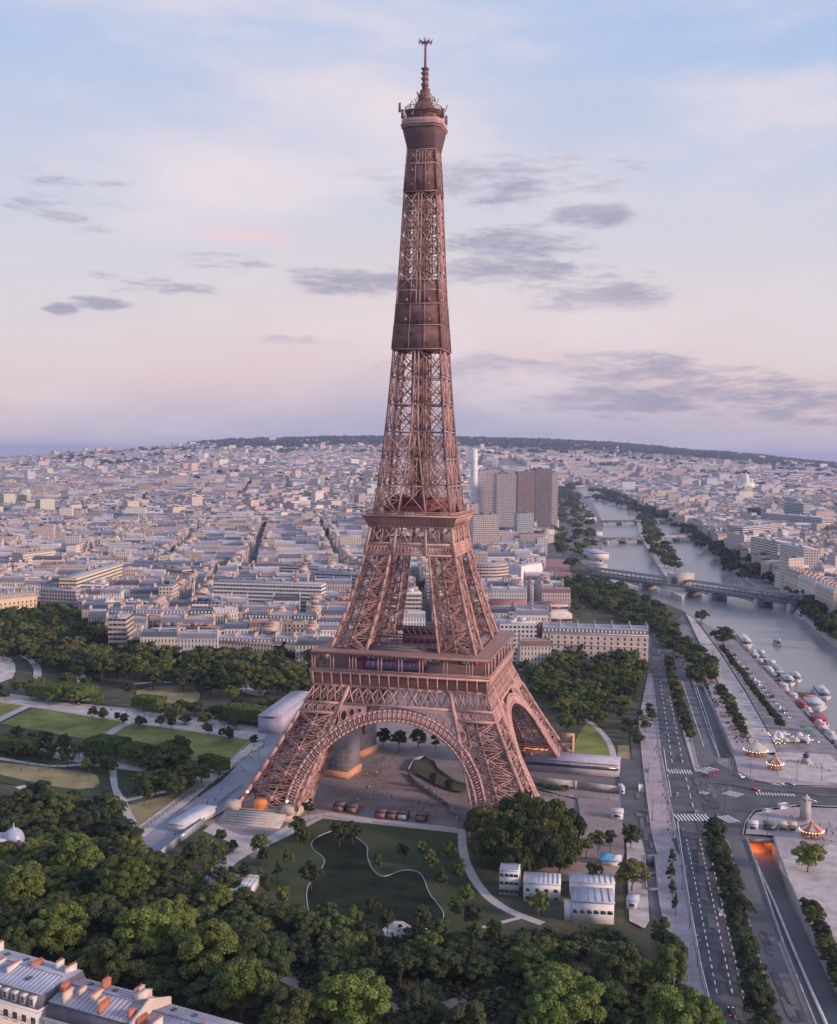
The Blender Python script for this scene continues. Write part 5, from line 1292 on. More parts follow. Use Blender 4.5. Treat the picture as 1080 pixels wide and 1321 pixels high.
# big plane trees in the foreground, one by one: photo x, y of the crown centre, radius in photo px
BIG = [(188,1196,46,'yellow-green'),(268,1222,52,'bright green'),(312,1262,46,'fresh green'),(78,1192,38,'bright green'),(32,1132,32,'bright green'),(98,1100,34,'fresh green'),(160,1128,38,'fresh green'),(226,1180,34,'mid green'),
       (455,1288,54,'yellow-green'),(735,1284,54,'bright green'),(868,1296,44,'bright green'),(700,1300,34,'fresh green'),(908,1302,30,'fresh green'),(122,1170,34,'deep green'),(40,1180,30,'deep green'),(378,1296,36,'deep green'),(600,1318,40,'deep green'),(540,1300,34,'dark'),(20,1210,26,'deep green'),(145,1228,30,'deep green'),(352,1230,30,'deep green'),(800,1235,32,'deep green'),(865,1235,26,'mid green')]
for i, (px, py, rp_, tone) in enumerate(BIG):
    zc = 13; p = at(px, py, zc); r = rp_/FPX*p.y; h = zc+r*.8
    tree(p.x, p.y, r, h, 'big', tone, 'plane_tree', group='plane trees of the foreground', zone='among foreground plane trees')
# the weeping mass right of the near leg
for (px, py, rp_) in ((632,1062,26),(668,1050,30),(705,1056,30),(726,1072,24),(650,1092,30),(690,1092,30),(722,1100,22),(620,1085,18),(612,1058,14),(648,1070,26),(680,1075,28),(705,1080,26),(738,1060,18),(665,1108,22),(736,1092,18)):
    zc = 8; p = at(px, py, zc); r = rp_/FPX*p.y; tree(p.x, p.y, r*1.1, zc+r*1.05, 'willow', tg.choice(['dark','deep green','olive']), 'weeping_tree', group='weeping trees beside the right front leg', zone='in the weeping clump')
TI = ['dark','deep green','deep green','mid green']
one = [(438,1072,17,'round','dark'),(455,1070,14,'round','dark'),(402,1125,17,'round','dark'),(390,1075,13,'round','deep green'),(556,1110,20,'cone','mid green'),(570,1135,21,'cone','deep green'),(578,1100,18,'oval','deep green'),(545,1095,13,'oval','mid green'),(592,1118,13,'round','deep green'),(480,1165,12,'round','dark'),(345,1140,16,'oval','deep green'),(600,1148,12,'round','mid green'),(588,1166,13,'oval','deep green'),(610,1175,14,'round','dark'),(420,1172,15,'round','deep green'),(455,1178,14,'round','mid green'),(500,1180,12,'round','dark'),(545,1178,14,'round','deep green'),(335,1085,14,'round','mid green'),(640,1195,14,'round','deep green'),(358,1118,12,'cone','dark'),(520,1092,8,'round','dark'),(487,1105,8,'round','deep green'),(372,1100,9,'round','mid green'),(365,1150,11,'round','yellow-green'),(340,1105,16,'oval','dark'),(316,1122,17,'cone','dark'),
       (250,1100,20,'round','dark'),(695,1160,16,'round','mid green'),(814,1075,14,'round','deep green'),(816,1128,24,'round','olive'),(772,1085,16,'oval','deep green'),(788,1080,13,'oval','dark'),(768,1122,13,'round','deep green'),(757,1088,13,'oval','olive'),
       (1043,1105,24,'round','yellow-green'),(515,952,13,'round','dark'),(540,950,12,'round','deep green'),(495,948,11,'round','dark'),(562,955,10,'oval','dark'),(408,975,12,'oval','dark'),(560,1000,7,'round','deep green'),(580,1008,7,'round','dark'),(905,796,11,'round','deep green'),(933,824,18,'round','deep green'),(375,1010,12,'oval','dark'),(398,1040,12,'oval','dark'),(385,1062,12,'round','deep green'),(300,893,12,'round','yellow-green'),(125,852,24,'round','bright green'),(186,1022,17,'cone','dark'),(222,985,28,'round','mid green'),(212,975,20,'round','fresh green'),(240,1000,20,'round','mid green'),
       (868,1100,10,'cone','dark'),(866,1120,12,'cone','dark'),(868,1140,11,'cone','deep green'),(872,1158,11,'cone','dark')]
for (px, py, rp_, kd, tone) in one:
    zc = 6; p = at(px, py, zc); r = rp_/FPX*p.y; tree(p.x, p.y, r*(.8 if kd in ('cone','oval') else 1), zc+r*1.0*(1.3 if kd in ('cone','oval') else 1), kd, tone, 'garden_tree', group='garden trees', zone='of the single trees')
grove([(-10,1075),(60,1045),(165,1075),(255,1140),(300,1165),(330,1215),(330,1290),(240,1270),(120,1240),(-10,1210)], 90, 4.5, 7.5, ['round','big'], ['dark','deep green','mid green','deep green'], 'chestnut_tree', 'in the left foreground wood', 'trees of the dark wood', f=.6)
grove([(0,1020),(60,1010),(110,1025),(160,1040),(185,1075),(160,1100),(60,1080),(0,1060)], 30, 4.5, 7, ['round','round','oval'], ['deep green','mid green','dark'], 'grove_tree', 'below the round path', 'trees below the round path', f=.62)
grove([(290,1120),(360,1165),(440,1170),(470,1160),(520,1178),(560,1180),(600,1190),(640,1205),(700,1195),(790,1200),(800,1260),(660,1265),(520,1275),(420,1250),(340,1240),(270,1180)], 120, 3.6, 6.2, ['round','round','oval','round'], ['dark','deep green','deep green','mid green'], 'chestnut_tree', 'in the grove below the pond', 'trees of the grove below the pond', f=.68)
grove([(370,1215),(420,1215),(660,1240),(870,1240),(905,1330),(330,1330)], 80, 4.2, 7.2, ['round','big'], ['dark','deep green','mid green','deep green'], 'chestnut_tree', 'along the bottom edge', 'trees along the bottom edge', f=.7)
grove([(285,1065),(330,1085),(350,1100),(300,1140),(240,1120),(215,1105)], 20, 2.6, 4.5, ['round','cone','oval'], TI, 'garden_tree', 'between avenue and pond', 'garden trees by the avenue')
# left park: far woods above the alley
grove([(-20,782),(60,772),(128,785),(135,815),(230,835),(300,838),(410,845),(420,860),(385,893),(355,893),(290,884),(240,876),(170,872),(100,862),(30,842),(-20,842)], 290, 5.5, 9.5, ['round','round','oval'], ['dark','deep green','deep green','mid green','olive'], 'wood_tree', 'in the far park wood', 'trees of the far park wood', f=.5)
grove([(170,905),(240,900),(350,900),(300,925),(200,915)], 16, 3.5, 6, ['round'], TI, 'park_tree', 'behind the pale alley', 'trees behind the alley')
grove([(0,868),(110,868),(165,885),(180,905),(100,900),(0,885)], 18, 3.5, 6, ['round','oval'], TI+['fresh green'], 'park_tree', 'near the alley\'s left end', 'trees at the end of the alley')
grove([(0,938),(60,940),(115,958),(150,975),(140,982),(60,965),(0,955)], 26, 2.6, 4.2, ['round'], TI, 'lime_tree', 'between the two alleys', 'small limes between the alleys', hk=(2.3,2.8))
grove([(110,905),(330,938),(335,944),(120,912)], 14, 2.2, 3.2, ['round'], TI, 'lime_tree', 'along the pale alley', 'small limes along the alley', hk=(2.4,3.0))
grove([(185,960),(250,960),(270,985),(230,1015),(175,1010)], 14, 4.5, 7, ['round'], ['mid green','deep green'], 'park_tree', 'beside the big lawn', 'trees beside the avenue')
# right: behind the west leg and along the quay
grove([(668,835),(700,812),(760,822),(832,845),(830,880),(800,905),(812,918),(780,915),(740,935),(715,920),(690,885)], 120, 4.8, 8.2, ['round','round','oval'], TI+['olive','mid green','fresh green'], 'grove_tree', 'right of the far leg', 'trees right of the tower', f=.52)
grove([(800,905),(832,900),(835,965),(820,940),(800,925)], 9, 2.6, 4, ['round','oval'], TI, 'garden_tree', 'below the pinkish block', 'small trees beside the quay pavement')
grove([(752,745),(800,752),(850,775),(900,830),(925,862),(905,878),(880,850),(862,828),(842,800),(800,790),(755,770)], 150, 5.0, 7.6, ['round'], TI+['mid green'], 'riverside_tree', 'in the left riverside row', 'riverside trees', f=.45)
grove([(700,745),(752,742),(760,770),(750,785),(700,760)], 34, 4.6, 7.0, ['round'], TI+['mid green'], 'riverside_tree', 'beside the museum terraces', 'trees beside the museum', f=.6)
# median and quay rows set out along lines
def row(pts, n, r0, r1, kinds, tones, name, zone, group, zc=4, jit=.8, hk=2.1, n2=1):
    P = [at(x, y, zc) for x, y in pts]; L = [0]
    for a, b in zip(P[:-1], P[1:]): L.append(L[-1]+(b-a).length)
    for i in range(n):
        s = L[-1]*(i+.5)/n; j = max(k for k in range(len(L)-1) if L[k] <= s); q = P[j].lerp(P[j+1], (s-L[j])/(L[j+1]-L[j]))
        r = tg.uniform(r0, r1); kd = tg.choice(kinds); tree(q.x+tg.uniform(-jit,jit), q.y+tg.uniform(-jit,jit), r, r*hk*(1.2 if kd in ('oval','cone') else 1), kd, tg.choice(tones), name, group=group, zone=zone)
row([(862,848),(872,890),(885,935),(892,950)], 24, 3.2, 4.2, ['round'], TI, 'street_tree', 'on the upper median', 'trees of the upper median')
row([(920,1065),(930,1110),(945,1160),(955,1205),(968,1250),(985,1310),(990,1340)], 26, 3.6, 4.8, ['round'], ['dark','deep green','dark'], 'street_tree', 'on the lower median', 'trees of the lower median')
row([(1040,1160),(1052,1180),(1062,1205),(1075,1235),(1085,1265)], 10, 2.6, 3.8, ['round'], TI, 'street_tree', 'beside the lower ramp', 'trees beside the ramp')
row([(925,885),(938,905),(950,925),(962,945)], 9, 3.4, 4.6, ['round'], TI, 'riverside_tree', 'beside the upper promenade', 'trees beside the promenade')
row([(930,832),(952,860),(978,892),(993,912),(1008,934)], 34, 2.4, 3.0, ['round'], ['dark','deep green'], 'quay_tree', 'in the boat quay row', 'trees of the quay row')
row([(838,905),(842,925)], 3, 2.6, 3.4, ['round'], TI, 'street_tree', 'above the crossing', 'pavement trees')
row([(850,1195),(862,1215),(875,1225),(858,1240)], 7, 3.0, 4.2, ['round','oval'], ['dark','deep green'], 'street_tree', 'at the pavement\'s lower end', 'trees at the end of the pavement')
# low planting beside the terminal and on the ramp verge
row([(690,1012),(715,1018),(735,1018)], 7, 1.6, 2.3, ['round'], TI, 'shrub', 'below the long parapet', 'shrubs below the parapet', zc=1, hk=1.3)
# far trees along the river
grove([(700,640),(722,630),(744,636),(762,665),(768,700),(760,722),(720,735),(712,690),(706,660)], 190, 8, 12, ['small'], TI+['olive','fresh green'], 'roadside_tree', 'left of the island', 'trees of the far left bank', f=.42)
grove([(923,672),(960,690),(1000,722),(1035,748),(1060,765),(1090,780),(1090,822),(1060,800),(1030,768),(1000,750),(960,722),(915,690)], 150, 6, 9.5, ['small'], TI, 'embankment_tree', 'on the right bank', 'trees of the right bank', f=.45)
grove([(822,662),(836,664),(858,696),(878,728),(866,736),(840,708)], 90, 6, 9, ['small'], TI, 'island_tree', 'on the river island', 'trees of the river island', f=.4, zc=7)
grove([(800,640),(830,646),(885,668),(875,672),(830,655)], 30, 9, 13, ['small'], TI, 'embankment_tree', 'on the far right bank', 'far right bank trees', f=.6)
row([(1060,800),(1035,782),(1075,815),(1090,830)], 6, 5, 7, ['small'], TI, 'riverside_tree', 'at the right bank water', 'waterside trees', zc=5)
# clipped blocks of limes on the field
def clipped(pl, pr, depth, h, label):
    a, b, w, c, rz = quad_from_px(pl, pr, depth); root = empty('clipped_trees', (c.x,c.y,0), rz, label, 'hedge trees', 'clipped blocks of trees along the alleys')
    n = int(w*depth*9+2*(w+depth)*h*6); rg = np.random.default_rng(int(w*100)); P = []; N = []
    for i in range(n):
        f = rg.random(); top = w*depth; sd = h*.62
        if f < top/(top+2*(w+depth)*sd): P.append((rg.uniform(-w/2,w/2), rg.uniform(-depth/2,depth/2), h+rg.normal()*.12)); N.append((0,0,1))
        elif rg.random() < w/(w+depth): s = rg.choice((-1,1)); P.append((rg.uniform(-w/2,w/2), s*(depth/2+rg.normal()*.15), rg.uniform(h*.36,h))); N.append((0,s,.1))
        else: s = rg.choice((-1,1)); P.append((s*(w/2+rg.normal()*.15), rg.uniform(-depth/2,depth/2), rg.uniform(h*.36,h))); N.append((s,0,.1))
    N = np.array(N)+rg.normal(size=(n,3))*.35; N /= np.linalg.norm(N, axis=1, keepdims=True)
    me = leaves_mesh('crown', np.array(P), N, rg.uniform(.3,.5,n), rg); o = bpy.data.objects.new('crown', me); COL.objects.link(o); o.parent = root; o.color = (0.085,0.125,0.03,1)
    nt = max(2, int(w/6)); 
    for i in range(nt):
        q = MB(); q.tube([(-w/2+w*(i+.5)/nt,0,-.3),(-w/2+w*(i+.5)/nt,0,h*.5)], [.3,.22], 6); q.build('trunk', M_bark, root)
for i, a_ in enumerate((((35,905),(74,909),14,9,'square clipped tree block at the left end of the alley, just left of the gap'),((81,907),(106,910),14,9,'smaller square clipped tree block just right of the gap at the alley\'s end'),((170,918),(202,922),9,8,'clipped tree block behind the alley below the dry round lawn'),
      ((288,934),(356,943),12,9,'long clipped hedge block behind the alley near the tower'),((108,979),(148,985),12,9,'bright clipped block between the alleys above the forked path'),((152,985),(210,1000),11,8,'long bright clipped block at the lower edge of the big lawn'),((256,995),(283,1003),6,7,'short clipped block at the lawn corner beside the avenue'),((-20,972),(36,978),10,7,'clipped block at the left edge between the two alleys'))):
    clipped(a_[0], a_[1], a_[2], a_[3], a_[4])
# labels: which one, from the left inside its own group
SH = {'big': 'large', 'round': 'round', 'oval': 'tall oval', 'cone': 'pointed', 'willow': 'weeping', 'small': 'bushy'}
for zone, L in ZT.items():
    L.sort(key=lambda q: to_px(q[0].location)[0])
    for k, (root, kd, tone, r) in enumerate(L):
        root['label'] = f'{tone} {SH[kd]} tree, {ordinal(k+1)} from the left {zone}'
    print(zone, len(L))
# far greenery no one could count
rg = np.random.default_rng(9); P = []; S = []
def clump(x, y, z, r, n):
    d = rg.normal(size=(n,3)); d /= np.linalg.norm(d, axis=1, keepdims=True); d[:,2] = np.abs(d[:,2]); P.append(np.array([x,y,z+r*.3])+d*r*rg.uniform(.7,1.05,(n,1))*np.array([1,1,.8])); S.append(np.full(n, r*.34))
def strip(pts, n, r, w):
    Q = [at(x, y, 6) for x, y in pts]; L = [0]
    for a, b in zip(Q[:-1], Q[1:]): L.append(L[-1]+(b-a).length)
    for i in range(n):
        s = L[-1]*rg.random(); j = max(k for k in range(len(L)-1) if L[k] <= s); q = Q[j].lerp(Q[j+1], (s-L[j])/(L[j+1]-L[j])); x, y = q.x+rg.normal()*w, q.y+rg.normal()*w
        clump(x, y, terrain1(x, y)+2, r*rg.uniform(.7,1.2), 34)
strip([(700,640),(718,634),(732,628),(742,624)], 40, 13, 20); strip([(775,640),(790,645),(820,655),(860,668)], 40, 12, 12)
strip([(880,676),(905,690),(940,720),(980,745),(1020,760)], 60, 8, 9); strip([(1040,775),(1075,795),(1090,815)], 25, 7, 9)
strip([(765,632),(800,640)], 20, 14, 15)
for _ in range(650):
    D = 950+rg.random()**.7*7800; a_ = rg.uniform(-.40,.40); x, y = D*math.sin(a_), D*math.cos(a_)
    if river_dist(x, y) < 180 or not (inpoly(KEEP[0], [x], [y])[0] or inpoly(KEEP[1], [x], [y])[0] or D > 6500): continue
    big = rg.random() < .22
    for k in range(int(rg.uniform(6,16)) if big else 2):
        clump(x+rg.normal()*D/110, y+rg.normal()*D/55, terrain1(x, y)+6, (7+D/900)*rg.uniform(.7,1.2), 26)
for _ in range(4200):   # wooded ridge
    px = rg.uniform(250, 1090); D = rg.uniform(8300, 10400); x = (px-540)/FPX*D; y = math.sqrt(D*D-x*x)
    clump(x, y, terrain1(x, y), 20*rg.uniform(.7,1.3), 16)
P = np.concatenate(P); S = np.concatenate(S); N = rg.normal(size=P.shape)+np.array([0,0,.6]); N /= np.linalg.norm(N, axis=1, keepdims=True)
o = bpy.data.objects.new('far_foliage', leaves_mesh('far_foliage', P, N, S, rg)); COL.objects.link(o); o.color = (0.035,0.050,0.025,1); o['kind'] = 'stuff'
# undergrowth below the woods
P = []; S = []
for poly, n in (([(-60,1075),(60,1050),(165,1080),(300,1165),(345,1215),(340,1320),(-60,1250)], 9000), ([(300,1150),(440,1195),(640,1205),(800,1200),(900,1330),(330,1330)], 15000), ([(-20,790),(128,800),(150,830),(420,865),(380,895),(100,868),(-20,850)], 9000), ([(668,855),(760,850),(832,870),(812,920),(740,935),(700,900)], 4000), ([(740,740),(800,760),(905,840),(925,868),(880,860),(840,810),(750,785)], 3500), ([(905,880),(925,882),(972,958),(950,960)], 900)):
    Q = gp(poly); xs = np.array([q[0] for q in Q]); ys = np.array([q[1] for q in Q]); X = rg.uniform(xs.min(), xs.max(), n*2); Y = rg.uniform(ys.min(), ys.max(), n*2); ok = inpoly(Q, X, Y); X, Y = X[ok][:n], Y[ok][:n]
    nz_ = np.sin(X*.35+1)*np.sin(Y*.28)+rg.normal(size=len(X))*.3; ok = nz_ > -.1; X, Y = X[ok], Y[ok]
    P.append(np.stack([X, Y, rg.uniform(.2,1.6,len(X))], 1)); S.append(rg.uniform(.35,.8,len(X)))
P = np.concatenate(P); S = np.concatenate(S); N = rg.normal(size=P.shape)*.5+np.array([0,0,1]); N /= np.linalg.norm(N, axis=1, keepdims=True)
o = bpy.data.objects.new('undergrowth', leaves_mesh('undergrowth', P, N, S, rg)); COL.objects.link(o); o.color = (0.035,0.046,0.02,1); o['kind'] = 'stuff'
# ------------------------------------------------------------------ buildings of the foreground
m_zb = mat('zinc_blue', (0.33,0.35,0.46), .4, var=.14, scale=.3); m_zv = mat('zinc_violet', (0.37,0.34,0.42), .45, var=.14, scale=.3)
m_fac = mat('white_facade', (0.60,0.55,0.53), .85, var=.08, scale=.3); m_cream = mat('cream_gable', (0.55,0.44,0.36), .9, var=.12, scale=.3)
m_orange = mat('terracotta', (0.42,0.15,0.09), .9, var=.2); m_iron2 = mat('balcony_iron', (0.05,0.05,0.06), .5); m_seam = mat('zinc_seam', (0.24,0.25,0.33), .5)
def long_house(name, pa, pb, depth, h, label, roofm, facm, gable=False, chim_n=4, chimm=None, ext=0.0, wins=True, dormers=True, seed=1):
    """bar house whose far eaves run between two photo points at height h"""
    a = at(*pa, h); b = at(*pb, h); a.z = b.z = 0; u = b-a; w = u.length; u.normalize(); v = Vector((u.y, -u.x, 0)); c = (a+b)/2+v*depth/2; rz = math.atan2(u.y, u.x)
    g = random.Random(seed); root = empty(name, (c.x,c.y,0), rz, label, 'apartment house', 'houses of the foreground street'); y0 = -depth/2
    q = MB(); q.box((0,0,0), (w,depth,h), base=True)
    for zz in (h*.28, h*.86): q.box((0,y0-.25,zz), (w+.1,.5,.3))
    q.box((0,0,h-.05), (w+.5,depth+.7,.45)); q.build('facade', facm, root)
    r = MB(); r.frustum(h+.2, h+3.0, w/2, w/2-.1, depth/2-.1, depth/2-1.5); mr_ = r.build('mansard', M_slate, root)
    r = MB(); t0, t1 = h+3.0, h+4.4; D2 = depth/2-1.3
    r.add([(-w/2,-D2,t0),(w/2,-D2,t0),(w/2,D2,t0),(-w/2,D2,t0),(-w/2,0,t1),(w/2,0,t1)], [(0,1,5,4),(2,3,4,5),(0,4,3),(1,2,5)])
    rr = r.build('roof', roofm, root)
    s = MB(); n = int(w/1.1)
    for i in range(n+1):
        x = -w/2+w*i/n
        s.bar((x,-D2,t0+.06),(x,0,t1+.06),.09); s.bar((x,D2,t0+.06),(x,0,t1+.06),.09)
    s.bar((-w/2,0,t1+.08),(w/2,0,t1+.08),.22); s.bar((-w/2,-D2-.05,t0),(w/2,-D2-.05,t0),.2); s.build('seams', m_seam, rr)
    for i in range(chim_n*2):
        x = -w/2+w*(i+.5)/(chim_n*2)+g.uniform(-1,1); yy = g.choice((-.27,-.1,.12,.25))*depth; l = depth*g.uniform(.13,.27); hh = g.uniform(.9,1.8)
        s = MB(); s.box((x,yy,t0-.5), (.6,l,hh+1), base=True); s.box((x,yy,t0+hh+.5), (.75,l+.15,.15), base=True); cs = s.build('chimney_stack', (chimm or m_fac) if i % 3 else m_orange, root)
        s = MB()
        for k in range(int(l/.55)): s.lathe([(.14,0),(.17,.5),(.12,.55)], (x,yy-l/2+.3+k*.55,t0+hh+.65), 8)
        s.build('chimney_pots', m_orange, cs)
    for i in range(int(w/7)):
        x = -w/2+3+i*7+g.uniform(-1,1); s = MB(); k = g.choice((-1,1)); yy = k*D2*.5; s.box((x,yy,(t0+t1)/2+.12), (1.0,1.5,.22)); s.build('skylight', M_win, root)
    if wins:
        nu = int(w/2.5); nf = 5; fh = (h-.6)/nf
        for f in range(nf):
            for i in range(nu):
                if f < nf-4 and False: continue
                o = bpy.data.objects.new('window', WM2); COL.objects.link(o); o.parent = root; o.location = (-w/2+w*(i+.5)/nu, y0-.03, fh*(f+.52))
                if f*nu+i > 92: break
        s = MB()
        for zz in (h*.28+.15, h*.86+.15):
            s.box((0,y0-.46,zz+.95), (w,.05,.06))
            for i in range(int(w/.5)): s.box((-w/2+.25+i*.5,y0-.46,zz+.5), (.06,.04,.9))
        s.build('balcony_rail', m_iron2, root)
    if dormers:
        for i in range(int(w/2.6)):
            x = -w/2+1.3+i*2.6; s = MB(); s.box((x,y0+.85,h+.5), (1.25,1.5,1.9), base=True); s.box((x,y0+.75,h+2.4), (1.5,1.7,.16), base=True); d_ = s.build('dormer', m_fac, root)
            s = MB(); s.box((x,y0+.08,h+1.4), (.8,.06,1.3)); s.build('pane', M_win, d_)
    if gable:
        s = MB(); s.add([(w/2-.1,-depth/2-.2,0),(w/2+.5,-depth/2-.2,0),(w/2+.5,depth/2+.2,0),(w/2-.1,depth/2+.2,0),(w/2-.1,-depth/2-.2,t0),(w/2+.5,-depth/2-.2,t0),(w/2+.5,depth/2+.2,t0),(w/2-.1,depth/2+.2,t0),(w/2-.1,0,t1+1.4),(w/2+.5,0,t1+1.4)],
              [(1,2,6,9,5),(0,4,8,7,3),(4,5,9,8),(6,7,8,9),(0,1,5,4),(2,3,7,6)]); s.build('gable_wall', m_cream, root)
        s = MB(); s.box((w/2-3,depth*.12,t0+.6), (1.6,3.2,2.2), base=True); s.build('lift_housing', m_cream, root)
    return root
b_ = MB(); b_.box((0,-.02,0),(1.25,.08,2.1)); o = b_.build('window', M_win); WM2 = o.data; bpy.data.objects.remove(o)
long_house('haussmann_house', (-70,1214), (113,1266), 15, 23, 'white mansard house with blue zinc roof at the picture\'s lower left corner', m_zb, m_fac, chim_n=6, seed=2)
long_house('haussmann_house', (115,1276), (218,1303), 14, 21.5, 'zinc-roofed house with terracotta chimneys and cream gable, second in the corner row', m_zv, m_fac, gable=True, chim_n=5, chimm=m_cream, seed=3, dormers=False)
long_house('haussmann_house', (222,1308), (345,1343), 15, 20, 'violet zinc roof at the lower end of the corner row', m_zv, m_fac, chim_n=3, seed=4)
# side wing of the court
a = at(-8,1258,23); q = at(40,1262,23)
root = empty('court_wing', (at(0,1290,20).x-6, at(0,1290,20).y-8, 0), R(14), 'white court wing with dark-framed windows at the far lower left', 'apartment house'); 
s = MB(); s.box((0,-6,0), (13,34,21), base=True); s.build('facade', m_fac, root); s = MB(); s.frustum(21.1, 24, 6.5, 5, 17, 16, c=(0,-6)); s.build('roof', m_zb, root)
for f in range(6):
    for i in range(11):
        o = bpy.data.objects.new('window', WM2); COL.objects.link(o); o.parent = root; o.rotation_euler = (0,0,R(90)); o.location = (6.53, -21+i*3, 3.6*(f+.55))
# domed pavilion half hidden at the left
p = at(18,1112,0); root = empty('domed_pavilion', p, .2, 'pale round pavilion with ribbed grey dome among the trees at the left edge', 'pavilion')
s = MB(); s.lathe([(3.5,0),(3.5,7),(3.8,7.2),(3.8,7.6)], n=24); s.box((-7,1,0),(12,9,7), base=True); s.build('wall', m_fac, root)
s = MB(); s.lathe([(3.6,7.6),(3.5,9),(2.8,10.6),(1.4,11.7),(.3,12.1),(.2,13.4),(0,14)], n=24); s.box((-7,1,7),(11,8,2), base=True); s.build('dome', m_zb, root, smooth=False)
# ------------------------------------------------------------------ around the tower
def boxthing(name, pl, pr, depth, h, m, label, cat, parts=(), group=None):
    a, b, w, c, rz = quad_from_px(pl, pr, depth); root = empty(name, (c.x,c.y,0), rz, label, cat, group); q = MB(); q.box((0,0,0),(w,depth,h), base=True); q.build('body', m, root)
    for nm, cc, ss, mt_ in parts:
        q = MB(); q.box((cc[0]*w, cc[1]*depth, cc[2]), (ss[0]*w, ss[1]*depth, ss[2]), base=True); q.build(nm, mt_, root)
    return root, w
m_scaf = mat('scaffold_mesh', (0.22,0.22,0.27), .8, var=.2, scale=.4); m_host = mat('orange_hoarding', (0.55,0.28,0.17), .8, var=.1); m_tarp = mat('violet_tarp', (0.36,0.34,0.46), .6, var=.12, scale=.1)
for pl, pr, lab in (((408,1001),(448,1006),'grey mesh scaffold box on an orange hoarding, nearer one behind the left leg'),((436,973),(466,978),'grey mesh scaffold box on an orange hoarding, farther one behind the arch')):
    a, b, w, c, rz = quad_from_px(pl, pr, 15); root = empty('scaffold_enclosure', (c.x,c.y,0), rz, lab, 'scaffolding', 'scaffold boxes behind the arch')
    q = MB(); q.box((0,0,0),(w+1,15,3.2), base=True); q.build('hoarding', m_host, root); q = MB(); q.box((0,.3,3.2),(w-.6,13.6,17), base=True); q.build('mesh_cover', m_scaf, root)
    q = MB()
    for i in range(7):
        x = -w/2+.4+(w-.8)*i/6; q.box((x,-6.6,3.2),(.16,.16,17.5), base=True)
    for k in range(8): q.box((0,-6.62,4+k*2.2),(w-.4,.14,.14))
    q.build('poles', M_conc, root)
root, w = boxthing('tarped_shed', (360,948), (402,914), 11, 8, m_tarp, 'long shed under a violet-grey tarpaulin left of the tower', 'shed', (('roof',(0,0,9.02),(1.02,1.03,.5),m_zv),))
boxthing('low_building', (636,970), (668,985), 12, 5, m_host, 'small warm-lit pavilion between the right legs', 'pavilion', (('roof',(0,0,5.02),(1.1,1.1,.4),I_roof),))  # body in the even hoarding orange
# glass perimeter wall along the avenue
def fence(name, pts, h, m, label, step=3.0, solid=True, t=.12, postm=None, cat='fence', z=0.0):
    P = [Vector((*p, z)) for p in gp(pts)]; root = empty(name, P[0], 0, label, cat); o = P[0]; q = MB(); pp = MB()
    for a, b in zip(P[:-1], P[1:]):
        a = a-o; b = b-o
        if solid: q.bar(a+Vector((0,0,h/2)), b+Vector((0,0,h/2)), t, h)
        else:
            for f in (.1,.55,.98): q.bar(a+Vector((0,0,h*f)), b+Vector((0,0,h*f)), t)
        n = max(1, int((b-a).length/step))
        for i in range(n): c = a.lerp(b, i/n); pp.box(c, (t*1.6,t*1.6,h*1.04), base=True)
    q.build('panel', m, root); pp.build('post', postm or m_iron2, root); return root
m_glassw = mat('glass_wall', (0.30,0.34,0.40), .15, var=.1)
fence('glass_wall', [(204,1110),(232,1088),(264,1064)], 3.0, m_glassw, 'clear glass barrier on the right side of the avenue, near end', cat='barrier')
fence('security_fence', [(334,958),(341,960),(340,966),(324,974),(300,992),(284,1003)], 1.6, m_iron2, 'dark looping fence at the top of the avenue by the lawn corner', solid=False)
fence('security_fence', [(284,1003),(278,1012),(262,1018),(240,1030),(215,1050),(190,1068),(176,1080)], 1.8, m_iron2, 'dark fence between the gravel verge and the blue-grey avenue', solid=False)
fence('security_fence', [(282,1040),(300,1025),(314,1016)], 1.6, m_iron2, 'short dark fence between the avenue and the left front leg', solid=False)
fence('site_wall', [(527,995),(534,982),(548,979),(560,985),(566,996),(590,1012),(612,1016)], 1.6, m_glassw, 'curved glass wall around the planted island under the arch', cat='barrier')
fence('site_wall', [(527,1000),(540,1014),(572,1034),(586,1050),(591,1060)], 1.2, M_conc, 'low curved wall beside the waiting queue under the arch', cat='barrier')
lay('planted_island', [(530,996),(536,984),(548,981),(558,986),(565,998),(590,1014),(610,1018),(600,1026),(570,1018),(545,1004)], M_park, z=0.9, sm=1)
boxthing('long_terminal', (677,994), (799,1003), 13, 5.5, mat('terminal_wall', (0.42,0.38,0.42), .8), 'long low building with a violet flat roof beyond the right front leg', 'building', (('roof',(0,0,5.5),(1.01,1.05,.35),m_zv),('window_band',(0,-.505,3.0),(.98,.02,1.3),M_win),))
fence('parapet', [(682,1010),(742,1017),(800,1024)], 3.0, M_stone, 'long pale parapet wall in front of the violet-roofed terminal', t=.9, step=12, postm=M_stone, cat='wall')
fence('footbridge_rail', [(692,1026),(742,1030),(796,1034)], 1.3, M_conc, 'pale railing of the walkway below the parapet', solid=False, cat='railing')
m_hut = mat('hut_white', (0.60,0.58,0.60), .7, var=.1); m_hroof = mat('hut_roof', (0.52,0.52,0.58), .5, var=.12)
def ribs(root, w, d, h, n=8):
    q = MB()
    for i in range(n): q.box((-w/2+w*(i+.5)/n,0,h+.36),(.18,d*.98,.12), base=True)
    q.build('roof_ribs', M_conc, root)
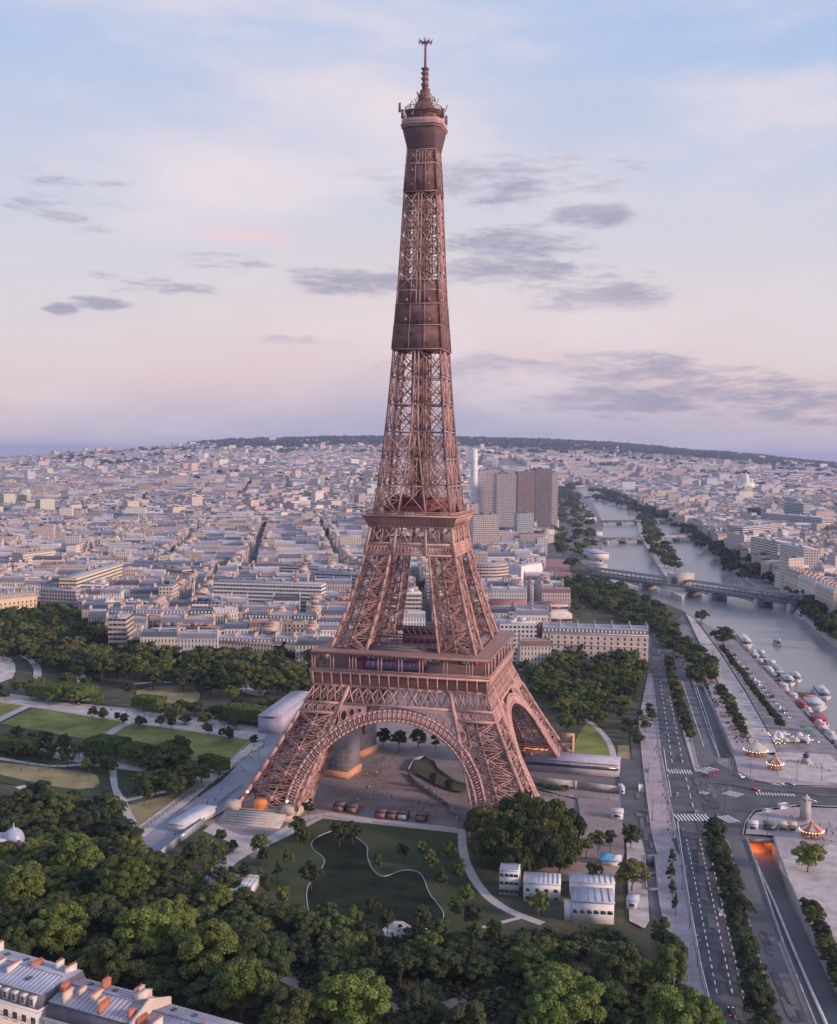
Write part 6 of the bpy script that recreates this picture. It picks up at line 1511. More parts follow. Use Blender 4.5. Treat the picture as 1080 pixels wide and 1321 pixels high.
for pl, pr, dep, h, lab in (((644,1154),(669,1156),9,8,'white stepped site cabin stack, leftmost of the white cabins'),((675,1163),(723,1166),9,6,'white two-storey site cabin in the middle of the white cabins'),((735,1158),(793,1161),8,5,'pale ribbed-roof cabin behind the blue-grey roofed hall')):
    root, w = boxthing('site_cabin', pl, pr, dep, h, m_hut, lab, 'cabin', (('roof',(0,0,h),(1.02,1.03,.3),m_hroof),), 'white site cabins'); ribs(root, w, dep, h)
    for f in range(int(h//2.6)):
        for i in range(4): q = MB(); q.box((-w/2+w*(i+.5)/4,-dep/2-.03,1.4+f*2.6),(1.3,.06,1.0)); q.build('window', M_win, root)
root, w = boxthing('site_hall', (738,1190), (792,1193), 11, 6.5, m_hut, 'white hall with blue-grey panel roof, rightmost of the site buildings', 'hall', (('roof',(0,0,6.5),(1.04,1.05,.35),m_zb),('annex',(-.58,-.15,0),(.2,.6,4.2),m_hut)))
ribs(root, w, 11, 6.55, 6)
for i in range(6): q = MB(); q.box((-w/2+w*(i+.5)/6,-5.55,3.6),(1.5,.08,1.1)); q.build('window', M_win, root)
p = at(676,1122); root = empty('scaffold_tower', p, .1, 'small open scaffold tower behind the white cabins', 'scaffolding'); q = MB()
for x in (-1.2,1.2):
    for y in (-1.2,1.2): q.box((x,y,0),(.14,.14,9), base=True)
for k in range(5):
    z = 1+k*2; q.bar((-1.2,-1.2,z),(1.2,-1.2,z),.1); q.bar((-1.2,1.2,z),(1.2,1.2,z),.1); q.bar((-1.2,-1.2,z),(-1.2,1.2,z),.1); q.bar((1.2,-1.2,z),(1.2,1.2,z),.1); q.bar((-1.2,-1.2,z-1),(1.2,-1.2,z),.08)
q.build('poles', m_hut, root); q = MB(); q.box((0,0,5),(2.3,2.3,.1)); q.box((0,0,9),(2.3,2.3,.1)); q.build('platform', M_conc, root)
root, w = boxthing('market_tent', (776,1118), (799,1120), 5, 2.6, m_hut, 'small stall with a bright blue awning among trees left of the service path', 'stall', ()); q = MB(); q.add([(-w*.6,-2.9,2.5),(w*.1,-2.9,2.5),(w*.1,2.9,2.5),(-w*.6,2.9,2.5),(-w*.6,0,3.9),(w*.1,0,3.9)], [(0,1,5,4),(2,3,4,5),(0,4,3),(1,2,5)]); q.build('awning', mat('awning_blue', (0.06,0.30,0.55), .6), root)
q = MB(); q.add([(w*.1,-2.9,2.5),(w*.62,-2.9,2.5),(w*.62,2.9,2.5),(w*.1,2.9,2.5),(w*.1,0,3.8),(w*.62,0,3.8)], [(0,1,5,4),(2,3,4,5),(0,4,3),(1,2,5)]); q.build('canopy', m_hut, root)
for pl, pr, lab in (((788,1058),(804,1059),'square white gatehouse at the edge of the service road'),((800,1026),(806,1026),'narrow white ticket hut at the end of the parapet'),((808,1174),(822,1176),'pale flat-roofed cabin on the service path')):
    boxthing('gatehouse', pl, pr, 5, 3.2, m_hut, lab, 'hut', (('roof',(0,0,3.2),(1.1,1.1,.25),m_hroof),('window',(0,-.51,1.3),(.5,.02,1),M_win)))
root, w = boxthing('greenhouse', (274,1160), (320,1163), 13, 3, m_hut, 'glazed pale-blue grid roof hall in the trees near the pond', 'greenhouse'); q = MB(); q.box((0,0,3),(w,13,.3), base=True); q.build('glass_roof', mat('glass_roof', (0.42,0.46,0.56), .2), root); q = MB()
for i in range(9): q.box((-w/2+w*i/8,0,3.3),(.16,13,.1), base=True)
for i in range(5): q.box((0,-6.5+13*i/4,3.3),(w,.16,.12), base=True)
q.build('glazing_bars', m_hut, root)
boxthing('grey_shed', (238,1076), (278,1052), 7, 3.2, m_hut, 'long pale shed with ribbed grey roof beside the avenue', 'shed', (('roof',(0,0,3.2),(1.04,1.1,.3),m_hroof),))
m_cont = mat('container_brown', (0.07,0.045,0.05), .6, var=.2)
for i, (x, y) in enumerate(((430,1047),(447,1049),(484,1056),(498,1057),(512,1058),(536,1060))):
    lab = ['dark container stall, leftmost in the row on the forecourt','dark container stall, second from the left on the forecourt','dark stall in the middle of the forecourt row','dark stall right of the middle of the forecourt row','pale-doored dark stall near the right end of the row','small dark hut at the right end of the forecourt row'][i]
    boxthing('container_stall', (x,y), (x+13,y+1.4), 4, 3, m_cont, lab, 'stall', (('roof',(0,0,3),(1.05,1.15,.15),I_roof),('shutter',(0,-.51,.4),(.8,.02,1.9),m_hut if i == 4 else I_frz)), 'dark stalls on the forecourt')
# ------------------------------------------------------------------ bridges
def bridge(name, A, B, width, zdeck, spans, rise, label, m, thick=1.2, zp=WZ, arched=True, deckm=None, viaduct=False):
    u = B-A; L = u.length; u.normalize(); rz = math.atan2(u.y, u.x); root = empty(name, (A.x,A.y,0), rz, label, 'bridge')
    q = MB(); q.box((L/2,0,zdeck-thick/2),(L,width,thick)); q.box((L/2,-width/2,zdeck+.5),(L,.3,1.1)); q.box((L/2,width/2,zdeck+.5),(L,.3,1.1)); q.build('deck', deckm or m, root)
    for (x0, x1) in spans:
        if arched:
            q = MB(); n = 16; l = x1-x0
            for sy in (-1,-.33,.33,1):
                y = sy*(width/2-.5)
                for i in range(n):
                    xa, xb = x0+l*i/n, x0+l*(i+1)/n; za = zdeck-thick-rise*(2*i/n-1)**2; zb = zdeck-thick-rise*(2*(i+1)/n-1)**2
                    q.bar((xa,y,za-.5),(xb,y,zb-.5),.8,1.3); q.bar((xa,y,za),(xa,y,zdeck-thick),.4)
            q.build('arch', m, root)
    for x in sorted(set([s[0] for s in spans]+[s[1] for s in spans])):
        if 0 < x < L or True:
            q = MB(); q.box((x,0,zp-1),(3.6,width+2,zdeck-thick-zp+.6), base=True); q.lathe([(2.0,zp-1),(2.0,zdeck-thick-2),(0,zdeck-thick-1.5)],(x,-width/2-1,0),12); q.lathe([(2.0,zp-1),(2.0,zdeck-thick-2),(0,zdeck-thick-1.5)],(x,width/2+1,0),12); q.build('pier', M_stone, root)
    if viaduct:
        n = int(L/7)
        for i in range(n+1):
            for y in (-2.6,2.6): q = MB(); q.box((L*i/n,y,zdeck),(.55,.55,6.0), base=True); q.build('column', m, root)
        q = MB(); q.box((L/2,0,zdeck+6.3),(L,7.4,1.1)); q.box((L/2,-3.6,zdeck+7.2),(L,.25,.9)); q.box((L/2,3.6,zdeck+7.2),(L,.25,.9)); q.build('viaduct', mat('viaduct_grey', (0.30,0.31,0.35), .6), root)
    return root, L
m_steel = mat('bridge_steel', (0.17,0.17,0.21), .6, var=.15)
A = at(762,744,0); B = at(1034,783,0); u = (B-A); L = u.length
def fx(px):   # distance along the bridge at which it stands at this photo x
    lo, hi = 0.0, 1.0
    for _ in range(40):
        m_ = (lo+hi)/2
        if to_px(A.lerp(B, m_))[0] < px: lo = m_
        else: hi = m_
    return lo*L
s1, s2, s3, s4 = fx(836), fx(868), fx(892), fx(926)
root, L = bridge('steel_viaduct_bridge', A, B, 22, 4.5, [(fx(768),s1),(s1,s2),(s3,s4),(s4,fx(985)),(fx(985),fx(1028))], 4.0, 'two-level dark steel bridge with arches and viaduct, nearest across the river', m_steel, viaduct=True)
q = MB(); xm = (s2+s3)/2; q.box((xm,0,WZ-1),(s3-s2,34,10), base=True); q.box((xm,0,5.0),(13,24,13), base=True); q.lathe([(4.5,5),(4.5,18),(0,19)],(xm-9,-9,0),4); q.lathe([(11,WZ-1),(11,1),(0,2)],(xm,-17,0),20)
q.build('masonry_gate', M_stone, root)
q = MB(); q.tube([(xm-3.5,-12.2,8),(xm-3.3,-12.2,13),(xm,-12.2,15.4),(xm+3.3,-12.2,13),(xm+3.5,-12.2,8)], .5, 6); q.box((xm,-12.1,7.5),(6,.3,7), base=True); q.build('niche', mat('niche_shade', (0.16,0.14,0.15), .9), root)  # flat dark slab on the gate, recess shade put into its colour
for (pa, pb, wd, n, lab, mm) in (((780,698),(896,694),16,5,'pale low-arched second bridge behind the steel viaduct',M_conc),((776,675),(868,672),14,4,'thin dark bridge with flat arches, third across the river',m_steel),((757,642),(800,645),18,3,'smallest and farthest bridge across the narrow bend',m_steel)):
    A2, B2 = at(*pa), at(*pb); L2 = (B2-A2).length; bridge('arched_bridge', A2, B2, wd, 4.5, [(L2*i/n,L2*(i+1)/n) for i in range(n)], 4.5, lab, mm, thick=1.6)
A2, B2 = at(1128,1031), at(1700,1075); L2 = (B2-A2).length; bridge('stone_bridge', A2, B2, 20, .35, [(L2*i/5,L2*(i+1)/5) for i in range(5)], 3.0, 'low stone road bridge leaving the junction over the river at the right', M_stone)
# ------------------------------------------------------------------ boats
m_bw = mat('boat_white', (0.50,0.48,0.51), .4, var=.06); m_bd = mat('boat_dark', (0.06,0.06,0.09), .4); m_br = mat('boat_red', (0.28,0.04,0.06), .5); m_bg = mat('boat_glass', (0.10,0.12,0.16), .1)
def boat(px, py, L, W, ang, kind, label, name='boat', group='boats moored along the quay', z=WZ):
    p = at(px, py, z); root = empty(name, p, ang, label, 'boat', group)
    hullm = m_bd if kind in ('dark','barge') else m_bw
    q = MB(); S = []; n = 9
    for i in range(n):
        f = i/(n-1); x = -L/2+L*f; w = W/2*(1 if f < .72 else math.sqrt(max(0.0, 1-((f-.72)/.28)**2))); w = max(w, .06)*(.9 if f == 0 else 1); sh = .5*max(0, f-.6)**2*6
        S.append((x, w, sh))
    vs = []
    for x, w, sh in S: vs += [(x,-w*.75,-.4),(x,w*.75,-.4),(x,w,1.5+sh),(x,-w,1.5+sh)]
    fs = [(0,3,2,1)]+[(4*(n-1),4*(n-1)+1,4*(n-1)+2,4*(n-1)+3)]
    for i in range(n-1): a = 4*i; b = a+4; fs += [(a,a+1,b+1,b),(a+1,a+2,b+2,b+1),(a+3,a,b,b+3),(a+2,a+3,b+3,b+2)]
    q.add(vs, fs); q.build('hull', hullm, root)
    q = MB(); q.box((-L*.03,0,1.55),(L*.86,W*.9,.12)); q.build('deck', M_conc if kind != 'white' else m_bw, root)
    if kind in ('white','tour'):
        q = MB(); q.box((-L*.04,0,1.6),(L*.66,W*.74,2.2), base=True); q.build('cabin', m_bg, root)
        q = MB(); q.box((-L*.04,0,3.8),(L*.70,W*.82,.25), base=True)
        for i in range(9): q.box((-L*.36+L*.64*i/8,0,1.6),(.25,W*.76,2.2), base=True)
        q.build('roof', m_bw, root)
        q = MB(); q.box((L*.2,0,4.05),(L*.12,W*.5,1.5), base=True); q.build('wheelhouse', m_bw, root)
    elif kind == 'open':
        q = MB(); q.box((L*.18,0,1.6),(L*.3,W*.66,2.0), base=True); q.box((L*.18,0,3.6),(L*.34,W*.74,.2), base=True); q.build('cabin', m_bw, root)
        q = MB()
        for i in range(8): q.box((-L*.38+L*.42*i/8,0,1.65),(.6,W*.7,.5), base=True)
        q.build('benches', I_frz, root)
    elif kind in ('dark','barge'):
        q = MB(); q.box((-L*.15,0,1.6),(L*.5,W*.7,1.8), base=True); q.build('hold_cover', mat('hold_grey', (0.25,0.26,0.32), .6), root); q = MB(); q.box((-L*.38,0,1.6),(L*.12,W*.6,3.2), base=True); q.build('wheelhouse', m_bw, root)
    elif kind == 'red':
        q = MB(); q.box((0,0,1.6),(L*.6,W*.8,2.6), base=True); q.build('cabin', m_br, root); q = MB(); q.box((0,0,4.2),(L*.62,W*.84,.2), base=True); q.build('roof', m_br, root)
    return root
def ang_px(a, b): p, q = at(*a), at(*b); return math.atan2(q.y-p.y, q.x-p.x)
AB = ang_px((960,840),(1040,935))
for args in ((960,829,58,9,'tour','long white glass-roofed tour boat, farthest along the quay'),(985,851,34,8,'dark','dark boat moored right beside the white tour boat'),(1001,866,44,9,'barge','dark blue barge in the middle of the moored boats'),
             (1016,881,26,8,'white','white cabin boat, left of a pair of white boats'),(1026,877,24,7,'white','white cabin boat, right of a pair of white boats'),(1046,907,52,13,'open','large white open-decked boat near the picture\'s right edge'),(1060,897,34,8,'white','slim white boat outside the large open-decked one'),
             (1056,934,30,9,'red','red cabin boat moored by the pier'),(1066,950,30,8,'dark','dark boat below the red one at the right edge')):
    boat(args[0], args[1], args[2], args[3], AB+random.Random(args[0]).uniform(-.06,.06), args[4], args[5])
lb = [at(x, y) for x, y in [(952,828),(968,845),(1010,890),(1048,934),(1092,980)]]; Lb = [0]
for a, b in zip(lb[:-1], lb[1:]): Lb.append(Lb[-1]+(b-a).length)
s_ = 14.0; k = 0; bg = random.Random(17)
while s_ < Lb[-1]-10:
    j = max(q for q in range(len(Lb)-1) if Lb[q] <= s_); a, b = lb[j], lb[j+1]; u = (b-a).normalized(); n_ = Vector((-u.y,u.x,0)); n_ = n_ if n_.x > 0 else -n_
    l = bg.choice((20,24,28)); p = a+u*(s_-Lb[j])+n_*5.5; k += 1; r_ = boat(500, 900, l, bg.uniform(5,7), math.atan2(u.y,u.x)+bg.choice((0,math.pi)), bg.choice(('white','dark','open','barge','white','red')), f'{ORD[k]} boat from the far end of the line tied against the quay'); r_.location = (p.x,p.y,WZ); s_ += l+1.5
boat(1003, 832, 15, 4.5, AB+.1, 'white', 'small white motorboat cruising alone in mid-river', 'motorboat', None)
boat(1033, 796, 38, 7, ang_px((1022,785),(1045,805)), 'tour', 'white tour boat moored under the right bank below the bridge', 'boat', None); boat(1078, 822, 34, 7, ang_px((1060,815),(1090,838)), 'barge', 'dark barge moored at the right bank edge', 'boat', None)
for i, (x, y) in enumerate(((768,700),(771,712),(774,725),(769,690))): boat(x, y, 40, 9, ang_px((775,730),(778,690)), ('white','barge','white','barge')[i], ['pale houseboat at the left bank just above the steel bridge','dark barge at the left bank, second above the steel bridge','white houseboat nearest to the steel bridge on the left bank','dark barge farthest up the left bank'][i], 'houseboat', 'houseboats on the left bank')
# landing stages and gangways
for (x, y, l, lab) in ((983,862,30,'grey landing stage between the quay and the dark boats'),(1008,884,28,'grey landing stage beside the pair of white boats'),(1035,922,34,'grey landing stage between the open boat and the red boat'),(1075,962,30,'grey landing stage at the right edge')):
    p = at(x, y, WZ); root = empty('landing_stage', p, AB, lab, 'pontoon', 'landing stages'); q = MB(); q.box((0,0,.2),(l,5,1.2)); q.build('pontoon', m_bd, root); q = MB(); q.bar((-l*.3,-2,1),(-l*.3-3,-11,5),1.6,.3); q.build('gangway', M_conc, root)
# ------------------------------------------------------------------ fairground pieces by the river
m_cv = mat('carousel_cream', (0.50,0.43,0.37), .6); m_cr = mat('carousel_red', (0.40,0.08,0.07), .6); m_cg = mat('carousel_gold', (0.55,0.33,0.12), .4); m_bulb = mat('fair_bulbs', (1,.8,.5), emit=(1,.7,.35,3))
def carousel(px, py, r, label, top=m_cv, n=12, rh=3.0):
    p = at(px, py); root = empty('carousel', p, 0, label, 'carousel', 'carousels'); q = MB(); q.lathe([(0,.4),(r,.4),(r,0)], n=24); q.build('platform', I_frz, root)
    for i in range(n):
        a = 2*math.pi*i/n; q = MB(); a2 = 2*math.pi*(i+1)/n; R1 = r*1.08
        q.add([(R1*math.cos(a),R1*math.sin(a),4.2),(R1*math.cos(a2),R1*math.sin(a2),4.2),(0,0,4.2+rh)], [(0,1,2)]); q.add([(R1*math.cos(a),R1*math.sin(a),4.2),(R1*math.cos(a2),R1*math.sin(a2),4.2),(R1*math.cos(a2),R1*math.sin(a2),3.3),(R1*math.cos(a),R1*math.sin(a),3.3)], [(3,2,1,0)])
        q.build('roof_panel', top if i % 2 else m_cv, root)
    q = MB(); q.lathe([(.5,0),(.5,4.2+rh),(.8,4.6+rh),(0,5.4+rh)], n=12)
    for i in range(n): a = 2*math.pi*i/n; q.bar((r*.95*math.cos(a),r*.95*math.sin(a),.4),(r*.95*math.cos(a),r*.95*math.sin(a),3.6),.16)
    q.build('poles', m_cg, root)
    for i in range(n):
        a = 2*math.pi*(i+.5)/n; x, y = r*.72*math.cos(a), r*.72*math.sin(a); s = MB(); s.tube([(x-.7,y,1.3),(x,y,1.45),(x+.6,y,1.5)],[.25,.34,.28],7); s.tube([(x+.55,y,1.5),(x+.85,y,2.1),(x+1.15,y,2.0)],[.2,.16,.12],6)
        for dx in (-.5,.45): s.bar((x+dx,y-.12,1.3),(x+dx*1.3,y-.12,.7),.1); s.bar((x+dx,y+.12,1.3),(x+dx*1.3,y+.12,.7),.1)
        s.build('horse', m_cv if i % 2 else m_cr, root)
    s = MB(); s.box((0,0,0),(.25,.25,.25)); b0 = s.build('bulb', m_bulb, root)
    for i in range(n*2):
        a = math.pi*i/n; b1 = b0 if i == 0 else copy_obj(b0, root); b1.location = (r*1.09*math.cos(a),r*1.09*math.sin(a),3.4)
carousel(975, 976, 5.2, 'large carousel with cream striped roof near the ramp end')
carousel(1000, 994, 3.5, 'small red-topped carousel just below the large striped one', m_cr, 10, 2.2)
carousel(1047, 1082, 4.0, 'red and gold carousel at the right edge below the junction', m_cr, 12, 1.8)
p = at(1022, 958); root = empty('funfair_stand', p, 0, 'golden funfair stand with many lit canopies at the end of the clipped tree row', 'fair stand'); g = random.Random(4)
for i in range(14):
    x, y = g.uniform(-10,10), g.uniform(-8,8); s = MB(); s.lathe([(2.1,2.6),(0,4.4)], (x,y,0), 8); s.bar((x,y,0),(x,y,2.8),.2); s.build('canopy', g.choice([m_cv,m_cg,m_hut,m_cv]), root)
s = MB(); s.box((0,0,0),(.3,.3,.3)); b0 = s.build('bulb', m_bulb, root)
for i in range(40): b1 = b0 if i == 0 else copy_obj(b0, root); b1.location = (g.uniform(-11,11),g.uniform(-9,9),g.uniform(1.5,2.8))
for i, (x0, y0, x1, y1, dep, m1_, lab) in enumerate(((1005,950,1014,966,4,m_hut,'white striped deck panels on the quay beside the tree row'),(1030,960,1044,961,5,m_hut,'white kiosk to the right of the golden funfair stand'),(1004,1073,1016,1074,4,m_cv,'cream-roofed kiosk beside the tunnel mouth'),(1017,1074,1028,1075,4,m_cv,'second cream-roofed kiosk beside the tunnel mouth'),(966,1072,978,1073,4,m_hut,'white flat-roofed van-like kiosk above the tunnel mouth'),(986,1073,1000,1074,4,M_park and mat('bus_green',(0.08,0.13,0.11),.5),'dark green kiosk above the tunnel mouth'))):
    if i == 0: continue
    boxthing('kiosk', (x0,y0), (x1,y1), dep, 2.8, m1_, lab, 'kiosk', (('roof',(0,0,2.8),(1.15,1.2,.25),m1_),('counter',(0,-.52,.9),(.7,.04,1.0),m_bd)), 'kiosks')
for k in range(6):
    a = at(985+k*3.2, 893+k*6.2); root = empty('deck_panel', a, AB+1.45, f'pale slatted terrace panel on the quay, {ORD[k+1]} from the top', 'panel', 'terrace panels on the quay'); q = MB(); q.box((0,0,.3),(9,2.2,.25)); q.build('slats', m_hut if k % 2 else m_cv, root); q = MB(); q.box((-3.8,0,0),(.3,2,.3), base=True); q.box((3.8,0,0),(.3,2,.3), base=True); q.build('feet', M_conc, root)
p = at(1055, 935); 
for i, (x, y) in enumerate(((1040,945),(1047,951),(1056,940))):
    root = empty('parasol', at(x,y), 0, ['green parasol on the quay below the boats','second green parasol nearer to the pier','crimson parasol beside the red boat'][i], 'parasol', 'parasols on the quay'); s = MB(); s.lathe([(3.4,2.5),(0,3.9)], n=8); s.build('canopy', m_cr if i == 2 else mat('parasol_green', (0.12,0.22,0.18), .7), root); s = MB(); s.bar((0,0,0),(0,0,3.7),.12); s.build('pole', M_conc, root)
# statue pedestals by the bridge head
for x, y, lab in ((1039,1060,'tall pale stone pylon with a statue at the bridge head'),(1040,986,'dark statue on a pedestal on the plaza above the junction')):
    root = empty('statue', at(x,y), 0, lab, 'statue'); s = MB(); s.frustum(0, 1, 2.4, 2.4); s.frustum(1, 8 if y > 1000 else 3, 1.7, 1.5); s.build('pedestal', M_stone, root)
    zb = 8 if y > 1000 else 3; s = MB(); s.tube([(0,0,zb),(0,0,zb+1.2),(.2,0,zb+2.2),(.5,0,zb+2.9)],[.9,.6,.7,.3],8); s.tube([(-1.6,0,zb+1.4),(0,0,zb+1.6),(1.4,0,zb+1.5)],[.5,.7,.5],8)
    for dx in (-1.2,-.8,.9,1.2): s.bar((dx,.2,zb+1.2),(dx,.2,zb),.22)
    s.build('figure', M_stone if y > 1000 else m_bd, root)
# ------------------------------------------------------------------ vehicles
def car_proto(name, paint, L=4.4, W=1.8, Hh=1.45, van=False):
    root = empty(name, (0,0,-900)); q = MB()
    prof = [(-L/2,.35),(-L/2,.85),(-L*.42,.95),(-L*.34,Hh-.05),(-L*.05,Hh),(L*.12,Hh-.03),(L*.27,.95),(L/2-.1,.8),(L/2,.55),(L/2,.35)] if not van else [(-L/2,.35),(-L/2,Hh-.1),(-L/2+.1,Hh),(L*.28,Hh),(L*.36,1.3),(L/2,1.0),(L/2,.35)]
    n = len(prof); vs = []
    for s in (-1,1): vs += [(x, s*(W/2 if z < 1.0 or van else W/2-.16), z) for x, z in prof]
    fs = [tuple(range(n)), tuple(range(n,2*n))[::-1]]+[(i,(i+1)%n+0+n*0,(i+1)%n+n,i+n) for i in range(n)]
    q.add(vs, [tuple(reversed(f)) for f in fs]); q.build('body', paint, root)
    q = MB()
    if not van:
        q.box((-L*.09,0,1.18),(L*.40,W-.26,.36)); q.box((L*.2,0,1.1),(.3,W-.5,.24)); q.box((-L*.385,0,1.15),(.2,W-.5,.25))
    else: q.box((L*.33,0,1.55),(.35,W-.2,.5))
    q.build('windows', m_bg, root)
    for x in (-L*.31, L*.31):
        for s in (-1,1): q = MB(); q.tube([(x,s*(W/2-.2),.34),(x,s*(W/2+.02),.34)],.34,12); q.build('wheel', m_bd, root)
    for s in (-1,1):
        q = MB(); q.box((L/2+.01,s*W*.34,.7),(.06,.3,.16)); q.build('headlight', mat('headlamp', (1,.95,.85), emit=(1,.9,.7,3)), root); q = MB(); q.box((-L/2-.01,s*W*.36,.8),(.06,.28,.16)); q.build('tail_light', mat('tail_lamp', (.6,.02,.02), emit=(1,.05,.03,1.5)), root)
    return root
paints = {'white': mat('car_white', (0.62,0.62,0.64), .3, var=.03), 'black': mat('car_black', (0.03,0.03,0.035), .25, var=.03), 'red': mat('car_red', (0.45,0.03,0.04), .3, var=.03), 'grey': mat('car_grey', (0.22,0.22,0.25), .3, var=.03)}
protos = {}; pr2 = random.Random(8)
def car(px, py, px2, py2, colr, label, van=False, L=4.4, z=0.05):
    key = (colr, van)
    if key not in protos: protos[key] = r = car_proto('parked_van' if van else 'car', paints[colr], 5.6 if van else 4.4, 2.0 if van else 1.8, 2.4 if van else 1.45, van)
    else: r = copy_tree(protos[key])
    p = at(px,py); q = at(px2,py2); r.location = (p.x,p.y,z); r.rotation_euler = (0,0,math.atan2(q.y-p.y,q.x-p.x)); tag(r, label, 'van' if van else 'car', 'vehicles on the quay roads')
car(944,1309,940,1290,'black','black car with lit headlights on the quay road at the bottom edge')
car(912,1003,906,990,'black','dark car waiting at the crossing left of the red one'); car(922,998,916,985,'red','red car waiting at the crossing beside the underpass ramp')
car(875,1027,872,1010,'grey','grey car on the quay road left of the junction centre'); car(850,842,849,830,'white','first of two far cars with lit headlights beside the pinkish block'); car(855,848,853,835,'grey','second of two far cars beside the pinkish block')
car(1046,1036,1060,1036,'white','white car on the road to the bridge at the right edge'); car(991,1048,1010,1045,'white','white car parked in front of the plaza kerb',False); car(1012,1044,1025,1042,'white','white van parked at the plaza kerb right of a white car', True)
car(1004,1013,1020,1014,'white','white car turning at the top kerb of the bridge road'); car(1018,1014,1030,1015,'grey','grey car behind the white one at the top kerb'); car(973,1021,985,1023,'red','small red car crossing the junction'); car(955,1003,965,1007,'white','white car by the corner near the large carousel')
car(827,1020,826,1000,'white','white delivery van on the service road', True); car(833,1050,832,1035,'black','dark car on the service road below the white van'); car(899,1050,896,1035,'grey','grey car entering the junction from below'); 
car(880,888,877,870,'red','red car on the road beside the upper ramp'); car(862,905,858,890,'grey','grey car halfway down the upper quay road'); car(870,960,866,940,'black','black car just above the crossing'); car(931,1180,927,1160,'white','white car on the lower quay road in the left lane'); 
for k in range(14):
    f = k/13; x0, y0 = 948+f*70, 848+f*78
    car(x0, y0, x0+6, y0+7, pr2.choice(('white','black','grey','grey')), f'{ORD[k+1]} vehicle from the far end parked along the quay above the boats', k % 3 == 0)
# sheds and cranes of the working quay on the far left bank
for i, (x0, y0, x1, y1, dep, h, mm, lab) in enumerate(((748,716,762,722,26,9,m_hut,'white harbour shed on the left bank beside the steel bridge'),(752,690,762,692,24,8,m_hroof,'grey harbour shed on the left bank opposite the island'),(745,672,756,673,30,8,m_hut,'pale harbour shed on the left bank before the small bridges'),(738,655,748,656,30,8,m_hroof,'farthest harbour shed on the left bank'),(757,738,770,741,14,12,M_stone,'pale square bridge-end building at the left end of the steel bridge'))):
    boxthing('harbour_shed', (x0,y0), (x1,y1), dep, h, mm, lab, 'shed', (('roof',(0,0,h),(1.03,1.03,.5),m_zv),('door',(0,-.505,0),(.3,.02,4),m_bd)), 'harbour sheds')
# lamp posts
def lamp_proto():
    r = empty('street_lamp', (0,0,-900)); q = MB(); q.tube([(0,0,0),(0,0,1),(0,0,8.6)],[.16,.11,.08],6); q.bar((0,0,8.6),(1.6,0,9.0),.1); q.bar((0,0,8.6),(-1.6,0,9.0),.1); q.build('pole', m_iron2, r)
    for s in (-1,1): q = MB(); q.box((1.7*s,0,8.95),(.8,.3,.18)); q.build('lamp_head', M_conc, r)
    return r
lp = lamp_proto(); first = True
LAMPS = [(866,1060),(872,1100),(880,1150),(890,1200),(900,1250),(862,1020),(856,970),(852,920),(850,880),(905,1035),(936,1045),(1003,985),(968,1005),(990,1080),(1028,1010),(1060,1010),(940,1000),(905,960),(832,960),(836,1010),(842,1060),(1044,1060)]
LAMPS.sort()
for k, (x, y) in enumerate(LAMPS):
    r = lp if first else copy_tree(lp); first = False; r.location = at(x,y); r.rotation_euler = (0,0,tg.uniform(0,3)); tag(r, f'dark double-armed street lamp, {ordinal(k+1)} from the left along the quay roads', 'street lamp', 'street lamps of the quay')
# ------------------------------------------------------------------ people
def person_mesh(pose, topm, legm):
    """one continuous skinned body"""
    me = bpy.data.meshes.new('p'); st = .16 if pose else .03
    V = [(0,0,.95),(0,0,1.15),(0,0,1.38),(0,0,1.5),(0,.01,1.62),(0,.01,1.74),(.17,0,1.38),(.25,.03*pose,1.12),(.24,.12*pose+.03,.88),(.25,.14*pose+.05,.80),(-.17,0,1.38),(-.25,-.03*pose,1.12),(-.24,-.1*pose+.03,.88),(-.25,-.1*pose+.05,.80),(.09,0,.9),(.10,st*.6,.5),(.10,st*.4,.08),(.10,st*.4+.14,.04),(-.09,0,.9),(-.10,-st*.5,.5),(-.10,-st*1.4,.08),(-.10,-st*1.4+.14,.04)]
    E = [(0,1),(1,2),(2,3),(3,4),(4,5),(2,6),(6,7),(7,8),(8,9),(2,10),(10,11),(11,12),(12,13),(0,14),(14,15),(15,16),(16,17),(0,18),(18,19),(19,20),(20,21)]
    Rr = [.14,.13,.16,.06,.10,.09,.07,.05,.04,.045,.07,.05,.04,.045,.10,.07,.045,.04,.10,.07,.045,.04]
    me.from_pydata(V, E, []); o = bpy.data.objects.new('p', me); COL.objects.link(o); mo = o.modifiers.new('s', 'SKIN')
    for i, sv in enumerate(me.skin_vertices[0].data): sv.radius = (Rr[i], Rr[i]); sv.use_root = (i == 0)
    o.modifiers.new('u', 'SUBSURF').levels = 1; dg = bpy.context.evaluated_depsgraph_get(); dg.update(); m2 = bpy.data.meshes.new_from_object(o.evaluated_get(dg)); bpy.data.objects.remove(o)
    m2.materials.clear()
    for m_ in (topm, legm, mat('skin', (0.45,0.27,0.2), .7), mat('hair', (0.05,0.035,0.03), .8)): m2.materials.append(m_)
    for p in m2.polygons: z = p.center.z; y = p.center.y; p.material_index = 0 if .95 < z < 1.46 else 1 if z < .95 and abs(p.center.x) < .19 else 2 if z < 1.66 else 3
    return m2
TOPS = [('dark',(0.04,0.04,0.05)),('white',(0.6,0.58,0.58)),('red',(0.4,0.05,0.05)),('blue',(0.07,0.12,0.3)),('grey',(0.2,0.2,0.22))]
PM = [(n, person_mesh(k % 2, mat('top_'+n, c, .9), mat('trousers', (0.05,0.055,0.08), .9))) for k, (n, c) in enumerate(TOPS)]
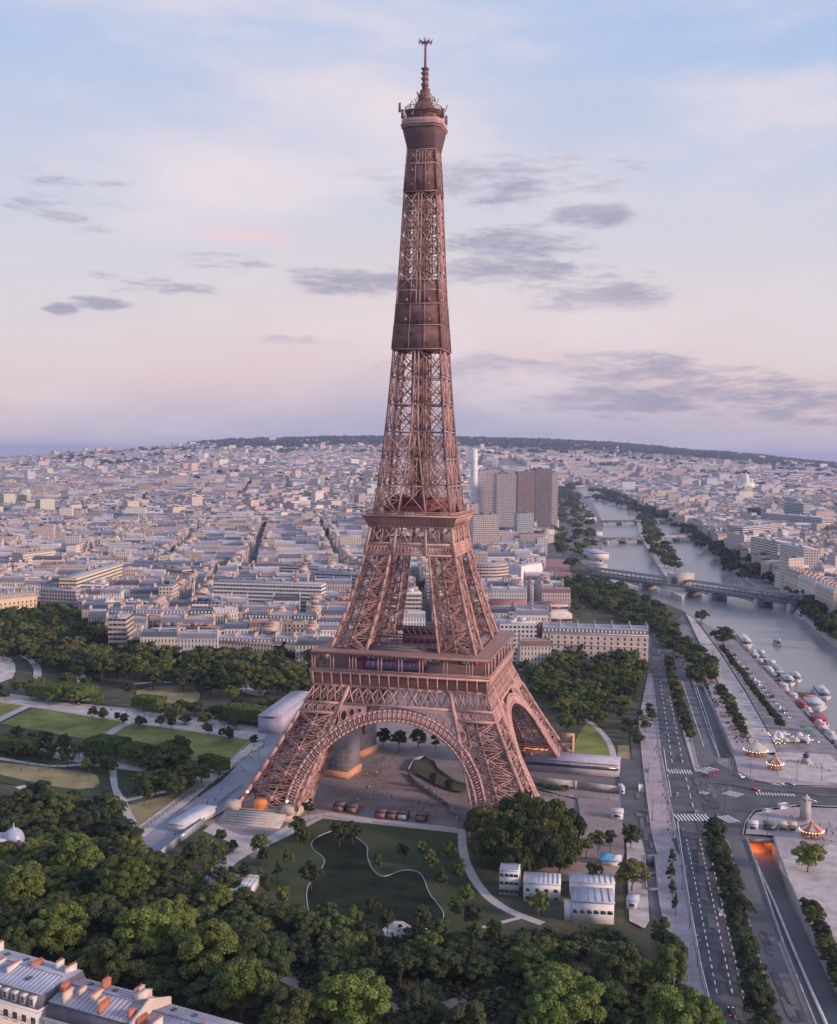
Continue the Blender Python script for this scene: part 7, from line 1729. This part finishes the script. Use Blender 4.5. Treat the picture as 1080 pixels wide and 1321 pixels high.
PZ = [('queueing along the curved wall under the arch', [(528,1000),(540,1012),(556,1024),(572,1034),(582,1048),(590,1060),(594,1068)], 46, 1.2),
      ('on the forecourt near the stalls', [(440,1035),(470,1045),(520,1050),(550,1045),(500,1030),(470,1000),(500,980),(520,965)], 70, 8), ('on the lawn of the left park', [(20,975),(60,995),(100,1000),(130,1005),(70,985)], 40, 9),
      ('walking on the pale main alley', [(60,903),(140,917),(220,928),(320,943)], 34, 4), ('walking on the blue-grey avenue', [(340,965),(310,1000),(270,1040),(220,1080)], 18, 3),
      ('on the pavement beside the quay road', [(838,930),(848,980),(852,1000),(862,1060),(872,1130)], 40, 2), ('at the junction corner', [(852,994),(858,996),(862,1000),(940,985),(955,990)], 24, 2.5),
      ('on the riverside promenade', [(915,830),(945,880),(975,930),(990,960)], 26, 3), ('on the plaza below the boats', [(1010,985),(1040,985),(1075,1000)], 24, 4), ('on the plaza right of the tunnel mouth', [(1000,1055),(1040,1060),(1075,1070),(1060,1100)], 26, 4)]
pr_ = random.Random(12)
for zone, pts, n, sp in PZ:
    P = [at(*q) for q in pts]; L = [0]
    for a, b in zip(P[:-1], P[1:]): L.append(L[-1]+(b-a).length)
    for i in range(n):
        s = L[-1]*pr_.random(); j = max(k for k in range(len(L)-1) if L[k] <= s); q = P[j].lerp(P[j+1], (s-L[j])/(L[j+1]-L[j])); tn, me = pr_.choice(PM)
        o = bpy.data.objects.new('person', me); COL.objects.link(o); o.location = (q.x+pr_.gauss(0,sp*.5), q.y+pr_.gauss(0,sp*.5), .16); o.rotation_euler = (0,0,pr_.uniform(0,6.28)); s_ = pr_.uniform(.93,1.05); o.scale = (s_,s_,s_)
        tag(o, f'tiny standing person in a {tn} top {zone}', 'person', f'people in {tn} tops {zone}')
# ------------------------------------------------------------------ the evening air
hz = MB(); hz.box((0, 12000, 155), (60000, 40000, 345)); 
hm = bpy.data.materials.new('haze_air'); hm.use_nodes = True; t = hm.node_tree; t.nodes.clear()
o_ = t.nodes.new('ShaderNodeOutputMaterial'); pv = t.nodes.new('ShaderNodeVolumePrincipled'); pv.inputs['Color'].default_value = (0.60,0.67,1.0,1); pv.inputs['Density'].default_value = 5.4e-5; pv.inputs['Anisotropy'].default_value = 0.2
t.links.new(pv.outputs[0], o_.inputs['Volume'])
tag(hz.build('haze', hm), kind='stuff')
